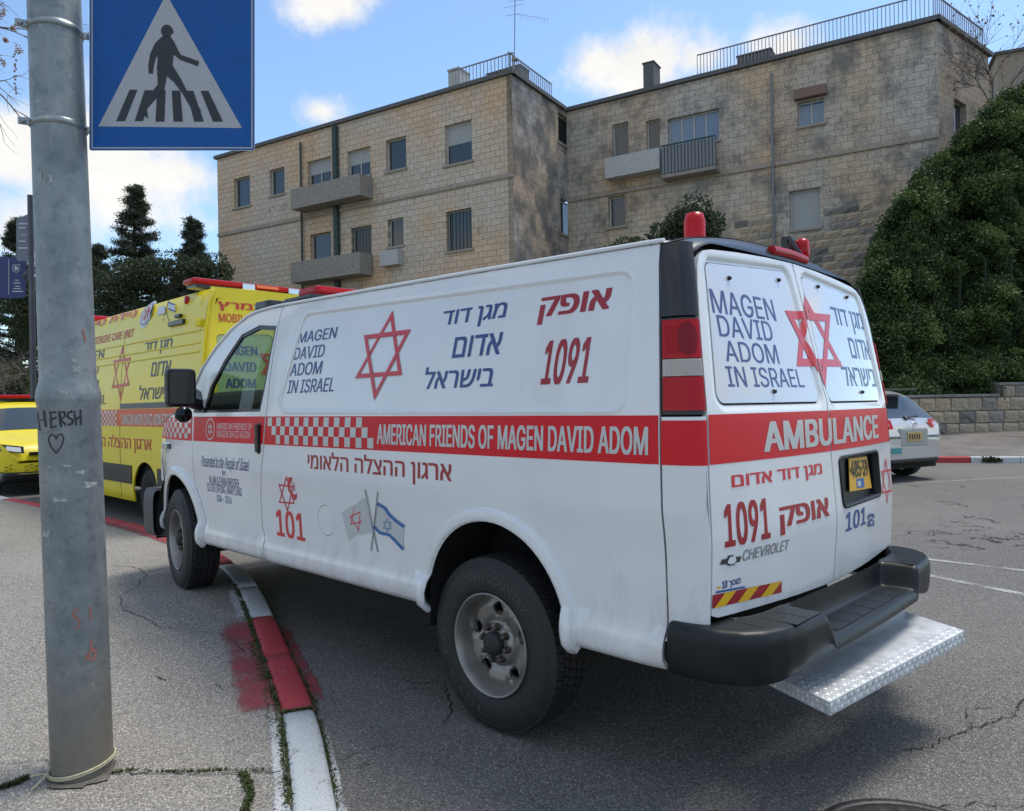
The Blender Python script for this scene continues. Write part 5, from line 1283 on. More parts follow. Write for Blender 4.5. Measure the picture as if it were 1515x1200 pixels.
for s in (1, -1): MB().box((3.93, s * .50 - .0 if s > 0 else -.84, .86), (4.02, .84 if s > 0 else -.50, 1.14), .02).build('headlight', hl, van)
fb = MB()
fgrey = mat('grey_bumper_plastic', (.06, .062, .066), .5, noise=.25, nscale=9, bump=.08, bscale=200)
def fbump(u, v):
    t = 1 - 2 * u; a = PI * v * 2
    pth = [(3.80, .985), (4.00, .985), (4.10, .93), (4.16, .75), (4.20, .4), (4.21, 0)]
    w = abs(t); k = (1 - w) * 5; i = min(4, int(k)); f = k - i
    x = pth[i][0] * (1 - f) + pth[i + 1][0] * f; y = pth[i][1] * (1 - f) + pth[i + 1][1] * f
    cz = .625; hz = .185; d = .045
    ca, sa = math.cos(a), math.sin(a); sq = lambda q: math.copysign(abs(q) ** .5, q)
    return Vector((x - d + d * sq(ca), math.copysign(y - (0 if k > 1.5 else d * (1 - sq(ca)) * (1 if k < 1.5 else 0)), t), cz + hz * sq(sa)))
fb.grid(fbump, 60, 20).build('front_bumper', fgrey, van, recalc=True)
# amber side marker with chrome bezel on the fender
q0, q1 = S(240, 655), S(260, 664)
mk = MB().box((3.50, Yside(3.6, 1.17) - .02, q1[1] - .012), (3.66, Yside(3.5, 1.17) + .006, q0[1] + .012), .008).build('side_marker', chrome, van)
MB().box((3.485, Yside(3.5, 1.17) - .02, q1[1] - .006), (3.54, Yside(3.5, 1.17) + .013, q0[1] + .006), .005).build('marker_lens', blktrim, mk)
# ---- mirrors
for s in (1, -1):
    M = Matrix.Translation((2.88, s * 1.12, 1.60)) @ Matrix.Rotation(math.radians(-10 * s), 4, 'Z')
    mi = MB().box((-.055, -.10, -.135), (.055, .10, .135), .038, M).build('wing_mirror', blkpl, van)
    MB().box((-.060, -.080, -.112), (-.056, .080, .112), .002, M).build('mirror_glass', mat('mirror_glass', (.03, .035, .04), .05, metal=1), mi)
    MB().tube([(2.88, s * 1.12, 1.52), (2.90, s * .95, 1.47)], .04, 8).build('mirror_arm', blkpl, mi)
    if s > 0:
        c = Vector((2.80, 1.13, 1.415))
        sp = MB().lathe([(.0001, -.02), (.052, -.015), (.056, .01), (.05, .04), (.0001, .05)], 20, 'x', M=Matrix.Translation(c)).build('spot_mirror', blkpl, van, recalc=True)
        MB().lathe([(.0001, -.0225), (.048, -.0195), (.049, -.012)], 20, 'x', M=Matrix.Translation(c)).build('spot_glass', MATS['mirror_glass'], sp, recalc=True)
    # black corner quarter where the mirror mounts
    patch('mirror_mount', [(2.985, 1.425), (2.985, 1.60), (2.90, 1.575), (2.80, 1.425)], FS(.004, s), blkpl, van, step=.06, flip=s > 0, lip=.01, ring=0)

# ---- wheels
treadm = mat('tyre_rubber', (.018, .018, .019), .62, noise=.35, nscale=25, bump=.05, bscale=150)
def tyre_geo():
    mb = MB(); R = .387
    side_prof = [(.222, .10), (.232, .112), (.26, .121), (.30, .1225), (.335, .117), (.356, .108), (.371, .098), (.378, .092)]
    mb.lathe([(.222, -.10), (.24, -.115), (.30, -.1225), (.345, -.114), (.371, -.098), (.372, -.09), (.372, .088), (.376, .094)], 72, 'y')
    mb.lathe(side_prof[::1], 72, 'y')
    # raised rings on the sidewall
    for r0, yy in ((.245, .1175), (.347, .1135)): mb.lathe([(r0 - .0025, yy - .003), (r0, yy + .0022), (r0 + .0025, yy - .003)], 72, 'y')
    return mb
def tread_geo():
    mb = MB(); n = 64; R = .387
    rows = [(-.094, -.062, 0, .5), (-.056, -.026, .5, .0), (-.020, .020, .25, .0), (.026, .056, .75, .0), (.062, .096, .0, -.5)]
    for (y0, y1, ph, sk) in rows:
        for k in range(n):
            a0 = 2 * PI * (k + ph + .06) / n; a1 = 2 * PI * (k + ph + .94) / n
            r0 = .368; vs = []
            for (y, r) in ((y0, R - (.006 if abs(y0) > .09 else 0)), (y1, R - (.006 if abs(y1) > .09 else 0))):
                for a in (a0, a1):
                    aa = a + (.012 * (1 if y == y0 else -1))
                    vs += [(math.cos(aa) * r0, y, math.sin(aa) * r0), (math.cos(aa) * r, y, math.sin(aa) * r)]
            mb.add(vs, [(1, 3, 7, 5), (0, 1, 5, 4), (2, 6, 7, 3), (0, 2, 3, 1), (4, 5, 7, 6)])
    return mb
def rim_geo():
    # pressed-steel disc with 5 round-ish windows cut by CDT
    mb = MB()
    mb.lathe([(.2275, .107), (.229, .118), (.224, .121), (.218, .116), (.214, .098), (.206, .085), (.204, .02), (.196, -.09)], 64, 'y')
    return mb
def discz(r):   # y of disc surface at radius
    return float(np.interp(r, [0, .07, .085, .10, .125, .165, .195, .207], [.075, .075, .071, .045, .060, .066, .052, .048]))
def disc():
    holes = []
    for k in range(5):
        a = 2 * PI * k / 5 + .3; cx, cz = .150 * math.cos(a), .150 * math.sin(a)
        hp = []
        for j in range(18):
            b = 2 * PI * j / 18; rr = .030 * (1 + .12 * math.cos(2 * b)); x = rr * math.cos(b) * 1.0; y = rr * math.sin(b) * 1.15
            hp.append((cx + x * math.cos(a) - y * math.sin(a), cz + x * math.sin(a) + y * math.cos(a)))
        holes.append(hp)
    out_ = [(.207 * math.cos(a), .207 * math.sin(a)) for a in np.linspace(0, 2 * PI, 65)[:-1]]
    loops = [[(r * math.cos(a), r * math.sin(a)) for a in np.linspace(0, 2 * PI, 41)[:-1]] for r in (.07, .085, .10, .112)]
    def sdh(P): return np.min([np.where(inpoly(P, h), 0, segdist(P, h)) for h in holes], 0)
    return holes, out_, loops, sdh
def wheel(name, x, y, z, side, steer=0, mirror=1):
    w = empty(name, (x, y, z), steer); w.parent = van
    M = 1 if side > 0 else -1
    def fix(o):
        if side < 0: o.rotation_euler = (0, 0, PI)
        return o
    ty = fix(tyre_geo().build('tyre', treadm, w, recalc=True)); fix(tread_geo().build('tread', treadm, ty, recalc=True)) if False else None
    t2 = tread_geo().build('tread', treadm, w, recalc=True); fix(t2)
    rm = fix(rim_geo().build('rim', steel, w, recalc=True))
    holes, o_, loops, sdh = disc()
    F = lambda a, b: Vector((a, discz(math.hypot(a, b)), b))
    dk = patch('wheel_disc', o_, F, steel, w, holes=holes, loops=loops, feats=[(sdh, lambda d: -.010 * (1 - smooth01(d / .014)))], step=.02, lip=.02, flip=True, drop=0, ring=0)
    fix(dk)
    hub = MB(); hub.lathe([(.0001, .118), (.028, .117), (.048, .108), (.053, .098), (.054, .06)], 24, 'y')
    fix(hub.build('hub_cap', mat('grimy_black', (.02, .02, .021), .6, noise=.4, nscale=40, bump=.4, bscale=80), w, recalc=True))
    for k in range(8):
        a = 2 * PI * k / 8 + .2; c = Matrix.Translation((.0745 * math.cos(a), 0, .0745 * math.sin(a)))
        nu = MB(); nu.lathe([(.0001, .102), (.008, .101), (.0125, .096), (.013, .07)], 6, 'y', smooth=False, M=c); nu.lathe([(.013, .084), (.017, .078), (.0175, .070)], 12, 'y', M=c)
        fix(nu.build('wheel_nut', mat('rusty_nut', (.10, .085, .075), .5, metal=.6, noise=.5, nscale=60), w, recalc=True))
    MB().lathe([(.207, -.09), (.0001, -.09)], 32, 'y').build('brake_backplate', dark, w)
    # valve in one window
    # sidewall lettering
    if side > 0:
        lm = mat('tyre_letter', (.055, .058, .06), .55)
        for tx, ac, half in (('TOYO', -1.02, .42), ('OPEN COUNTRY', 1.75, .72), ('H/T', -.12, .20)):
            G = lambda u, v, ac=ac, half=half: Vector((math.cos(ac - half + 2 * half * u) * (.278 + .038 * v), .1245 - .0015 * v, math.sin(ac - half + 2 * half * u) * (.278 + .038 * v)))
            lettering(tx, G, lm, w, .0, name='sidewall_lettering')
    return w
RWX = -.045
wheel('wheel', RWX, .848, .385, 1)
wheel('wheel', 3.375, .848, .385 + .075, 1, math.radians(-9))
wheel('wheel', RWX, -.848, .385, -1)
wheel('wheel', 3.375, -.848, .385 + .0, -1, math.radians(-9))
mb = MB(); mb.tube([(RWX, -.7, .385), (RWX, .7, .385)], .05, 10); mb.lathe([(.0001, -.14), (.12, -.1), (.15, 0), (.12, .1), (.0001, .14)], 16, 'x', M=Matrix.Translation((RWX, 0, .385))); mb.build('rear_axle', dark, van)
MB().tube([(3.36, -.7, .42), (3.36, .7, .46)], .035, 8).tube([(2.9, .5, .33), (3.5, .45, .36)], .03, 8).build('front_axle', dark, van)
mb = MB(); mb.tube([(2.2, .35, .40), (.6, .35, .36), (.2, .3, .36)], .035, 8).tube([(1.9, -.3, .38), (1.2, -.3, .36)], .11, 12); mb.box((.5, .55, .33), (1.6, .85, .49), .02); mb.build('exhaust_and_tank', dark, van)

# ---- rear bumper
BPATH = [(-.965, .992), (-1.06, 1.000), (-1.16, .984), (-1.245, .945), (-1.30, .88), (-1.335, .79), (-1.352, .70), (-1.362, .55), (-1.37, .47), (-1.372, .44), (-1.378, .2), (-1.38, 0)]
def bumper():
    pth = []
    for i in range(len(BPATH) - 1):
        for k in range(4): f = k / 4; pth.append(tuple(BPATH[i][j] * (1 - f) + BPATH[i + 1][j] * f for j in (0, 1)))
    pth.append(BPATH[-1]); pth = pth + [(a, -b) for a, b in pth[::-1][1:]]
    mb = MB(); vs = []; n = None
    for i, (x, y) in enumerate(pth):
        a = pth[max(0, i - 1)]; b = pth[min(len(pth) - 1, i + 1)]; t = Vector((b[0] - a[0], b[1] - a[1])).normalized(); inn = Vector((-t.y, t.x))
        if inn.dot(Vector((-.6 - x, -y * .6))) < 0: inn = -inn
        nt = 1 - smooth01((abs(y) - .47) / .05)          # 1 inside the notch
        zt = .672 - .100 * nt; out_ = 0.0
        zb = .480 + .055 * smooth01((.86 - abs(y)) / .40)
        rows = [(.16, zb + .03), (.05, zb), (.022, zb + .006), (.010, zb + .022), (.004, (zb + zt) / 2 - .03), (0, zt - .045), (.006, zt - .020), (.018, zt - .004), (.032, zt), (.085, zt + .001), (.15 , zt + .001), (.165 + .0 , zt + .001 + .0 * nt), (.172, .676)]
        for d, z in rows: vs.append((x + inn.x * d, y + inn.y * d, z))
        n = len(rows)
    fs_ = [(i * n + k, i * n + k + 1, (i + 1) * n + k + 1, (i + 1) * n + k) for i in range(len(pth) - 1) for k in range(n - 1)]
    fs_ += [tuple(range(n)), tuple(range((len(pth) - 1) * n, len(pth) * n))[::-1]]
    mb.add(vs, fs_, True)
    o = mb.build('rear_bumper', blkpl, van, recalc=True)
    md = o.modifiers.new('b', 'SUBSURF'); md.levels = 1; md.render_levels = 1
    return o
rb = bumper()
mb = MB()      # anti-slip pads
for y0 in (.53, .635, .74, -.53 - .09, -.635 - .09, -.74 - .09):
    for x0 in (-1.335, -1.255):
        if abs(y0) > .7 and x0 < -1.3: continue
        MB().box((x0, y0, .6715), (x0 + .074, y0 + .099, .6738), .001).build('tread_pad', blkpl, rb)
for y0 in (-.40, -.27, -.14, -.01, .12, .25):
    for x0 in (-1.335, -1.26): MB().box((x0, y0, .5725), (x0 + .070, y0 + .124, .5748), .001).build('tread_pad', blkpl, rb)
# ---- diamond-plate step below the bumper
c = [Vector((-1.405, .655)), Vector((-1.565, -.50)), Vector((-1.275, -.645)), Vector((-1.115, .505))]
stp = [S_.to_3d() for S_ in c]
F0 = Vector((-1.41, .655, .405)); F1 = Vector((-1.545, -.50, .415)); B1 = Vector((-1.265, -.62, .425)); B0 = Vector((-1.105, .515, .405))
mb = MB(); T = Vector((0, 0, .004)); D = Vector((0, 0, -.048))
mb.add([F0, F1, B1, B0, F0 - T, F1 - T, B1 - T, B0 - T], [(0, 3, 2, 1), (4, 5, 6, 7)])
mb.add([F0, F1, F1 + D, F0 + D], [(0, 1, 2, 3)]); mb.add([F0 + (B0 - F0).normalized() * .003, F1 + (B1 - F1).normalized() * .003, F1 + D + (B1 - F1).normalized() * .003, F0 + D + (B0 - F0).normalized() * .003], [(3, 2, 1, 0)])
mb.add([F0, B0, B0 + D, F0 + D], [(3, 2, 1, 0)]); mb.add([F1, B1, B1 + D, F1 + D], [(0, 1, 2, 3)])
fl_ = Vector((0, 0, .055))
mb.add([B0, B1, B1 + fl_, B0 + fl_ * .9], [(0, 1, 2, 3)]); mb.add([B0 + Vector((.004, 0, 0)), B1 + Vector((.004, 0, 0)), B1 + fl_ + Vector((.004, 0, 0)), B0 + fl_ * .9 + Vector((.004, 0, 0))], [(3, 2, 1, 0)])
step = mb.build('tread_plate_step', galv, van)
def lozenges(O, U, V, N, lu, lv, pitch, name):
    mb = MB(); nu = int(lu / pitch); nv = int(lv / pitch)
    for i in range(nu):
        for j in range(nv):
            cpt = O + U * ((i + .5) * lu / nu) + V * ((j + .5) * lv / nv)
            a = (PI / 4 if (i + j) % 2 else -PI / 4); e = U * math.cos(a) + V * math.sin(a); g_ = N.cross(e)
            L_ = pitch * .52; w_ = pitch * .14; h_ = .0032
            mb.add([cpt - e * L_, cpt - g_ * w_, cpt + e * L_, cpt + g_ * w_, cpt - e * L_ * .55 + N * h_, cpt + e * L_ * .55 + N * h_], [(0, 1, 4), (1, 5, 4), (1, 2, 5), (2, 3, 5), (3, 4, 5), (3, 0, 4)], True)
    o = mb.build(name, galv, step, recalc=False); o['kind'] = 'stuff'
U = (F1 - F0).normalized(); V = (B0 - F0).normalized(); Nn = U.cross(V).normalized(); Nn = Nn if Nn.z > 0 else -Nn
lozenges(F0 + Nn * .0004, U, V, Nn, (F1 - F0).length, (B0 - F0).length, .030, 'diamond_bumps')
lozenges(F0 + D - V * .0004, U, Vector((0, 0, 1)), -V, (F1 - F0).length, .046, .023, 'diamond_bumps')
lozenges(F0 + D - U * .0004, V, Vector((0, 0, 1)), -U, (B0 - F0).length, .046, .023, 'diamond_bumps')
for yy in (.40, -.35):
    MB().box((-1.30, yy - .03, .36), (-.85, yy + .03, .40)).build('step_bracket', mat('rusty_steel', (.16, .12, .10), .7, noise=.4), van)

# ---- roof lights
lb = MB(); lb.box((1.93, -.60, 2.165), (2.30, .64, 2.20), .012)
lbo = lb.build('light_bar_base', blktrim, van)
MB().box((2.0, -.64, 2.195), (2.26, .56, 2.275), .035).build('light_bar', redlens, lbo)
MB().box((2.22, .1, 2.10), (2.42, .80, 2.18), .03).build('roof_fairing', blktrim, lbo)
bp_ = on(1028, 348, 1, .12)
MB().lathe([(.05, .0), (.05, .10), (.04, .135), (.0001, .145)], 20, 'z', M=Matrix.Translation((bp_.x, .12, 2.19))).build('beacon', redlens, van, recalc=True)
MB().lathe([(.075, -.06), (.075, .0), (.06, .005)], 20, 'z', M=Matrix.Translation((bp_.x, .12, 2.19))).build('beacon_base', blktrim, van, recalc=True)
wp_ = on(1178, 362, 0, -.80)
br2 = MB().box((-.80, wp_.y - .10, 2.10), (-.76, wp_.y + .10, 2.275), .012).build('work_light', blktrim, van)
MB().tube([(-.9, wp_.y + .08, 2.10), (-.80, wp_.y + .09, 2.27)], .012, 6).build('bracket', blktrim, br2)
MB().lathe([(.0001, -.03), (.035, -.028), (.045, 0), (.04, .03)], 16, 'x', M=Matrix.Translation((-.825, wp_.y - .02, 2.215)) @ Matrix.Diagonal((1, .8, 1.4, 1))).build('lens', redlens, br2, recalc=True)
# ---------------------------------------------------------------- prints on the white ambulance
def side_box(LL, UR, off=0):
    a, b = S(*LL, off), S(*UR, off); return a[0], a[1], b[0], b[1]
def side_text(txt, LL, UR, m, slant=0, off=.0014, parent=None, **k):
    x0, z0, x1, z1 = side_box(LL, UR, off); w = abs(x1 - x0); h = z1 - z0
    F = FS(off)
    G = lambda u, v: F(x0 + (x1 - x0) * u, z0 + (z1 - z0) * v)
    sh = slant * h / max(.01, (w - slant * h))
    return lettering(txt, G, m, parent or van, shear=sh, flip=False, nrm=(0, 1, 0), **k)
def rear_text(txt, LL, UR, m, off=.0014, slant=0, hz=None, **k):
    y0, z0 = R_(*LL, off); y1, z1 = R_(*UR, off); z1 = z0 + hz if hz else z1; F = FR(off); h = z1 - z0; w = abs(y1 - y0)
    return lettering(txt, lambda u, v: F(y0 + (y1 - y0) * u, z0 + (z1 - z0) * v), m, van, shear=slant * h / max(.01, w - slant * h), nrm=(-1, 0, 0), **k)
def strip(a, b, z0, z1, m, off=.0012, F=None, parent=None, name='stripe', step=.06, flip=True):
    return patch(name, [(a, z0), (b, z0), (b, z1), (a, z1)], (F or FS(off)), m, parent or van, step=step, lip=0, ring=0, drop=0, flip=flip)
Z0, Z1 = 1.2232, 1.397
for s in (1, -1):
    sp = [(q[0], q[1]) for q in seam]
    xs_ = lambda z: float(np.interp(z, [q[1] for q in sp][::-1], [q[0] for q in sp][::-1]))
    zz = np.linspace(Z0, Z1, 5)
    o1 = [(XEDGE(z) + .006, z) for z in zz] + [(xs_(z) - .008, z) for z in zz[::-1]]
    patch('stripe', o1, FS(.0012, s), redv, van, step=.08, lip=0, ring=0, drop=0, flip=s > 0)
    o1 = [(xs_(z) + .008, z) for z in zz] + [(2.975, z) for z in zz[::-1]]
    patch('stripe', o1, FS(.0012, s), redv, van, step=.08, lip=0, ring=0, drop=0, flip=s > 0)
    xt = [(x, min(Z1, ZE(x) - .012)) for x in (3.0, 3.2, 3.4, 3.55, 3.65, 3.75, 3.82, 3.87)]
    patch('stripe', [(3.0, Z0)] + [(3.89, Z0)] + xt[::-1], FS(.0012, s), redv, van, step=.06, lip=0, ring=0, drop=0, flip=s > 0)
# chequers
def checks(x0, x1, rows, cols, z0, z1, keep, s=1, off=.0026):
    mb = MB(); F = FS(off, s); w = (x1 - x0) / cols; h = (z1 - z0) / rows
    for r in range(rows):
        for c in range(cols):
            if not keep(r, c): continue
            a, b, lo, hi = x0 + c * w, x0 + (c + 1) * w, z1 - (r + 1) * h, z1 - r * h
            if ZE((a + b) / 2) - .02 < hi: hi = ZE((a + b) / 2) - .02
            if hi - lo < .01: continue
            mb.add([F(a, lo), F(b, lo), F(b, hi), F(a, hi)], [(0, 1, 2, 3)], True)
    o = mb.build('chequers', greyrf, van); o['kind'] = 'stuff'; return o
xa, xb = S(396, 640)[0], S(553, 650)[0]
checks(xa, xb, 3, 21, 1.2315, 1.391, lambda r, c: (c - r) % 2 == 0 and r <= c <= 18 + r)
checks(3.02, 3.86, 4, 14, 1.238, 1.391, lambda r, c: (c + r) % 2 == 0)
side_text('AMERICAN FRIENDS OF MAGEN DAVID ADOM', (557.5, 657.5), (959, 631), greyrf, off=.0024, bold=.026)
for t, a, b in (('MAGEN', (440, 508), (500, 483)), ('DAVID', (434, 532.5), (482, 509)), ('ADOM', (428, 557), (478, 533.5)), ('IN ISRAEL', (424, 582.5), (497, 558))):
    side_text(t, a, b, navy, slant=.2, off=-.0055, bold=.012)
for t, a, b in (('מגן דוד', (651, 490), (752, 446)), ('אדום', (668, 530), (745, 491)), ('בישראל', (625, 576), (735, 536))):
    side_text(HEB(t), a, b, navy, slant=.17, off=-.0055, bold=.015)
side_text(HEB('אופק'), (794, 481), (907, 425), redtx, slant=.15, off=-.0055, bold=.028)
side_text('1091', (799, 570), (880, 497), redtx, slant=.12, off=-.0055, bold=.028)
side_text(HEB('ארגון ההצלה הלאומי'), (455, 701), (668, 680), redtx, slant=0, bold=.014)
def star_pts(P6, F, m, w=.22, parent=None, label=None, name='star', dz=.0007):
    """P6: up triangle (3) and down triangle (3) as surface coordinates"""
    vs = []; fs = []
    for k, tri in enumerate((P6[:3], P6[3:])):
        for q in ringtri(None, tri, w):
            n0 = len(vs); vs += [F(a, b, k * dz) for a, b in q]; fs.append((n0, n0 + 1, n0 + 2, n0 + 3))
    me = mesh(name, vs, fs); return link(name, me, m, parent or van, label)
Fs = lambda off: (lambda a, b, d=0: FS(off + d)(a, b))
star_pts([S(580, 459), S(524, 560), S(593.5, 555), S(552.5, 592.5), S(537.5, 496), S(607, 487)], Fs(-.003), redst, .2)
# 101 with handset
z6 = lambda x, y: S(380 + x * .26403, 600 + y * .26403)
star_pts([z6(166, 393), z6(124, 545), z6(212, 552), z6(172, 597), z6(122, 440), z6(205, 452)], Fs(.0022), redst, .16)
def ribbon(pts, w, F, m, name='emblem', parent=None, off=.003, conv=z6):
    mb = MB(); P = [Vector(p) for p in pts]; vs = []
    ws_ = w if isinstance(w, (list, tuple)) else [w] * len(P)
    for i, p in enumerate(P):
        t = (P[min(i + 1, len(P) - 1)] - P[max(0, i - 1)]).normalized(); n = Vector((-t.y, t.x)) * ws_[i] / 2
        for q in (p + n, p - n): vs.append(F(off)(*conv(*q)))
    mb.add(vs, [(2 * i, 2 * i + 1, 2 * i + 3, 2 * i + 2) for i in range(len(P) - 1)]); return mb.build(name, m, parent or van)
ribbon([(178, 412), (190, 408), (186, 425), (178, 445), (182, 470), (193, 490), (205, 508), (218, 500), (216, 520), (205, 528)], [16, 22, 18, 12, 11, 12, 16, 22, 18, 10], FS, redst, 'handset')
for r in (10, 17, 24): ribbon([(190 + r * math.cos(a), 462 - r * 1.6 * math.sin(a)) for a in np.linspace(-.6, 1.1, 6)], 2.2, FS, redst, 'sound_wave')
side_text('101', (410, 792.5), (449, 760), redst, bold=.022)
# crossed flags
def spoly(pts, m, name, off=.0022, conv=z6):
    me = mesh(name, [FS(off)(*conv(*p)) for p in pts], [tuple(range(len(pts)))]); bm = bmesh.new(); bm.from_mesh(me); bmesh.ops.triangulate(bm, faces=bm.faces); bm.to_mesh(me); bm.free(); return link(name, me, m, van)
flagw = mat('flag_print_grey', (.50, .53, .54), .35, coat=.2); flagb = mat('flag_print_blue', (.02, .13, .38), .35, coat=.2); poleg = mat('flagpole_print', (.16, .18, .19), .35)
spoly([(478, 600), (515, 575), (560, 550), (603, 515), (625, 600), (648, 690), (640, 714), (600, 720), (555, 725), (515, 757), (505, 715), (490, 655)], flagw, 'flag_print')
spoly([(677, 540), (712, 562), (760, 612), (800, 645), (830, 667), (822, 740), (826, 815), (790, 770), (750, 738), (700, 728), (656, 676)], flagw, 'flag_print')
ribbon([(677, 549), (720, 575), (745, 612), (780, 645), (828, 680)], 17, FS, flagb, 'flag_band'); ribbon([(659, 677), (690, 712), (745, 725), (785, 765), (823, 806)], 17, FS, flagb, 'flag_band')
star_pts([z6(548, 568), z6(526, 668), z6(592, 655), z6(574, 706), z6(524, 620), z6(584, 592)], Fs(.003), redst, .2)
star_pts([z6(735, 628), z6(710, 688), z6(758, 692), z6(734, 712), z6(711, 648), z6(757, 655)], Fs(.003), flagb, .16)
ribbon([(608, 470), (680, 820)], 5, FS, poleg, 'flagpole_print', off=.0036); ribbon([(680, 482), (643, 815)], 5, FS, poleg, 'flagpole_print', off=.0042)
# driver's door
z3 = lambda x, y: (200 + x * .25, 600 + y * .25)
side_text('AMERICAN FRIENDS OF', z3(482, 140), z3(693, 106), greyrf, bold=0)
side_text('MAGEN DAVID ADOM', z3(484, 188), z3(680, 152), greyrf, bold=0)
c0 = S(311.5, 635); hw = abs(S(305, 635)[0] - S(318, 635)[0]) / 2; hh = abs(S(311, 619)[1] - S(311, 651)[1]) / 2
mb = MB(); vs = []
for k in range(32):
    a = 2 * PI * k / 32
    for r in (1, .88): vs.append(FS(.003)(c0[0] - hw * r * math.cos(a), c0[1] + hh * r * math.sin(a)))
mb.add(vs, [(2 * k, 2 * k + 1, (2 * k + 3) % 64, (2 * k + 2) % 64) for k in range(32)]).build('logo_ring', greyrf, van)
tri = lambda s_, c=c0: [(c[0] - hw * .55 * a, c[1] + hh * .62 * b * s_) for a, b in ((0, 1), (-.87, -.5), (.87, -.5))]
star_pts(tri(1) + tri(-1), Fs(.003), greyrf, .3)
side_text('Presented to the People of Israel', (297, 694), (370, 679), navy, slant=.35, bold=.004)
side_text('BY', (329, 703.5), (333.5, 697), navy, bold=.004)
side_text('ALAN & FRAN BRODER', (310, 716), (352.5, 709), navy, bold=.004)
side_text('SILVER SPRING, MARYLAND', (307, 729), (357, 722), navy, bold=.004)
side_text('USA - 2016', (321, 742), (342, 735), navy, bold=.004)
# ---- rear
for s in (1, -1):
    zz = np.linspace(Z0, Z1, 4); e = [((YD(z) - .008) * s, z) for z in zz]
    if s > 0: o = e + [(.006, z) for z in zz[::-1]]
    else: o = e + [(-.006, z) for z in zz[::-1]]
    patch('stripe', o, FR(.0012), redv, van, step=.08, lip=0, ring=0, drop=0, flip=True)
rear_text('AMBULANCE', (1131, 669.5), (1303, 613), greyrf, bold=.034, off=.0024)
WO = -.0094
for t, a, b in (('MAGEN', (1055, 463), (1142, 443)), ('DAVID', (1065, 497.5), (1139, 476)), ('ADOM', (1075, 535), (1147.5, 510)), ('IN ISRAEL', (1078, 572.7), (1184.5, 546))):
    rear_text(t, a, b, navy, off=WO, bold=.008)
for t, a, b in (('מגן דוד', (1238, 490), (1283, 466)), ('אדום', (1264, 530), (1292, 506)), ('בישראל', (1252, 571), (1299, 540))):
    rear_text(HEB(t), a, b, navy, off=WO, bold=.012)
wsdL = sd_r(rpoly([(a, b) for a, b in WPOLY], .045, 0, 7)); wsdR = sd_r(rpoly([(-a, b) for a, b in WPOLY], .045, 0, 7))
def both(P): return np.minimum(wsdL(P), wsdR(P))
up = [R_(1190.5, 431), R_(1181.7, 541), R_(1251, 542)]; dn = [R_(1224, 577.5), R_(1164, 458), R_(1232.7, 465)]
for k, tr in enumerate((up, dn)):
    cx = sum(q[0] for q in tr) / 3; cy = sum(q[1] for q in tr) / 3
    inn = [(q[0] + (cx - q[0]) * .30, q[1] + (cy - q[1]) * .30) for q in tr]
    patch('star', tr, FR(.0016 + k * .0008), redst, van, holes=[inn, [(-.006, 1.2), (.006, 1.2), (.006, 2.2), (-.006, 2.2)]], feats=[(both, lambda d: -.010 * (1 - smooth01((d + .002) / .034)))], step=.025, lip=0, ring=0, drop=0, flip=True)
rear_text(HEB('מגן דוד אדום'), (1083.5, 728.5), (1215.5, 685), redst, bold=.020)
rear_text('1091', (1073, 811.5), (1136.5, 735.5), redtx, bold=.028)
rear_text(HEB('אופק'), (1155.5, 792.5), (1225, 735.5), redtx, bold=.028)
darkc = mat('dark_chrome', (.10, .11, .12), .25, metal=.8)
rear_text('CHEVROLET', (1098, 831), (1168, 810), mat('script_badge', (.30, .31, .32), .3, metal=.5), bold=.012, slant=.25, off=.0022, hz=.040)
zr = lambda x, y: R_(1000 + x * .2166, 660 + y * .2166)
def rpolyg(pts, m, name, off=.003, conv=zr, parent=None):
    me = mesh(name, [FR(off)(*conv(*p)) for p in pts], [tuple(range(len(pts)))]); bm = bmesh.new(); bm.from_mesh(me); bmesh.ops.triangulate(bm, faces=bm.faces); bm.to_mesh(me); bm.free(); return link(name, me, m, parent or van)
rpolyg([(297, 812), (310, 775), (345, 768), (352, 748), (388, 742), (390, 758), (444, 752), (430, 792), (400, 796), (396, 812), (350, 818), (346, 806)], darkc, 'bow_tie_badge')
rpolyg([(345, 790), (365, 755), (398, 752), (406, 780), (385, 806), (355, 804)], white, 'bow_tie_centre', off=.0045)
rear_text(HEB('מוסך') , (1078, 871), (1096, 860.5), navy, bold=.02, hz=.028)
rear_text('10', (1068.5, 871.5), (1076.5, 861.5), navy, bold=.04, hz=.027)
rpolyg([(270, 992), (468, 955), (468, 968), (270, 1006)], navy2, 'sticker_strip'); rpolyg([(270, 966), (292, 958), (310, 966), (290, 976)], mat('yellow_vinyl', (.72, .42, .01), .4), 'sticker_mark')
rear_text('10 10', (1060, 874.4), (1099, 869.2), greyrf, off=.0036, bold=0) if False else None
# red and yellow hazard tape
hz0, hz1, hz2, hz3 = (248, 1018), (720, 922), (720, 1000), (245, 1110)
ly = MATS['yellow_vinyl']
def hz(u, v):
    a = Vector(hz3).lerp(Vector(hz2), u); b = Vector(hz0).lerp(Vector(hz1), u); return tuple(a.lerp(b, v))
rpolyg([hz(0, 0), hz(.5, 0), hz(1, 0), hz(1, 1), hz(.5, 1), hz(0, 1)], redtx, 'hazard_tape', off=.0018)
for k in range(3):
    u0 = .03 + k * .33; u1 = u0 + .16; rpolyg([hz(u0, 0), hz(u1, 0), hz(min(1, u1 + .15), 1), hz(min(1, u0 + .15), 1)], ly, 'yellow_bar', off=.0028)
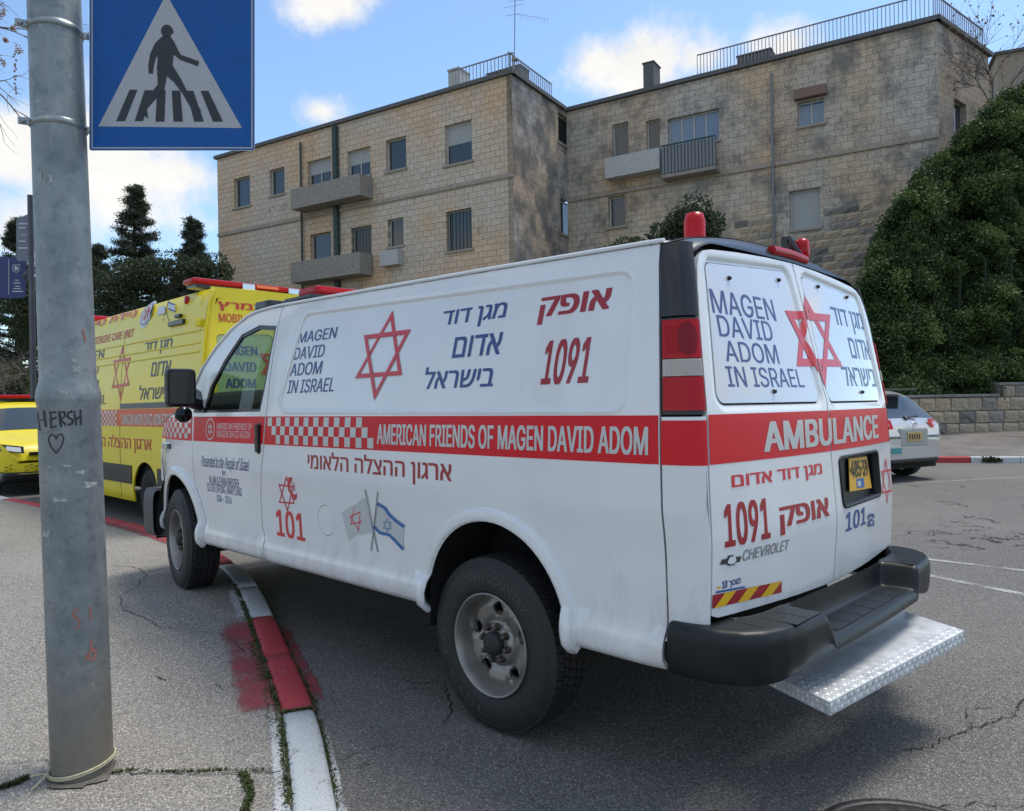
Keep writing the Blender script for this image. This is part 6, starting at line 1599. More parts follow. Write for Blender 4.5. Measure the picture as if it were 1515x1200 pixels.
# right door: plate box, plate, 101, star
dr_ = [o for o in van.children if o.name.startswith('rear_door')][-1]
y0p, y1p, z0p, z1p = PB
patch('plate_recess', rrect(y0p - .004, z0p - .004, y1p + .004, z1p + .004, .035), FR(-.035), blkpl, dr_, step=.04, flip=True, lip=0, ring=0, drop=0)
mb = MB(); q = rrect(y0p, z0p, y1p, z1p, .035); qi = rpoly([(y0p, z0p), (y1p, z0p), (y1p, z1p), (y0p, z1p)], .035, -.013, 5)
A_, B_ = [FR(.006)(*p) for p in q], [FR(.006)(*p) for p in qi]; C_ = [FR(-.034)(*p) for p in qi]; Dd = [FR(-.002)(*p) for p in q]; n = len(q)
mb.add(A_ + B_ + C_ + Dd, [(i, (i + 1) % n, (i + 1) % n + n, i + n) for i in range(n)] + [(i + n, (i + 1) % n + n, (i + 1) % n + 2 * n, i + 2 * n) for i in range(n)] + [(i, (i + 1) % n, (i + 1) % n + 3 * n, i + 3 * n) for i in range(n)], True)
mb.build('plate_frame', blkpl, dr_, recalc=True)
platey = mat('number_plate_yellow', (.75, .40, .02), .45, coat=.1); black = mat('black_print', (.01, .01, .01), .5)
def on_rear_off(px, py, off):
    x = -1.15
    for _ in range(12): p = on(px, py, 0, x); x = Xrear(p.y, p.z) - off
    return (p.y if p.y > 0 else p.y * (1 + .125 * p.y), p.z)
po = -.022
pq = [on_rear_off(*p, po) for p in ((1258.5, 727), (1293.5, 720.5), (1285.5, 674.5), (1257, 678.5))]
mbp = MB(); fr_ = [FR(po)(*p) for p in pq]; bk = [p + Vector((.003, 0, 0)) for p in fr_]
pl = mbp.add(fr_ + bk, [(0, 3, 2, 1), (4, 5, 6, 7), (0, 1, 5, 4), (1, 2, 6, 5), (2, 3, 7, 6), (3, 0, 4, 7)]).build('number_plate', platey, van, recalc=True)
def PG(off):
    def G(u, v): 
        a = fr_[0].lerp(fr_[1], u); b = fr_[3].lerp(fr_[2], u); return a.lerp(b, v) - Vector((off, 0, 0))
    return G
lettering('·485·39', lambda u, v: PG(.0015)(.02 + .93 * u, .40 + .52 * v), black, pl, bold=.03, nrm=(-1, 0, 0))
me = mesh('sticker', [PG(.0012)(u, v) for u, v in ((.30, .06), (.66, .07), (.66, .36), (.30, .35))], [(0, 1, 2, 3)]); link('sticker', me, mat('sticker_blue', (.02, .12, .42), .4), pl)
me = mesh('sticker', [PG(.0018)(u, v) for u, v in ((.34, .12), (.50, .12), (.50, .28), (.34, .28))], [(0, 1, 2, 3)]); link('sticker', me, greyrf, pl)
rear_text('101', (1251.4, 787.4), (1283.5, 748), navy2, bold=.022)
zq = lambda x, y: R_(1240 + x * .2998, 540 + y * .2998)
for pg in ([(150, 748), (156, 735), (168, 729), (180, 729), (187, 738), (186, 750), (178, 750), (177, 744), (160, 746), (158, 756), (150, 757)], [(150, 795), (154, 770), (162, 757), (176, 754), (184, 765), (187, 788)]): rpolyg(pg, navy2, 'telephone_print', conv=zq)
rpolyg([(163, 768), (174, 766), (175, 780), (163, 782)], greyrf, 'telephone_dial', conv=zq, off=.0037)
star_pts([zq(252, 450), zq(228, 628), zq(283, 612), zq(258, 676), zq(226, 518), zq(279, 502)], lambda a, b, d=0: FR(.003 + d)(a, b), redst, .17)
rear_text('10 ',(1,1),(2,2),navy) if False else None
# scratches and scuffs
scr = mat('scuff', (.28, .27, .25), .7)
def scuff(pts, w):
    mb = MB(); P = [Vector(p) for p in pts]; vs = []
    for i, p in enumerate(P):
        for sgn in (1, -1):
            yy, zz_ = p.x + sgn * w / 2 * (1 - abs(2 * i / (len(P) - 1) - 1) ** 2 * .9), p.y
            vs.append(corner(yy / .25, zz_, 1, .0012))
    mb.add(vs, [(2 * i, 2 * i + 1, 2 * i + 3, 2 * i + 2) for i in range(len(P) - 1)]).build('scratch', scr, van)
scuff([(.226, 1.215), (.228, 1.16), (.227, 1.12), (.230, 1.06), (.231, .99)], .006)
scuff([(.222, 1.13), (.225, 1.11), (.223, 1.08), (.226, 1.05)], .009)
# ================================================================== LAMP POLE, SIGNS
galvp = bpy.data.materials.new('galvanised_pole'); galvp.use_nodes = True
def _gp():
    nt = galvp.node_tree; N = nt.nodes; L = nt.links; b = N['Principled BSDF']; tc = N.new('ShaderNodeTexCoord')
    def noise(sc, det, loc=0, sx=(1, 1, 1)):
        mp = N.new('ShaderNodeMapping'); mp.inputs['Scale'].default_value = sx; mp.inputs['Location'].default_value = (loc, loc, loc); L.new(tc.outputs['Object'], mp.inputs[0]); n = N.new('ShaderNodeTexNoise'); n.inputs['Scale'].default_value = sc; n.inputs['Detail'].default_value = det; n.inputs['Roughness'].default_value = .65; L.new(mp.outputs[0], n.inputs['Vector']); return n.outputs['Fac']
    def rg(v, a, b_, c=0, d=1): r = N.new('ShaderNodeMapRange'); L.new(v, r.inputs['Value']); [setattr(r.inputs[k], 'default_value', q) for k, q in zip(('From Min', 'From Max', 'To Min', 'To Max'), (a, b_, c, d))]; return r.outputs[0]
    def mx(f, a, b_, bt='MIX'):
        x = N.new('ShaderNodeMixRGB'); x.blend_type = bt
        for i, q in enumerate((f, a, b_)):
            if hasattr(q, 'is_output'): L.new(q, x.inputs[i])
            else: x.inputs[i].default_value = q if i == 0 else (*q, 1)
        return x.outputs[0]
    c = mx(rg(noise(5, 8), .35, .65), (.17, .20, .21), (.28, .305, .31))
    c = mx(rg(noise(22, 7, 3), .52, .62, 0, .5), c, (.12, .145, .16))
    c = mx(rg(noise(9, 9, 9, (1, 1, .25)), .58, .68, 0, .6), c, (.34, .35, .34))          # pale streaks
    c = mx(rg(noise(40, 4, 17), .66, .70, 0, .8), c, (.42, .43, .43))                      # glue and paper remains
    s = N.new('ShaderNodeSeparateXYZ'); L.new(tc.outputs['Object'], s.inputs[0])
    c = mx(rg(s.outputs['Z'], .55, .15, 0, .7), c, (.20, .165, .125))                       # mud splash near the foot
    L.new(c, b.inputs['Base Color']); b.inputs['Metallic'].default_value = .35; L.new(rg(noise(12, 6, 5), .3, .7, .38, .62), b.inputs['Roughness'])
    bp = N.new('ShaderNodeBump'); bp.inputs['Strength'].default_value = .25; bp.inputs['Distance'].default_value = .004; L.new(noise(60, 6, 2), bp.inputs['Height']); L.new(bp.outputs[0], b.inputs['Normal'])
_gp()
DP = 2.95
def axis(py): 
    c = np.interp(py, [-400, 0, 560, 600, 1140], [65.5, 80, 99, 103, 122.5]); return at(c, py, DP)
AB = axis(1133); AB.z = zp(AB.x); AT = at(65.5, -400, DP); ax = (AT - AB).normalized()
pole = empty('lamp_post', tuple(AB), label='fat galvanised lamp post with graffiti standing on the pavement in front', cat='lamp post')
def AXZ(z): return ax * (z / ax.z)         # local point on the axis at height z above the foot
RB, RT = .1090, .095
mb = MB(); prof = [(0, RB), (1.44, RB), (1.455, RB + .004), (1.475, RB + .005), (1.50, RB + .001), (1.53, RB - .008), (1.55, .0985), (2.2, .0965), (3.2, .0925), (5.5, .088), (8.0, .07)]
n = 48; vs = []
for z, r_ in prof:
    c = AXZ(z); vs += [c + Vector((math.cos(2 * PI * k / n) * r_, math.sin(2 * PI * k / n) * r_, 0)) for k in range(n)]
mb.add(vs, [(i * n + k, i * n + (k + 1) % n, (i + 1) * n + (k + 1) % n, (i + 1) * n + k) for i in range(len(prof) - 1) for k in range(n)], True)
mb.build('shaft', galvp, pole)
mb = MB(); c = AXZ(8.0); mb.tube([c, c + Vector((-.8, -1.0, .3)), c + Vector((-1.2, -1.5, .35))], .04, 8).box(tuple(c + Vector((-1.5, -1.8, .28))), tuple(c + Vector((-1.1, -1.4, .38))), .03); mb.build('lamp_arm', galvp, pole)
def rad(z): return float(np.interp(z, [p[0] for p in prof], [p[1] for p in prof]))
TC = Vector((CAM.x - AB.x, CAM.y - AB.y, 0)).normalized(); RH = Vector((-TC.y, TC.x, 0)); RH = RH if RH.dot(RIGHT) > 0 else -RH      # right of picture, towards camera
def PC(px, py, off=.001):
    """point of the photograph carried onto the pole surface, in the pole's frame"""
    z = (CAM + ray(px, py) * (DP - .12)).z - AB.z; c = AXZ(z); r_ = rad(z)
    cp = c + AB - CAM; cx = 757.5 + FPX * cp.dot(RIGHT) / cp.dot(FWD); s = max(-.985, min(.985, (px - cx) / (FPX * r_ / (DP - .02) / .866))); th = math.asin(s)
    return c + (RH * math.sin(th) + TC * math.cos(th)) * (r_ + off)
def stroke(pts, w, m, name, off=.0012, step=3):
    P = []
    for i in range(len(pts) - 1):
        a, b = Vector(pts[i]), Vector(pts[i + 1]); k = max(1, int((b - a).length / step)); P += [a.lerp(b, j / k) for j in range(k)]
    P.append(Vector(pts[-1])); vs = []
    for i, p in enumerate(P):
        t = (P[min(i + 1, len(P) - 1)] - P[max(0, i - 1)]).normalized(); nn = Vector((-t.y, t.x)) * w / 2
        vs += [PC(*(p + nn), off), PC(*(p - nn), off)]
    return MB().add(vs, [(2 * i, 2 * i + 1, 2 * i + 3, 2 * i + 2) for i in range(len(P) - 1)]).build(name, m, pole)
ink = mat('marker_ink', (.02, .02, .025), .5); redink = mat('faded_red_spray', (.34, .10, .075), .8, noise=.5, nscale=40, dark=(.22, .15, .13)); paper = mat('paper_remains', (.40, .42, .42), .85, noise=.3, nscale=40)
gr = [[(56, 611), (60, 636)], [(66, 609), (70, 633)], [(58, 624), (69, 621)], [(75, 611), (77, 632), (85, 630)], [(74, 611), (85, 609)], [(76, 621), (84, 619)],
      [(88, 610), (91, 631)], [(88, 610), (95, 609), (97, 616), (90, 620), (99, 629)], [(106, 609), (101, 611), (101, 617), (107, 621), (107, 627), (101, 630)], [(110, 608), (112, 629)], [(119, 607), (120, 628)], [(111, 619), (120, 617)]]
_gr = random.Random(5)
for g_ in gr:
    for rep in range(2): stroke([(a + _gr.uniform(-1.2, 1.2), b + _gr.uniform(-1.5, 1.5)) for a, b in g_], _gr.uniform(1.6, 2.9), ink, 'graffiti_letter_stroke', off=.0012 + rep * .0004)
stroke([(84, 671), (76, 660), (73, 650), (77, 643), (83, 646), (84, 651), (87, 644), (92, 642), (95, 649), (92, 660), (84, 671)], 2.2, ink, 'graffiti_heart')
stroke([(117, 906), (110, 904), (108, 912), (116, 920), (118, 928), (112, 934)], 3.5, redink, 'red_scribble'); stroke([(133, 903), (134, 925)], 3, redink, 'red_scribble'); stroke([(135, 953), (134, 972), (127, 978), (139, 984), (141, 972), (133, 965)], 4, redink, 'red_scribble'); stroke([(122, 484), (126, 498), (125, 502)], 3, redink, 'red_scribble')
rnd = random.Random(3)
for (px, py, w_, h_) in ((77, 262, 6, 16), (62, 258, 3, 20), (113, 545, 10, 12), (108, 530, 8, 8), (95, 580, 14, 5), (70, 792, 12, 14), (132, 720, 22, 10), (90, 740, 20, 7), (118, 700, 16, 6), (100, 690, 12, 4)):
    q = [(px + rnd.uniform(-1, 1) * w_ * .15 + sx * w_ / 2, py + rnd.uniform(-1, 1) * h_ * .2 + sy * h_ / 2) for sx, sy in ((-1, -1), (0, -.8), (1, -.7), (.8, .1), (1, 1), (-.2, .7), (-1, .8), (-.7, 0))]
    MB().add([PC(*p, .0015) for p in q], [tuple(range(8))]).build('paper_scrap', paper, pole)
rnd = random.Random(12); q = [AXZ(0) + TC * .03 + Vector((math.cos(a) * (.125 + rnd.uniform(-.012, .02)), math.sin(a) * (.115 + rnd.uniform(-.012, .02)), .0065)) for a in np.linspace(0, 2 * PI, 26)[:-1]]
MB().add(q, [tuple(range(25))]).build('broken_asphalt_collar', mat('broken_asphalt', (.14, .128, .11), .95, noise=.5, nscale=30, bump=.8, bscale=60), pole)
# steel straps with lugs and bolts
strapm = mat('strap_steel', (.33, .36, .36), .35, metal=.8, noise=.3, nscale=20)
for py in (22, 170):
    z = (CAM + ray(100, py) * (DP - .12)).z - AB.z; c = AXZ(z); r_ = rad(z)
    st = MB(); vs = []
    for k in range(48):
        d = Vector((math.cos(2 * PI * k / 48), math.sin(2 * PI * k / 48), 0))
        for rr, zz_ in ((r_ + .0005, -.013), (r_ + .0045, -.012), (r_ + .0045, .012), (r_ + .0005, .013)): vs.append(c + d * rr + Vector((0, 0, zz_)))
    st.add(vs, [(4 * k + j, 4 * ((k + 1) % 48) + j, 4 * ((k + 1) % 48) + j + 1, 4 * k + j + 1) for k in range(48) for j in range(3)], True)
    so_ = st.build('strap', strapm, pole)
    for sd in (1, -1):
        e = c + RH * (r_ + .018) * sd + TC * .012
        b = MB(); M = Matrix(((RH.x, TC.x, 0, e.x), (RH.y, TC.y, 0, e.y), (0, 0, 1, e.z), (0, 0, 0, 1)))
        b.box((-.022, -.006, -.014), (.022, .006, .014), .004, M); b.tube([M @ Vector((.004 * sd, -.02, 0)), M @ Vector((.004 * sd, .022, 0))], .006, 8)
        b.lathe([(.0001, .016), (.009, .015), (.0105, .008)], 6, 'y', smooth=False, M=M @ Matrix.Translation((.004 * sd, .004, 0))); b.build('lug_bolt', strapm, so_)
# twine round the foot
cord = mat('pale_twine', (.50, .46, .30), .8, noise=.3, nscale=60)
mb = MB(); n = 60
for dz in (0.030, .038):
    mb.tube([AXZ(.07) + Vector((math.cos(2 * PI * k / n), math.sin(2 * PI * k / n), 0)) * (RB + .006) + Vector((0, 0, dz - .07 + .018 * math.cos(2 * PI * k / n - math.atan2(RH.y, RH.x)))) for k in range(n + 1)], .0042, 6, cap=False)
kp_ = AXZ(.030) - RH * (RB + .008) + TC * .03
mb.tube([kp_, kp_ - RH * .03 + TC * .03 + Vector((0, 0, -.018)), kp_ - RH * .05 + TC * .05 + Vector((0, 0, -.026))], .004, 6); mb.tube([kp_, kp_ - RH * .035 + Vector((0, 0, .008)), kp_ - RH * .055 + Vector((0, 0, .004))], .004, 6)
tw = mb.build('twine', cord, None); tw.location = AB; tag(tw, 'pale yellow twine knotted round the foot of the lamp post', 'cord')
# ---- crossing sign, a folded aluminium panel
DS = 2.965
sg = empty('crossing_sign', tuple(at(255, 105, DS)), label='square blue pedestrian crossing sign strapped to the lamp post', cat='traffic sign'); SL = sg.location.copy()
def sp(px, py, off=0): return at(px, py, DS - off) - SL
blues = mat('sign_blue', (.0, .085, .32), .45, spec=.3, noise=.18, nscale=6); greys = mat('sign_reflective_grey', (.37, .38, .40), .4, coat=.2, noise=.08, nscale=30); blacks = mat('sign_black', (.012, .014, .018), .4); alu = mat('sign_aluminium', (.45, .46, .47), .35, metal=.8)
X0, X1, Y0_, Y1_ = 132, 377, -24, 223
mb = MB(); q = rpoly([(X0, Y0_), (X1, Y0_), (X1, Y1_), (X0, Y1_)], 4, 0, 3)
A_ = [sp(a, b) for a, b in q]; B_ = [sp(a, b, -.012) for a, b in q]; n = len(q)
mb.add(A_ + B_, [tuple(range(n)), tuple(range(n, 2 * n))[::-1]] + [(i, i + n, (i + 1) % n + n, (i + 1) % n) for i in range(n)]).build('panel', alu, sg, recalc=True)
def flat(pts, m, name, off, parent=sg, bis=True):
    me = mesh(name, [sp(a, b, off) for a, b in pts], [tuple(range(len(pts)))]); bm = bmesh.new(); bm.from_mesh(me); bmesh.ops.triangulate(bm, faces=bm.faces); bm.to_mesh(me); bm.free(); return link(name, me, m, parent)
flat(rpoly([(X0 + 1, Y0_ + 1), (X1 - 1, Y0_ + 1), (X1 - 1, Y1_ - 1), (X0 + 1, Y1_ - 1)], 3, 0, 3), blues, 'blue_face', .0008)
def frame_line(d, w, m, off):
    o = [(X0 + d, Y0_ + d), (X1 - d, Y0_ + d), (X1 - d, Y1_ - d), (X0 + d, Y1_ - d)]; i_ = [(X0 + d + w, Y0_ + d + w), (X1 - d - w, Y0_ + d + w), (X1 - d - w, Y1_ - d - w), (X0 + d + w, Y1_ - d - w)]
    MB().add([sp(a, b, off) for a, b in o + i_], [(k, (k + 1) % 4, (k + 1) % 4 + 4, k + 4) for k in range(4)]).build('border_line', m, sg)
frame_line(3.2, 2.0, greys, .0016)
flat([(246, -9), (145.5, 187), (358, 189.5)], greys, 'white_triangle', .0016)
z1 = lambda L_: [(a / 3, b / 3) for a, b in L_]
for pg in ([(575, 398), (610, 398), (555, 538), (515, 538)], [(642, 400), (682, 400), (635, 538), (597, 538)], [(697, 400), (735, 400), (730, 540), (690, 540)], [(762, 402), (800, 402), (812, 540), (770, 540)], [(826, 403), (858, 403), (905, 540), (862, 540)], [(890, 403), (925, 403), (990, 540), (945, 540)]): flat(z1(pg), blacks, 'crossing_stripe', .0024)
flat(z1([(740 + 26 * math.cos(a) + (4 if abs(a) < .5 else 0), 137 + 28 * math.sin(a)) for a in np.linspace(0, 2 * PI, 22)[:-1]]), blacks, 'figure_head', .0032)
flat(z1([(722, 160), (755, 160), (772, 185), (790, 222), (803, 243), (883, 272), (878, 293), (800, 266), (770, 242), (765, 295), (695, 310), (700, 262), (696, 243), (682, 288), (678, 327), (660, 326), (658, 290), (666, 240), (688, 192), (708, 172)]), blacks, 'figure_body', .0032)
flat(z1([(697, 300), (742, 300), (738, 350), (728, 398), (690, 440), (652, 482), (655, 512), (660, 526), (648, 520), (636, 500), (640, 462), (668, 415), (700, 375)]), blacks, 'figure_leg', .0034)
flat(z1([(728, 302), (766, 292), (800, 345), (828, 400), (856, 455), (888, 482), (893, 492), (868, 492), (842, 470), (806, 410), (772, 365), (738, 335)]), blacks, 'figure_leg', .0036)
# ---- thin sign post and street name plates at the far left
gsm = mat('sign_post_grey', (.10, .11, .125), .5, metal=.4, noise=.3)
sp2 = empty('street_sign_post', tuple(gbase(50, 3.02, 1.50)), label='slim grey post with a street name board, clamped to the left of the lamp post', cat='sign post')
MB().tube([(0, 0, 0), (0, 0, .82)], .011, 12).build('post', gsm, sp2)
greyb = mat('grey_sign_face', (.16, .18, .23), .5, noise=.12); txtw = mat('white_sign_print', (.50, .52, .54), .5); bluep = mat('blue_sign_face', (.022, .032, .14), .45, noise=.15)
def board(px0, py0, px1, py1, D, m, name, parent, th=.02, rr_=.02, skew=0):
    L0 = parent.location; q = [(px0, py0 + skew), (px1, py0), (px1, py1), (px0, py1 - skew * 0)]
    q = rpoly(q, 5, 0, 4) if rr_ else q
    A_ = [at(a, b, D) - L0 for a, b in q]; B_ = [at(a, b, D + th) - L0 for a, b in q]; n = len(q)
    return MB().add(A_ + B_, [tuple(range(n)), tuple(range(n, 2 * n))[::-1]] + [(i, i + n, (i + 1) % n + n, (i + 1) % n) for i in range(n)]).build(name, m, parent, recalc=True)
gb_ = board(24, 314, 48, 386, 3.02, greyb, 'grey_name_board', sp2, skew=10)
def bars(parent, D, L_, m):
    for (x0, y0, x1, y1) in L_: MB().add([at(a, b, D) - parent.location for a, b in ((x0, y0), (x1, y0), (x1, y1), (x0, y1))], [(0, 1, 2, 3)]).build('small_print', m, parent)
bars(sp2, 3.018, [(28, 330, 41, 332), (28, 336, 38, 338), (28, 356, 38, 358), (27, 366, 43, 368), (30, 347, 40, 348)], txtw)
bs = empty('street_name_sign', tuple(at(10, 410, 3.1)), label='dark blue street name sign with white crest cut by the left edge', cat='street sign')
board(-60, 380, 38.5, 441, 3.1, bluep, 'blue_board', bs)
bars(bs, 3.098, [(12.6, 384, 13.4, 436), (22, 414, 28, 415.2), (20, 418, 30, 419.4), (22, 423, 30, 424.2), (20, 426.5, 31, 427.8), (18, 430.5, 34, 432)], txtw)
MB().add([at(a, b, 3.0975) - bs.location for a, b in ((18.5, 391.5), (30, 391.5), (30, 400), (24.3, 404), (18.5, 400))], [(0, 1, 2, 3, 4)]).build('crest', txtw, bs)
MB().add([at(a, b, 3.097) - bs.location for a, b in ((19.3, 392.3), (29.2, 392.3), (29.2, 399.6), (24.3, 403), (19.3, 399.6))], [(0, 1, 2, 3, 4)]).build('crest_field', bluep, bs)
MB().add([at(a, b, 3.0965) - bs.location for a, b in ((22, 402), (22, 397), (21, 395), (23, 393.2), (25, 395.5), (28, 394.5), (27, 397), (26, 402), (25, 399), (23.5, 399))], [tuple(range(10))]).build('crest_lion', txtw, bs)
c = at(36, 410, 3.13) - bs.location; d_ = gbase(50, 3.02, 0) - bs.location; d_.z = c.z; MB().tube([c, d_], .015, 6).build('bracket', gsm, bs)
# ================================================================== YELLOW AMBULANCE (van)
yel = mat('yellow_paint', (.74, .60, .004), .35, coat=.15, noise=.06, nscale=3); yel2 = yel
org = mat('orange_vinyl', (.62, .095, .015), .4, spec=.3); ydk = mat('dark_print', (.03, .035, .07), .4); yred = mat('orange_red_print', (.52, .05, .02), .4); ynav = mat('navy_print', (.03, .04, .16), .4)
yv = empty('yellow_ambulance', (0, 0, 0), label='tall yellow ambulance with orange stripe parked ahead of the white van', cat='ambulance')
YP = table([.2, .3, .55, .62, 1.0, 1.45, 1.9, 2.36, 2.58, 2.72, 2.80, 2.86], [.05, .01, 0, .004, .0, .005, .03, .075, .105, .14, .18, .24], .02)     # inset of the side by height
YC = -1.25; YHW = 1.0; YX0 = 5.66
def ylean(z): return .10 * smooth01((z - 1.6) / 1.1) + .02 * abs(z - 1.2)
def YF(off=0, s=1): return lambda x, z: Vector((x, YC + s * (YHW - YP(z) + off - (.12 * ((x - 10.6) / 1.4) ** 2 if x > 10.6 else 0)), z))
def ys(px, py):
    y = YC + YHW
    for _ in range(8): p = on(px, py, 1, y); y = YF(0)(p.x, p.z).y
    return p.x, p.z
XR_ = lambda z: YX0 + .13 + ylean(z)       # plane of the rear doors
def YR(off=0): return lambda y, z: Vector((XR_(z) - off - .04 * (1 - ((y - YC) / .9) ** 2), y, z))
def yr(px, py):
    x = XR_(1.5)
    for _ in range(8): p = on(px, py, 0, x); x = YR(0)(p.y, p.z).x
    return p.y, p.z
arY = [(7.47 + .42 * math.cos(a), .40 + .40 * math.sin(a)) for a in np.linspace(0, PI, 18)]; arY = [(7.89, 0)] + arY + [(7.05, 0)]
arF = [(a + 3.7, b) for a, b in arY]
for s in (1, -1):
    sx = YX0 + .13
    tops = [(x, z) for x, z in ((11.0, 2.60), (11.35, 2.25), (11.75, 1.75), (12.0, 1.35))]
    patch('side_panel', [(sx, .27), (12.1, .27), (12.15, 1.1)] + tops[::-1] + [(10.8, 2.78), (9, 2.82), (sx + .03, 2.82)], YF(0, s), yel, yv, holes=[arY, arF], step=.22, flip=s > 0, lip=.02)
    def yc_(t, z, s=s, off=0):
        a = t * PI / 2; r_ = .12; cy = YHW - YP(z) - r_; y = cy + (r_ + off) * math.cos(a); x = XR_(z) + .01 + r_ - .13 + .13 - (r_ + off) * math.sin(a) - .02
        return Vector((x, YC + s * y, z))
    patch('corner_panel', [(.0, .30), (1, .30), (1, 2.78), (0, 2.80)], lambda t, z: yc_(t, z), yel, yv, step=.1, flip=s < 0, lip=.01, drop=0)
    for (za, zb) in ((.95, 1.35),): patch('tail_light', [(.35, za), (.98, za), (.98, zb), (.35, zb)], lambda t, z: yc_(t, z, off=.012), redlens, yv, step=.08, flip=s < 0, lip=.012)
# rails pressed into the upper side, door gap, track, cladding
for (x0, x1, z_) in ((5.9, 10.9, 2.34), (5.9, 10.9, 2.20), (5.9, 10.9, 2.10)):
    MB().tube([YF(.000)(x, z_) for x in np.linspace(x0, x1, 12)], .012, 6).build('pressed_rib', yel, yv)
def ystrip(nm, m, x0, x1, z0, z1, off=.004, s=1): return patch(nm, [(x0, z0), (x1, z0), (x1, z1), (x0, z1)], YF(off, s), m, yv, step=.3, lip=.004, ring=0, drop=0, flip=s > 0)
a, b = ys(253, 600)[0], ys(178, 600)[0]; zt = ys(215, 600)[1]; ystrip('sliding_door_track', mat('track_grey', (.10, .10, .10), .5), a, b, zt - .035, zt + .035, .006)
for s in (1, -1):
    ystrip('stripe', org, YX0 + .15, 11.9, 1.25, 1.472, .002, s)
    ystrip('cladding', blkpl, YX0 + .15, 7.04, .50, .74, .012, s); ystrip('cladding', blkpl, 7.92, 10.6, .50, .74, .012, s)
ystrip('door_gap', rubber, ys(181, 540)[0] - .006, ys(181, 540)[0] + .006, .3, 2.5, .0015)
def ytext(txt, x0, z0, x1, z1, m, slant=.0, bold=.01, off=.004):
    F = YF(off); w = abs(x1 - x0); h = z1 - z0
    return lettering(txt, lambda u, v: F(x0 + (x1 - x0) * u, z0 + (z1 - z0) * v), m, yv, shear=slant * h / max(.01, w - slant * h), bold=bold, nrm=(0, 1, 0))
def ybox(txt, LL, UR, m, **k):
    a, b = ys(*LL), ys(*UR); return ytext(txt, a[0], a[1], b[0], b[1], m, **k)
for t, a, b in (('מגן דוד', (212.5, 527), (256, 499.5)), ('אדום', (223, 557.5), (254, 532.5)), ('בישראל', (205, 591.5), (253, 566.5))): ybox(HEB(t), a, b, ydk, slant=.15, bold=.012)
for t, a, b in (('MAGEN', (112, 537), (155, 517)), ('DAVID', (112, 557), (147, 540)), ('ADOM', (110, 578), (146.5, 562)), ('IN ISRAEL', (105, 600), (158, 584))): ybox(t, a, b, ydk, slant=.15, bold=.012)
Fy = lambda off: (lambda a, b, d=0: YF(off + d)(a, b))
star_pts([ys(182, 510.5), ys(165, 575), ys(192, 570.5), ys(178.5, 595), ys(167.5, 534), ys(194, 528.5)], Fy(.004), yred, .22, parent=yv)
x1_, zlo = ys(198, 472); _, zhi = ys(199, 457.5); ytext(HEB('ניידת טיפול נמרץ'), ys(100, 480)[0], zlo, x1_, zhi, yred, bold=.014)
x1_, zlo = ys(197.5, 498); _, zhi = ys(197.5, 486); ytext('INTENSIVE CARE UNIT', ys(136, 500)[0], zlo, x1_, zhi, yred, bold=.012, slant=.1)
ybox('CANADIAN MAGEN DAVID ADOM FOR ISRAEL', (180, 628.5), (265, 612), greyrf, bold=.02)
ybox(HEB('ארגון ההצלה הלאומי'), (128, 664), (224, 645.5), yred, bold=.014)
c0 = ys(216.5, 465); hx_ = abs(ys(208.5, 465)[0] - ys(224.5, 465)[0]) / 2; hz_ = abs(ys(216, 447)[1] - ys(216, 483)[1]) / 2
for r_, m_, o_ in ((1, greyrf, .004), (.8, ynav, .0048), (.72, greyrf, .0056)): MB().add([YF(o_)(c0[0] - hx_ * r_ * math.cos(a), c0[1] + hz_ * r_ * math.sin(a)) for a in np.linspace(0, 2 * PI, 25)[:-1]], [tuple(range(24))]).build('badge', m_, yv)
tri_ = lambda s_: [(c0[0] - hx_ * .55 * a, c0[1] + hz_ * .6 * b * s_) for a, b in ((0, 1), (-.87, -.5), (.87, -.5))]
star_pts(tri_(1) + tri_(-1), Fy(.0066), yred, .3, parent=yv)
yflag = lambda pts, m, off: MB().add([YF(off)(*ys(*p)) for p in pts], [tuple(range(len(pts)))]).build('flag_print', m, yv)
z8 = lambda L_: [(120 + a * .2244, 380 + b * .2244) for a, b in L_]
yflag(z8([(575, 295), (620, 310), (622, 365), (575, 345)]), greyrf, .004); yflag(z8([(510, 335), (552, 320), (556, 372), (505, 385)]), greyrf, .004)
for q in ([(575, 295), (620, 310), (620, 320), (575, 305)], [(575, 336), (622, 356), (622, 366), (575, 346)]): yflag(z8(q), ynav, .005)
for q in ([(578, 285), (582, 285), (546, 420), (542, 420)], [(550, 330), (554, 330), (584, 425), (580, 425)]): yflag(z8(q), ydk, .0058)
# chequers at the front end of the stripe
mb = MB(); xa_, xb_ = ys(173, 617)[0], ys(157, 617)[0]; F = YF(.004)
for r_ in range(5):
    for c_ in range(14):
        if (r_ + c_) % 2: continue
        a = xa_ + c_ * (xb_ - xa_) / 6; b = a + (xb_ - xa_) / 6; lo = 1.46 - (r_ + 1) * .042; mb.add([F(a, lo), F(b, lo), F(b, lo + .04), F(a, lo + .04)], [(0, 1, 2, 3)])
mb.build('chequers', greyrf, yv)['kind'] = 'stuff'
# upper corner marker lamp and hinges
for (px, py, m_, r_) in ((276, 444, redlens, .05),): p = Vector(YF(.0)(*ys(px, py))); MB().lathe([(.0001, .02), (r_, .012), (r_ * 1.1, -.01)], 14, 'y', M=Matrix.Translation(p)).build('marker_lamp', m_, yv, recalc=True)
p = YF(.0)(*ys(263, 478)); MB().box((p.x - .22, p.y - .01, p.z - .03), (p.x + .22, p.y + .035, p.z + .03), .01).box((p.x - .12, p.y - .01, p.z + .06), (p.x + .04, p.y + .03, p.z + .10), .01).build('grab_rail', blktrim, yv)
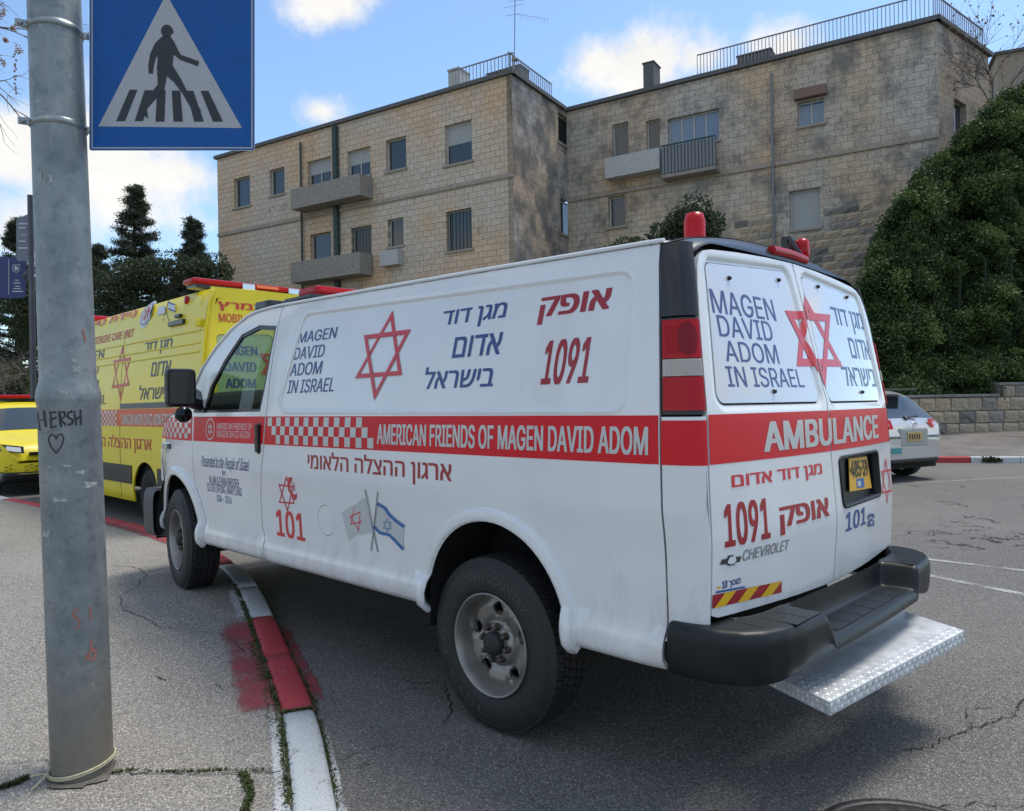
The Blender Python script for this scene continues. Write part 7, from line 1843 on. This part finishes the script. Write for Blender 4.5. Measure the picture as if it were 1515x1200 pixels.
# rear doors, roof, window
yl = YC + .80
for s in (1, -1):
    o_ = [(YC + s * .006, .42), (YC + s * .86, .42), (YC + s * .86, 1.9), (YC + s * .80, 2.56), (YC + s * .72, 2.71), (YC + s * .006, 2.74)]
    w_ = rpoly([(YC + s * .10, 1.52), (YC + s * .80, 1.52), (YC + s * .765, 2.30), (YC + s * .10, 2.33)], .05, 0, 5)
    d_ = patch('rear_door', o_, YR(), yel, yv, holes=[w_], step=.15, flip=True, lip=.02)
    patch('rear_window', rpoly([(YC + s * .105, 1.525), (YC + s * .795, 1.525), (YC + s * .76, 2.295), (YC + s * .105, 2.325)], .05, 0, 5), YR(-.006), mat('green_tinted_film', (.34, .42, .13), .12, coat=.8), d_, step=.2, flip=True, lip=.01)
    for zz_ in (2.42, .95): MB().box((XR_(zz_) - .02, YC + s * .87, zz_ - .045), (XR_(zz_) + .02, YC + s * .99, zz_ + .045), .012).build('hinge', yel, d_)
def yrt(txt, y0, z0, y1, z1, m, bold=.014, off=.004): F = YR(off); return lettering(txt, lambda u, v: F(y0 + (y1 - y0) * u, z0 + (z1 - z0) * v), m, yv, bold=bold, nrm=(-1, 0, 0))
a = yr(322, 459); b = yr(322, 443); yrt(HEB('טיפול נמרץ'), a[0], a[1], a[0] - 1.15, b[1], yred, .03)
a = yr(324, 476); b = yr(324, 463); yrt('MOBILE INTENSIVE CARE UNIT', a[0], a[1], a[0] - 1.45, b[1], yred, .016)
a = yr(311, 524); yrt('MAGEN', YC + .72, a[1], YC + .30, a[1] + .11, ynav, .02, off=.0); yrt('DAVID', YC + .70, a[1] - .19, YC + .33, a[1] - .08, ynav, .02, off=.0)
yrt('ADOM', YC + .70, a[1] - .38, YC + .35, a[1] - .27, ynav, .02, off=.0); yrt('IN ISRAEL', YC + .70, a[1] - .57, YC + .12, a[1] - .46, ynav, .02, off=.0)
star_pts([(YC + .04, 2.25), (YC + .28, 1.85), (YC - .20, 1.85), (YC + .04, 1.70), (YC + .28, 2.10), (YC - .20, 2.10)], lambda a, b, d=0: YR(.004 + d)(a, b), yred, .25, parent=yv)
patch('stripe', [(YC - .86, 1.25), (YC + .86, 1.25), (YC + .86, 1.472), (YC - .86, 1.472)], YR(.003), org, yv, step=.2, flip=True, lip=0, ring=0, drop=0)
mb = MB()
def yroof(u, v):
    x = XR_(2.8) + .0 + (10.9 - XR_(2.8)) * u; t = 1 - 2 * v; return Vector((x - (.04 * (1 - t * t) if u == 0 else 0), YC + t * .81, 2.80 + .10 * (1 - abs(t) ** 3) - (.05 if u == 0 else 0)))
mb.grid(yroof, 20, 16, flip=True).build('roof', yel, yv)
mb = MB(); mb.grid(lambda u, v: Vector((XR_(2.7 + .06 * u) - .04 * (1 - (1 - 2 * v) ** 2), YC + (1 - 2 * v) * .80, 2.715 + .13 * u)), 2, 10, flip=True).build('rear_header', yel, yv)
mb = MB()
def ycab(u, v):
    t = 1 - 2 * v; q = [(10.88, 2.84), (11.15, 2.55), (11.8, 1.75), (12.05, 1.35), (12.35, 1.15), (12.42, .9), (12.42, .3)]; k = u * 6; i = min(5, int(k)); f = k - i; x = q[i][0] * (1 - f) + q[i + 1][0] * f; z = q[i][1] * (1 - f) + q[i + 1][1] * f
    return Vector((x - .12 * t * t, YC + t * (.80 + .14 * min(1, u * 2)), z))
mb.grid(ycab, 18, 10, flip=True).build('cab_front', yel, yv)
MB().grid(lambda u, v: ycab(1 / 6 + .02 + u * .29, .04 + .92 * v) + Vector((.012, 0, .012)), 6, 8, flip=True).build('windscreen', MATS['dark_window_glass'], yv)
MB().box((YX0 + .25, YC - .9, .45), (12.0, YC + .9, 2.4)).build('inner_shell', dark, yv); bpy.data.objects['inner_shell.001'].scale = (1, 1, 1)
MB().box((YX0 + .02, YC - .88, .30), (YX0 + .22, YC + .88, .50), .03).build('rear_bumper', blkpl, yv)
for (x, s) in ((7.47, 1), (7.47, -1), (11.17, 1), (11.17, -1)):
    w = MB().lathe([(.20, .10), (.26, .115), (.33, .11), (.36, .08), (.36, -.10), (.30, -.115)], 32, 'y', M=Matrix.Translation((x, YC + s * .83, .36))).build('wheel', rubber, yv, recalc=True)
    MB().lathe([(.0001, s * .06), (.06, s * .075), (.12, s * .03), (.19, s * .07), (.205, s * .10)], 24, 'y', M=Matrix.Translation((x, YC + s * .83, .36))).build('rim', steel, w, recalc=True)
# light bars
def lightbar(x, y0, y1, z, parent, w=.15, h=.11, m=redlens):
    b = MB().box((x - w, y0, z), (x + w, y1, z + h), .045).build('light_bar', m, parent)
    MB().box((x - w * .8, y0 + .05, z - .035), (x + w * .8, y1 - .05, z + .002)).build('light_bar_base', blktrim, b)
    for f in (.28, .62): yy = y0 + (y1 - y0) * f; MB().box((x - w - .012, yy - .08, z - .02), (x - w + .02, yy + .08, z + .06), .01).build('alley_light', chrome, b)
    MB().box((x - w - .006, y0 + (y1 - y0) * .40, z + .02), (x - w + .02, y0 + (y1 - y0) * .56, z + h - .02), .005).build('amber_lens', mat('amber_lens', (.75, .16, .02), .15, coat=.6), b)
lightbar(6.35, -2.15, -.36, 2.91, yv, h=.075); lightbar(11.0, -2.0, -.45, 2.90, yv)
MB().box((5.90, YC - .22, 2.82), (5.98, YC + .25, 2.855), .01).build('brake_light', redlens, yv)

# ================================================================== generic car body
def car(name, origin, rz, paintm, label, cat, Lc=4.45, Hc=1.66, Wc=.92, hood=True):
    root = empty(name, origin, rz, label, cat)      # local: rear at x=0, front at +x
    top = table([0, .04, .12, .22, .55, .75, 1.3, 2.2, 2.75, 3.45, 3.6, 4.1, 4.35, 4.45], [.80, .96, 1.04, 1.12, 1.50, 1.60, Hc, Hc - .01, Hc - .12, 1.12, 1.07, .98, .86, .62], .03)
    wid = table([0, .03, .10, .25, .8, 3.6, 4.1, 4.3, 4.42, 4.45], [Wc - .22, Wc - .13, Wc - .06, Wc - .01, Wc, Wc, Wc - .05, Wc - .12, Wc - .25, Wc - .32], .02)
    def sec(x, f):
        zt = top(x); zb = .30 + (.10 if x < .3 or x > 4.2 else 0); w = wid(x)
        # f: 0 bottom -> .75 shoulder of top -> 1 centre line
        if f < .72:
            g = f / .72; z = zb + (min(zt, 1.0) - zb) * min(1, g / .55) if g < .55 else min(zt, 1.0) + (zt - .05 - min(zt, 1.0)) * (g - .55) / .45
            y = w * (.94 + .06 * min(1, (z - zb) / .3)) if z < .72 else w * (1 - .02 * max(0, (z - .72) / .28)) if z < 1.0 else w * .98 - .33 * ((z - 1.0) / .66) ** 1.15
            return y, z
        g = (f - .72) / .28; y0, z0 = sec(x, .7199); return y0 * math.cos(g * PI / 2) ** .85, z0 + (zt - z0) * math.sin(g * PI / 2) ** .8
    xs = [0, .02, .05, .09, .14, .2, .28, .36, .46, .56, .68, .85, 1.1, 1.5, 2.0, 2.4, 2.75, 3.0, 3.2, 3.45, 3.6, 3.85, 4.05, 4.2, 4.32, 4.4, 4.45]; nf = 28
    vs = []; 
    for x in xs:
        half = [sec(x, k / nf) for k in range(nf + 1)]
        vs += [(x, y, z) for y, z in half] + [(x, -y, z) for y, z in half[::-1][1:]]
    m_ = 2 * nf + 1; fs_ = []
    for i in range(len(xs) - 1):
        for k in range(m_ - 1):
            c = [(vs[q][0], vs[q][2]) for q in (i * m_ + k, (i + 1) * m_ + k + 1)]; cx_, cz_ = (c[0][0] + c[1][0]) / 2, (c[0][1] + c[1][1]) / 2
            if any(math.hypot(cx_ - wx, cz_ - .34) < .39 for wx in (.78, 3.55)) and cz_ < .75: continue
            fs_.append((i * m_ + k, (i + 1) * m_ + k, (i + 1) * m_ + k + 1, i * m_ + k + 1))
    fs_ += [tuple(range(m_)), tuple(range((len(xs) - 1) * m_, len(xs) * m_))[::-1]]
    MB().add(vs, fs_, True).build('body', paintm, root, recalc=True)
    MB().box((.15, -Wc + .1, .22), (4.3, Wc - .1, .42)).box((1.25, -Wc + .08, .3), (3.0, Wc - .08, .9)).build('underbody', dark, root)
    def SF(off): 
        def f(x, t, z0, z1):    # band on the slope across the car, t in -1..1
            pass
        return f
    glass = MATS['dark_window_glass']
    def slope(x0, x1, t0, t1, off, nm, m_, n=10, par=root, taper=.0, w0=1):
        def g(u, v):
            x = x0 + (x1 - x0) * u; zt = top(x); y0, z0 = sec(x, .7199); lim = y0 * (t0 + (t1 - t0) * u); y = lim * (1 - 2 * v); cc = min(1, abs(y) / y0); z = z0 + (zt - z0) * (1 - cc ** 2.2) ** .5
            dz = (top(x + .01) - top(x - .01)) / .02; n_ = Vector((-dz, 0, 1)).normalized(); return Vector((x, y, z)) + n_ * off
        return MB().grid(g, 8, n, flip=(x1 > x0)).build(nm, m_, par, recalc=False)
    slope(.20, .54, .93, .90, .006, 'rear_window', glass); slope(3.42, 2.80, .95, .92, .008, 'windscreen', glass)
    for s in (1, -1):
        for (x0, x1, x2, x3) in ((.62, .95, 1.22, .98), (1.28, 1.28, 2.12, 2.12), (2.20, 2.20, 3.18, 2.72)):
            q = [(x0, 1.03), (x3 if False else x2, 1.03)]
            zz0, zz1 = 1.04, Hc - .15
            def g(u, v): x = (x0 + (x2 - x0) * u) * (1 - v) + (x1 + (x3 - x1) * u) * v; z = zz0 + (zz1 - zz0) * v; y = wid(x) * .98 - .33 * ((z - 1.0) / .66) ** 1.15; return Vector((x, s * (y + .006), z))
            MB().grid(g, 4, 4, flip=s > 0).build('side_window', glass, root)
        for wx in (.78, 3.55):
            w = MB().lathe([(.21, .09), (.26, .105), (.31, .10), (.335, .07), (.335, -.09), (.28, -.10)], 32, 'y', M=Matrix.Translation((wx, s * (Wc - .11), .335))).build('wheel', rubber, root, recalc=True)
            MB().lathe([(.0001, s * .05), (.05, s * .07), (.09, s * .05), (.18, s * .08), (.215, s * .095)], 20, 'y', M=Matrix.Translation((wx, s * (Wc - .11), .335))).build('rim', mat('alloy', (.45, .46, .47), .3, metal=.9), w, recalc=True)
            MB().tube([Vector((wx + .38 * math.cos(a), s * (wid(wx) - .35 * 0 - .30), .335 + .38 * math.sin(a))) for a in np.linspace(0, PI, 10)], .28, 6).build('wheel_well', dark, root) if False else None
    return root, sec, top, wid, slope
def cbox(root, nm, m, a, b, bev=.01): return MB().box(a, b, bev).build(nm, m, root)
# ---- silver hatchback beyond the van's right side
silver = mat('silver_paint', (.55, .555, .55), .28, metal=.55, coat=.5)
Dc = 13.0
rc = at(1353, 650, Dc); rc.z = 0
obl = math.radians(56)
tocam = Vector((CAM.x - rc.x, CAM.y - rc.y, 0)).normalized(); rightv = Vector((RIGHT.x, RIGHT.y, 0)).normalized()
outn = (tocam * math.cos(obl) + (rightv - tocam * rightv.dot(tocam)).normalized() * math.sin(obl)).normalized()      # rear faces this way
fwdc = -outn; rzc = math.atan2(fwdc.y, fwdc.x)
sc_, sec_, top_, wid_, slope_ = car('silver_car', (rc.x, rc.y, 0), rzc, silver, 'silver hatchback car seen from behind at the right edge of the white van', 'car')
for s in (1, -1):
    tl = MB().box((.0, s * .80 if s > 0 else -.83 - .0, .98), (.30, s * .80 + s * .03 if s > 0 else -.80, 1.0))
    def tlg(u, v, s=s): 
        y = s * (.50 + .34 * u); z = .93 + .15 * v - .03 * u + .03 * u * v; x = float(np.interp(abs(y), [0, .6, .72, .80, .86], [.045, .055, .08, .15, .30])) + .06 * v
        return Vector((x - .014, y, z))
    t_ = MB().grid(tlg, 10, 4, flip=s > 0).build('tail_light', redlens, sc_)
    MB().grid(lambda u, v, s=s: tlg(.25 + .35 * u, .3 + .35 * v) + Vector((-.006, 0, 0)), 4, 2, flip=s > 0).build('lens', mat('pink_lens', (.62, .20, .18), .15, coat=.6), t_)
pf = cbox(sc_, 'plate_recess', mat('silver_shade', (.33, .345, .35), .35, metal=.4), (-.004, -.38, .60), (.06, .38, .93), .03)
np_ = cbox(sc_, 'number_plate', mat('faded_plate', (.46, .33, .12), .5), (-.016, -.20, .70), (0.0, .20, .86), .004)
for k in range(5): MB().box((-.018, .13 - k * .065, .735), (-.0155, .165 - k * .065, .825)).build('plate_character', black, np_)
em = MB(); 
for (ry, rz_, cz_) in ((.065, .045, .985), (.022, .043, .987), (.045, .018, 1.0)): em.tube([Vector((-.004 + (cz_ - .98) * .3, ry * math.cos(a), cz_ + rz_ * math.sin(a))) for a in np.linspace(0, 2 * PI, 20)], .006, 5, cap=False)
em.build('emblem', chrome, sc_)
cbox(sc_, 'bumper_lip', blkpl, (-.01, -.66, .33), (.25, .66, .41), .03); cbox(sc_, 'spoiler', blktrim, (.28, -.52, 1.585), (.62, .52, 1.625), .015)
MB().tube([(.17, -.05, 1.10), (.16, -.32, 1.13)], .016, 6).tube([(.14, 0, 1.08), (.19, .0, 1.12)], .03, 8).build('rear_wiper', blktrim, sc_)
cbox(sc_, 'teal_sticker', mat('teal_sticker', (.05, .25, .28), .5), (-.012, .36, .50), (.03, .62, .60), .004)
# ---- yellow emergency car at far left, front towards the camera
yp = at(55, 650, 13.2)
yc_o = (yp.x + 4.45, yp.y - .30, 0)
ycar, sec_, top_, wid_, slope_ = car('yellow_car', yc_o, PI, yel, 'yellow emergency car with a red roof light bar behind the lamp post, facing us', 'car', Hc=1.70)
hlm = MATS['headlamp_glass']
for s in (1, -1):
    def hg(u, v, s=s): y = s * (.50 + .36 * u); x = float(np.interp(abs(y), [.5, .7, .8, .88], [4.44, 4.36, 4.26, 4.10])) ; return Vector((x + .02 - .05 * v, y, .74 + .12 * v + .06 * u))
    h_ = MB().grid(hg, 8, 4, flip=s < 0).build('headlight', blktrim, ycar)
    MB().grid(lambda u, v, s=s: hg(.12 + .55 * u, .15 + .65 * v) + Vector((.012, 0, 0)), 5, 3, flip=s < 0).build('lens', hlm, h_)
cbox(ycar, 'lower_bumper', blkpl, (4.15, -.84, .26), (4.50, .84, .42), .05); cbox(ycar, 'grille', blkpl, (4.40, -.42, .70), (4.47, .42, .76), .01)
n2 = cbox(ycar, 'number_plate', platey, (4.475, -.26, .50), (4.495, .26, .62), .004); MB().box((4.494, .20, .505), (4.498, .26, .615)).build('plate_band', mat('sticker_blue', (.02, .12, .42), .4), n2)
MB().box((4.46, -.29, .48), (4.478, .29, .64), .004).build('plate_frame', blktrim, ycar)
mb = MB()
for r_ in range(4):
    for c_ in range(22):
        if (r_ + c_) % 2 == 0: y = -.78 + c_ * .071; mb.box((4.452 - .3 * max(0, abs(y) - .5), y, .44 + r_ * .03), (4.458 - .3 * max(0, abs(y) - .5) , y + .05, .464 + r_ * .03))
mb.build('grille_mesh', mat('olive_dots', (.30, .27, .03), .6), ycar)['kind'] = 'stuff'
cbox(ycar, 'chrome_strip', chrome, (4.46, -.60, .375), (4.51, .60, .395), .006); cbox(ycar, 'red_mark', yred, (4.40, .22, .80), (4.455, .42, .83), .004)
lb2 = cbox(ycar, 'light_bar', redlens, (2.0, -.55, 1.74), (2.28, .55, 1.81), .03); MB().box((2.02, -.5, 1.69), (2.26, .5, 1.742)).build('light_bar_base', blktrim, lb2)
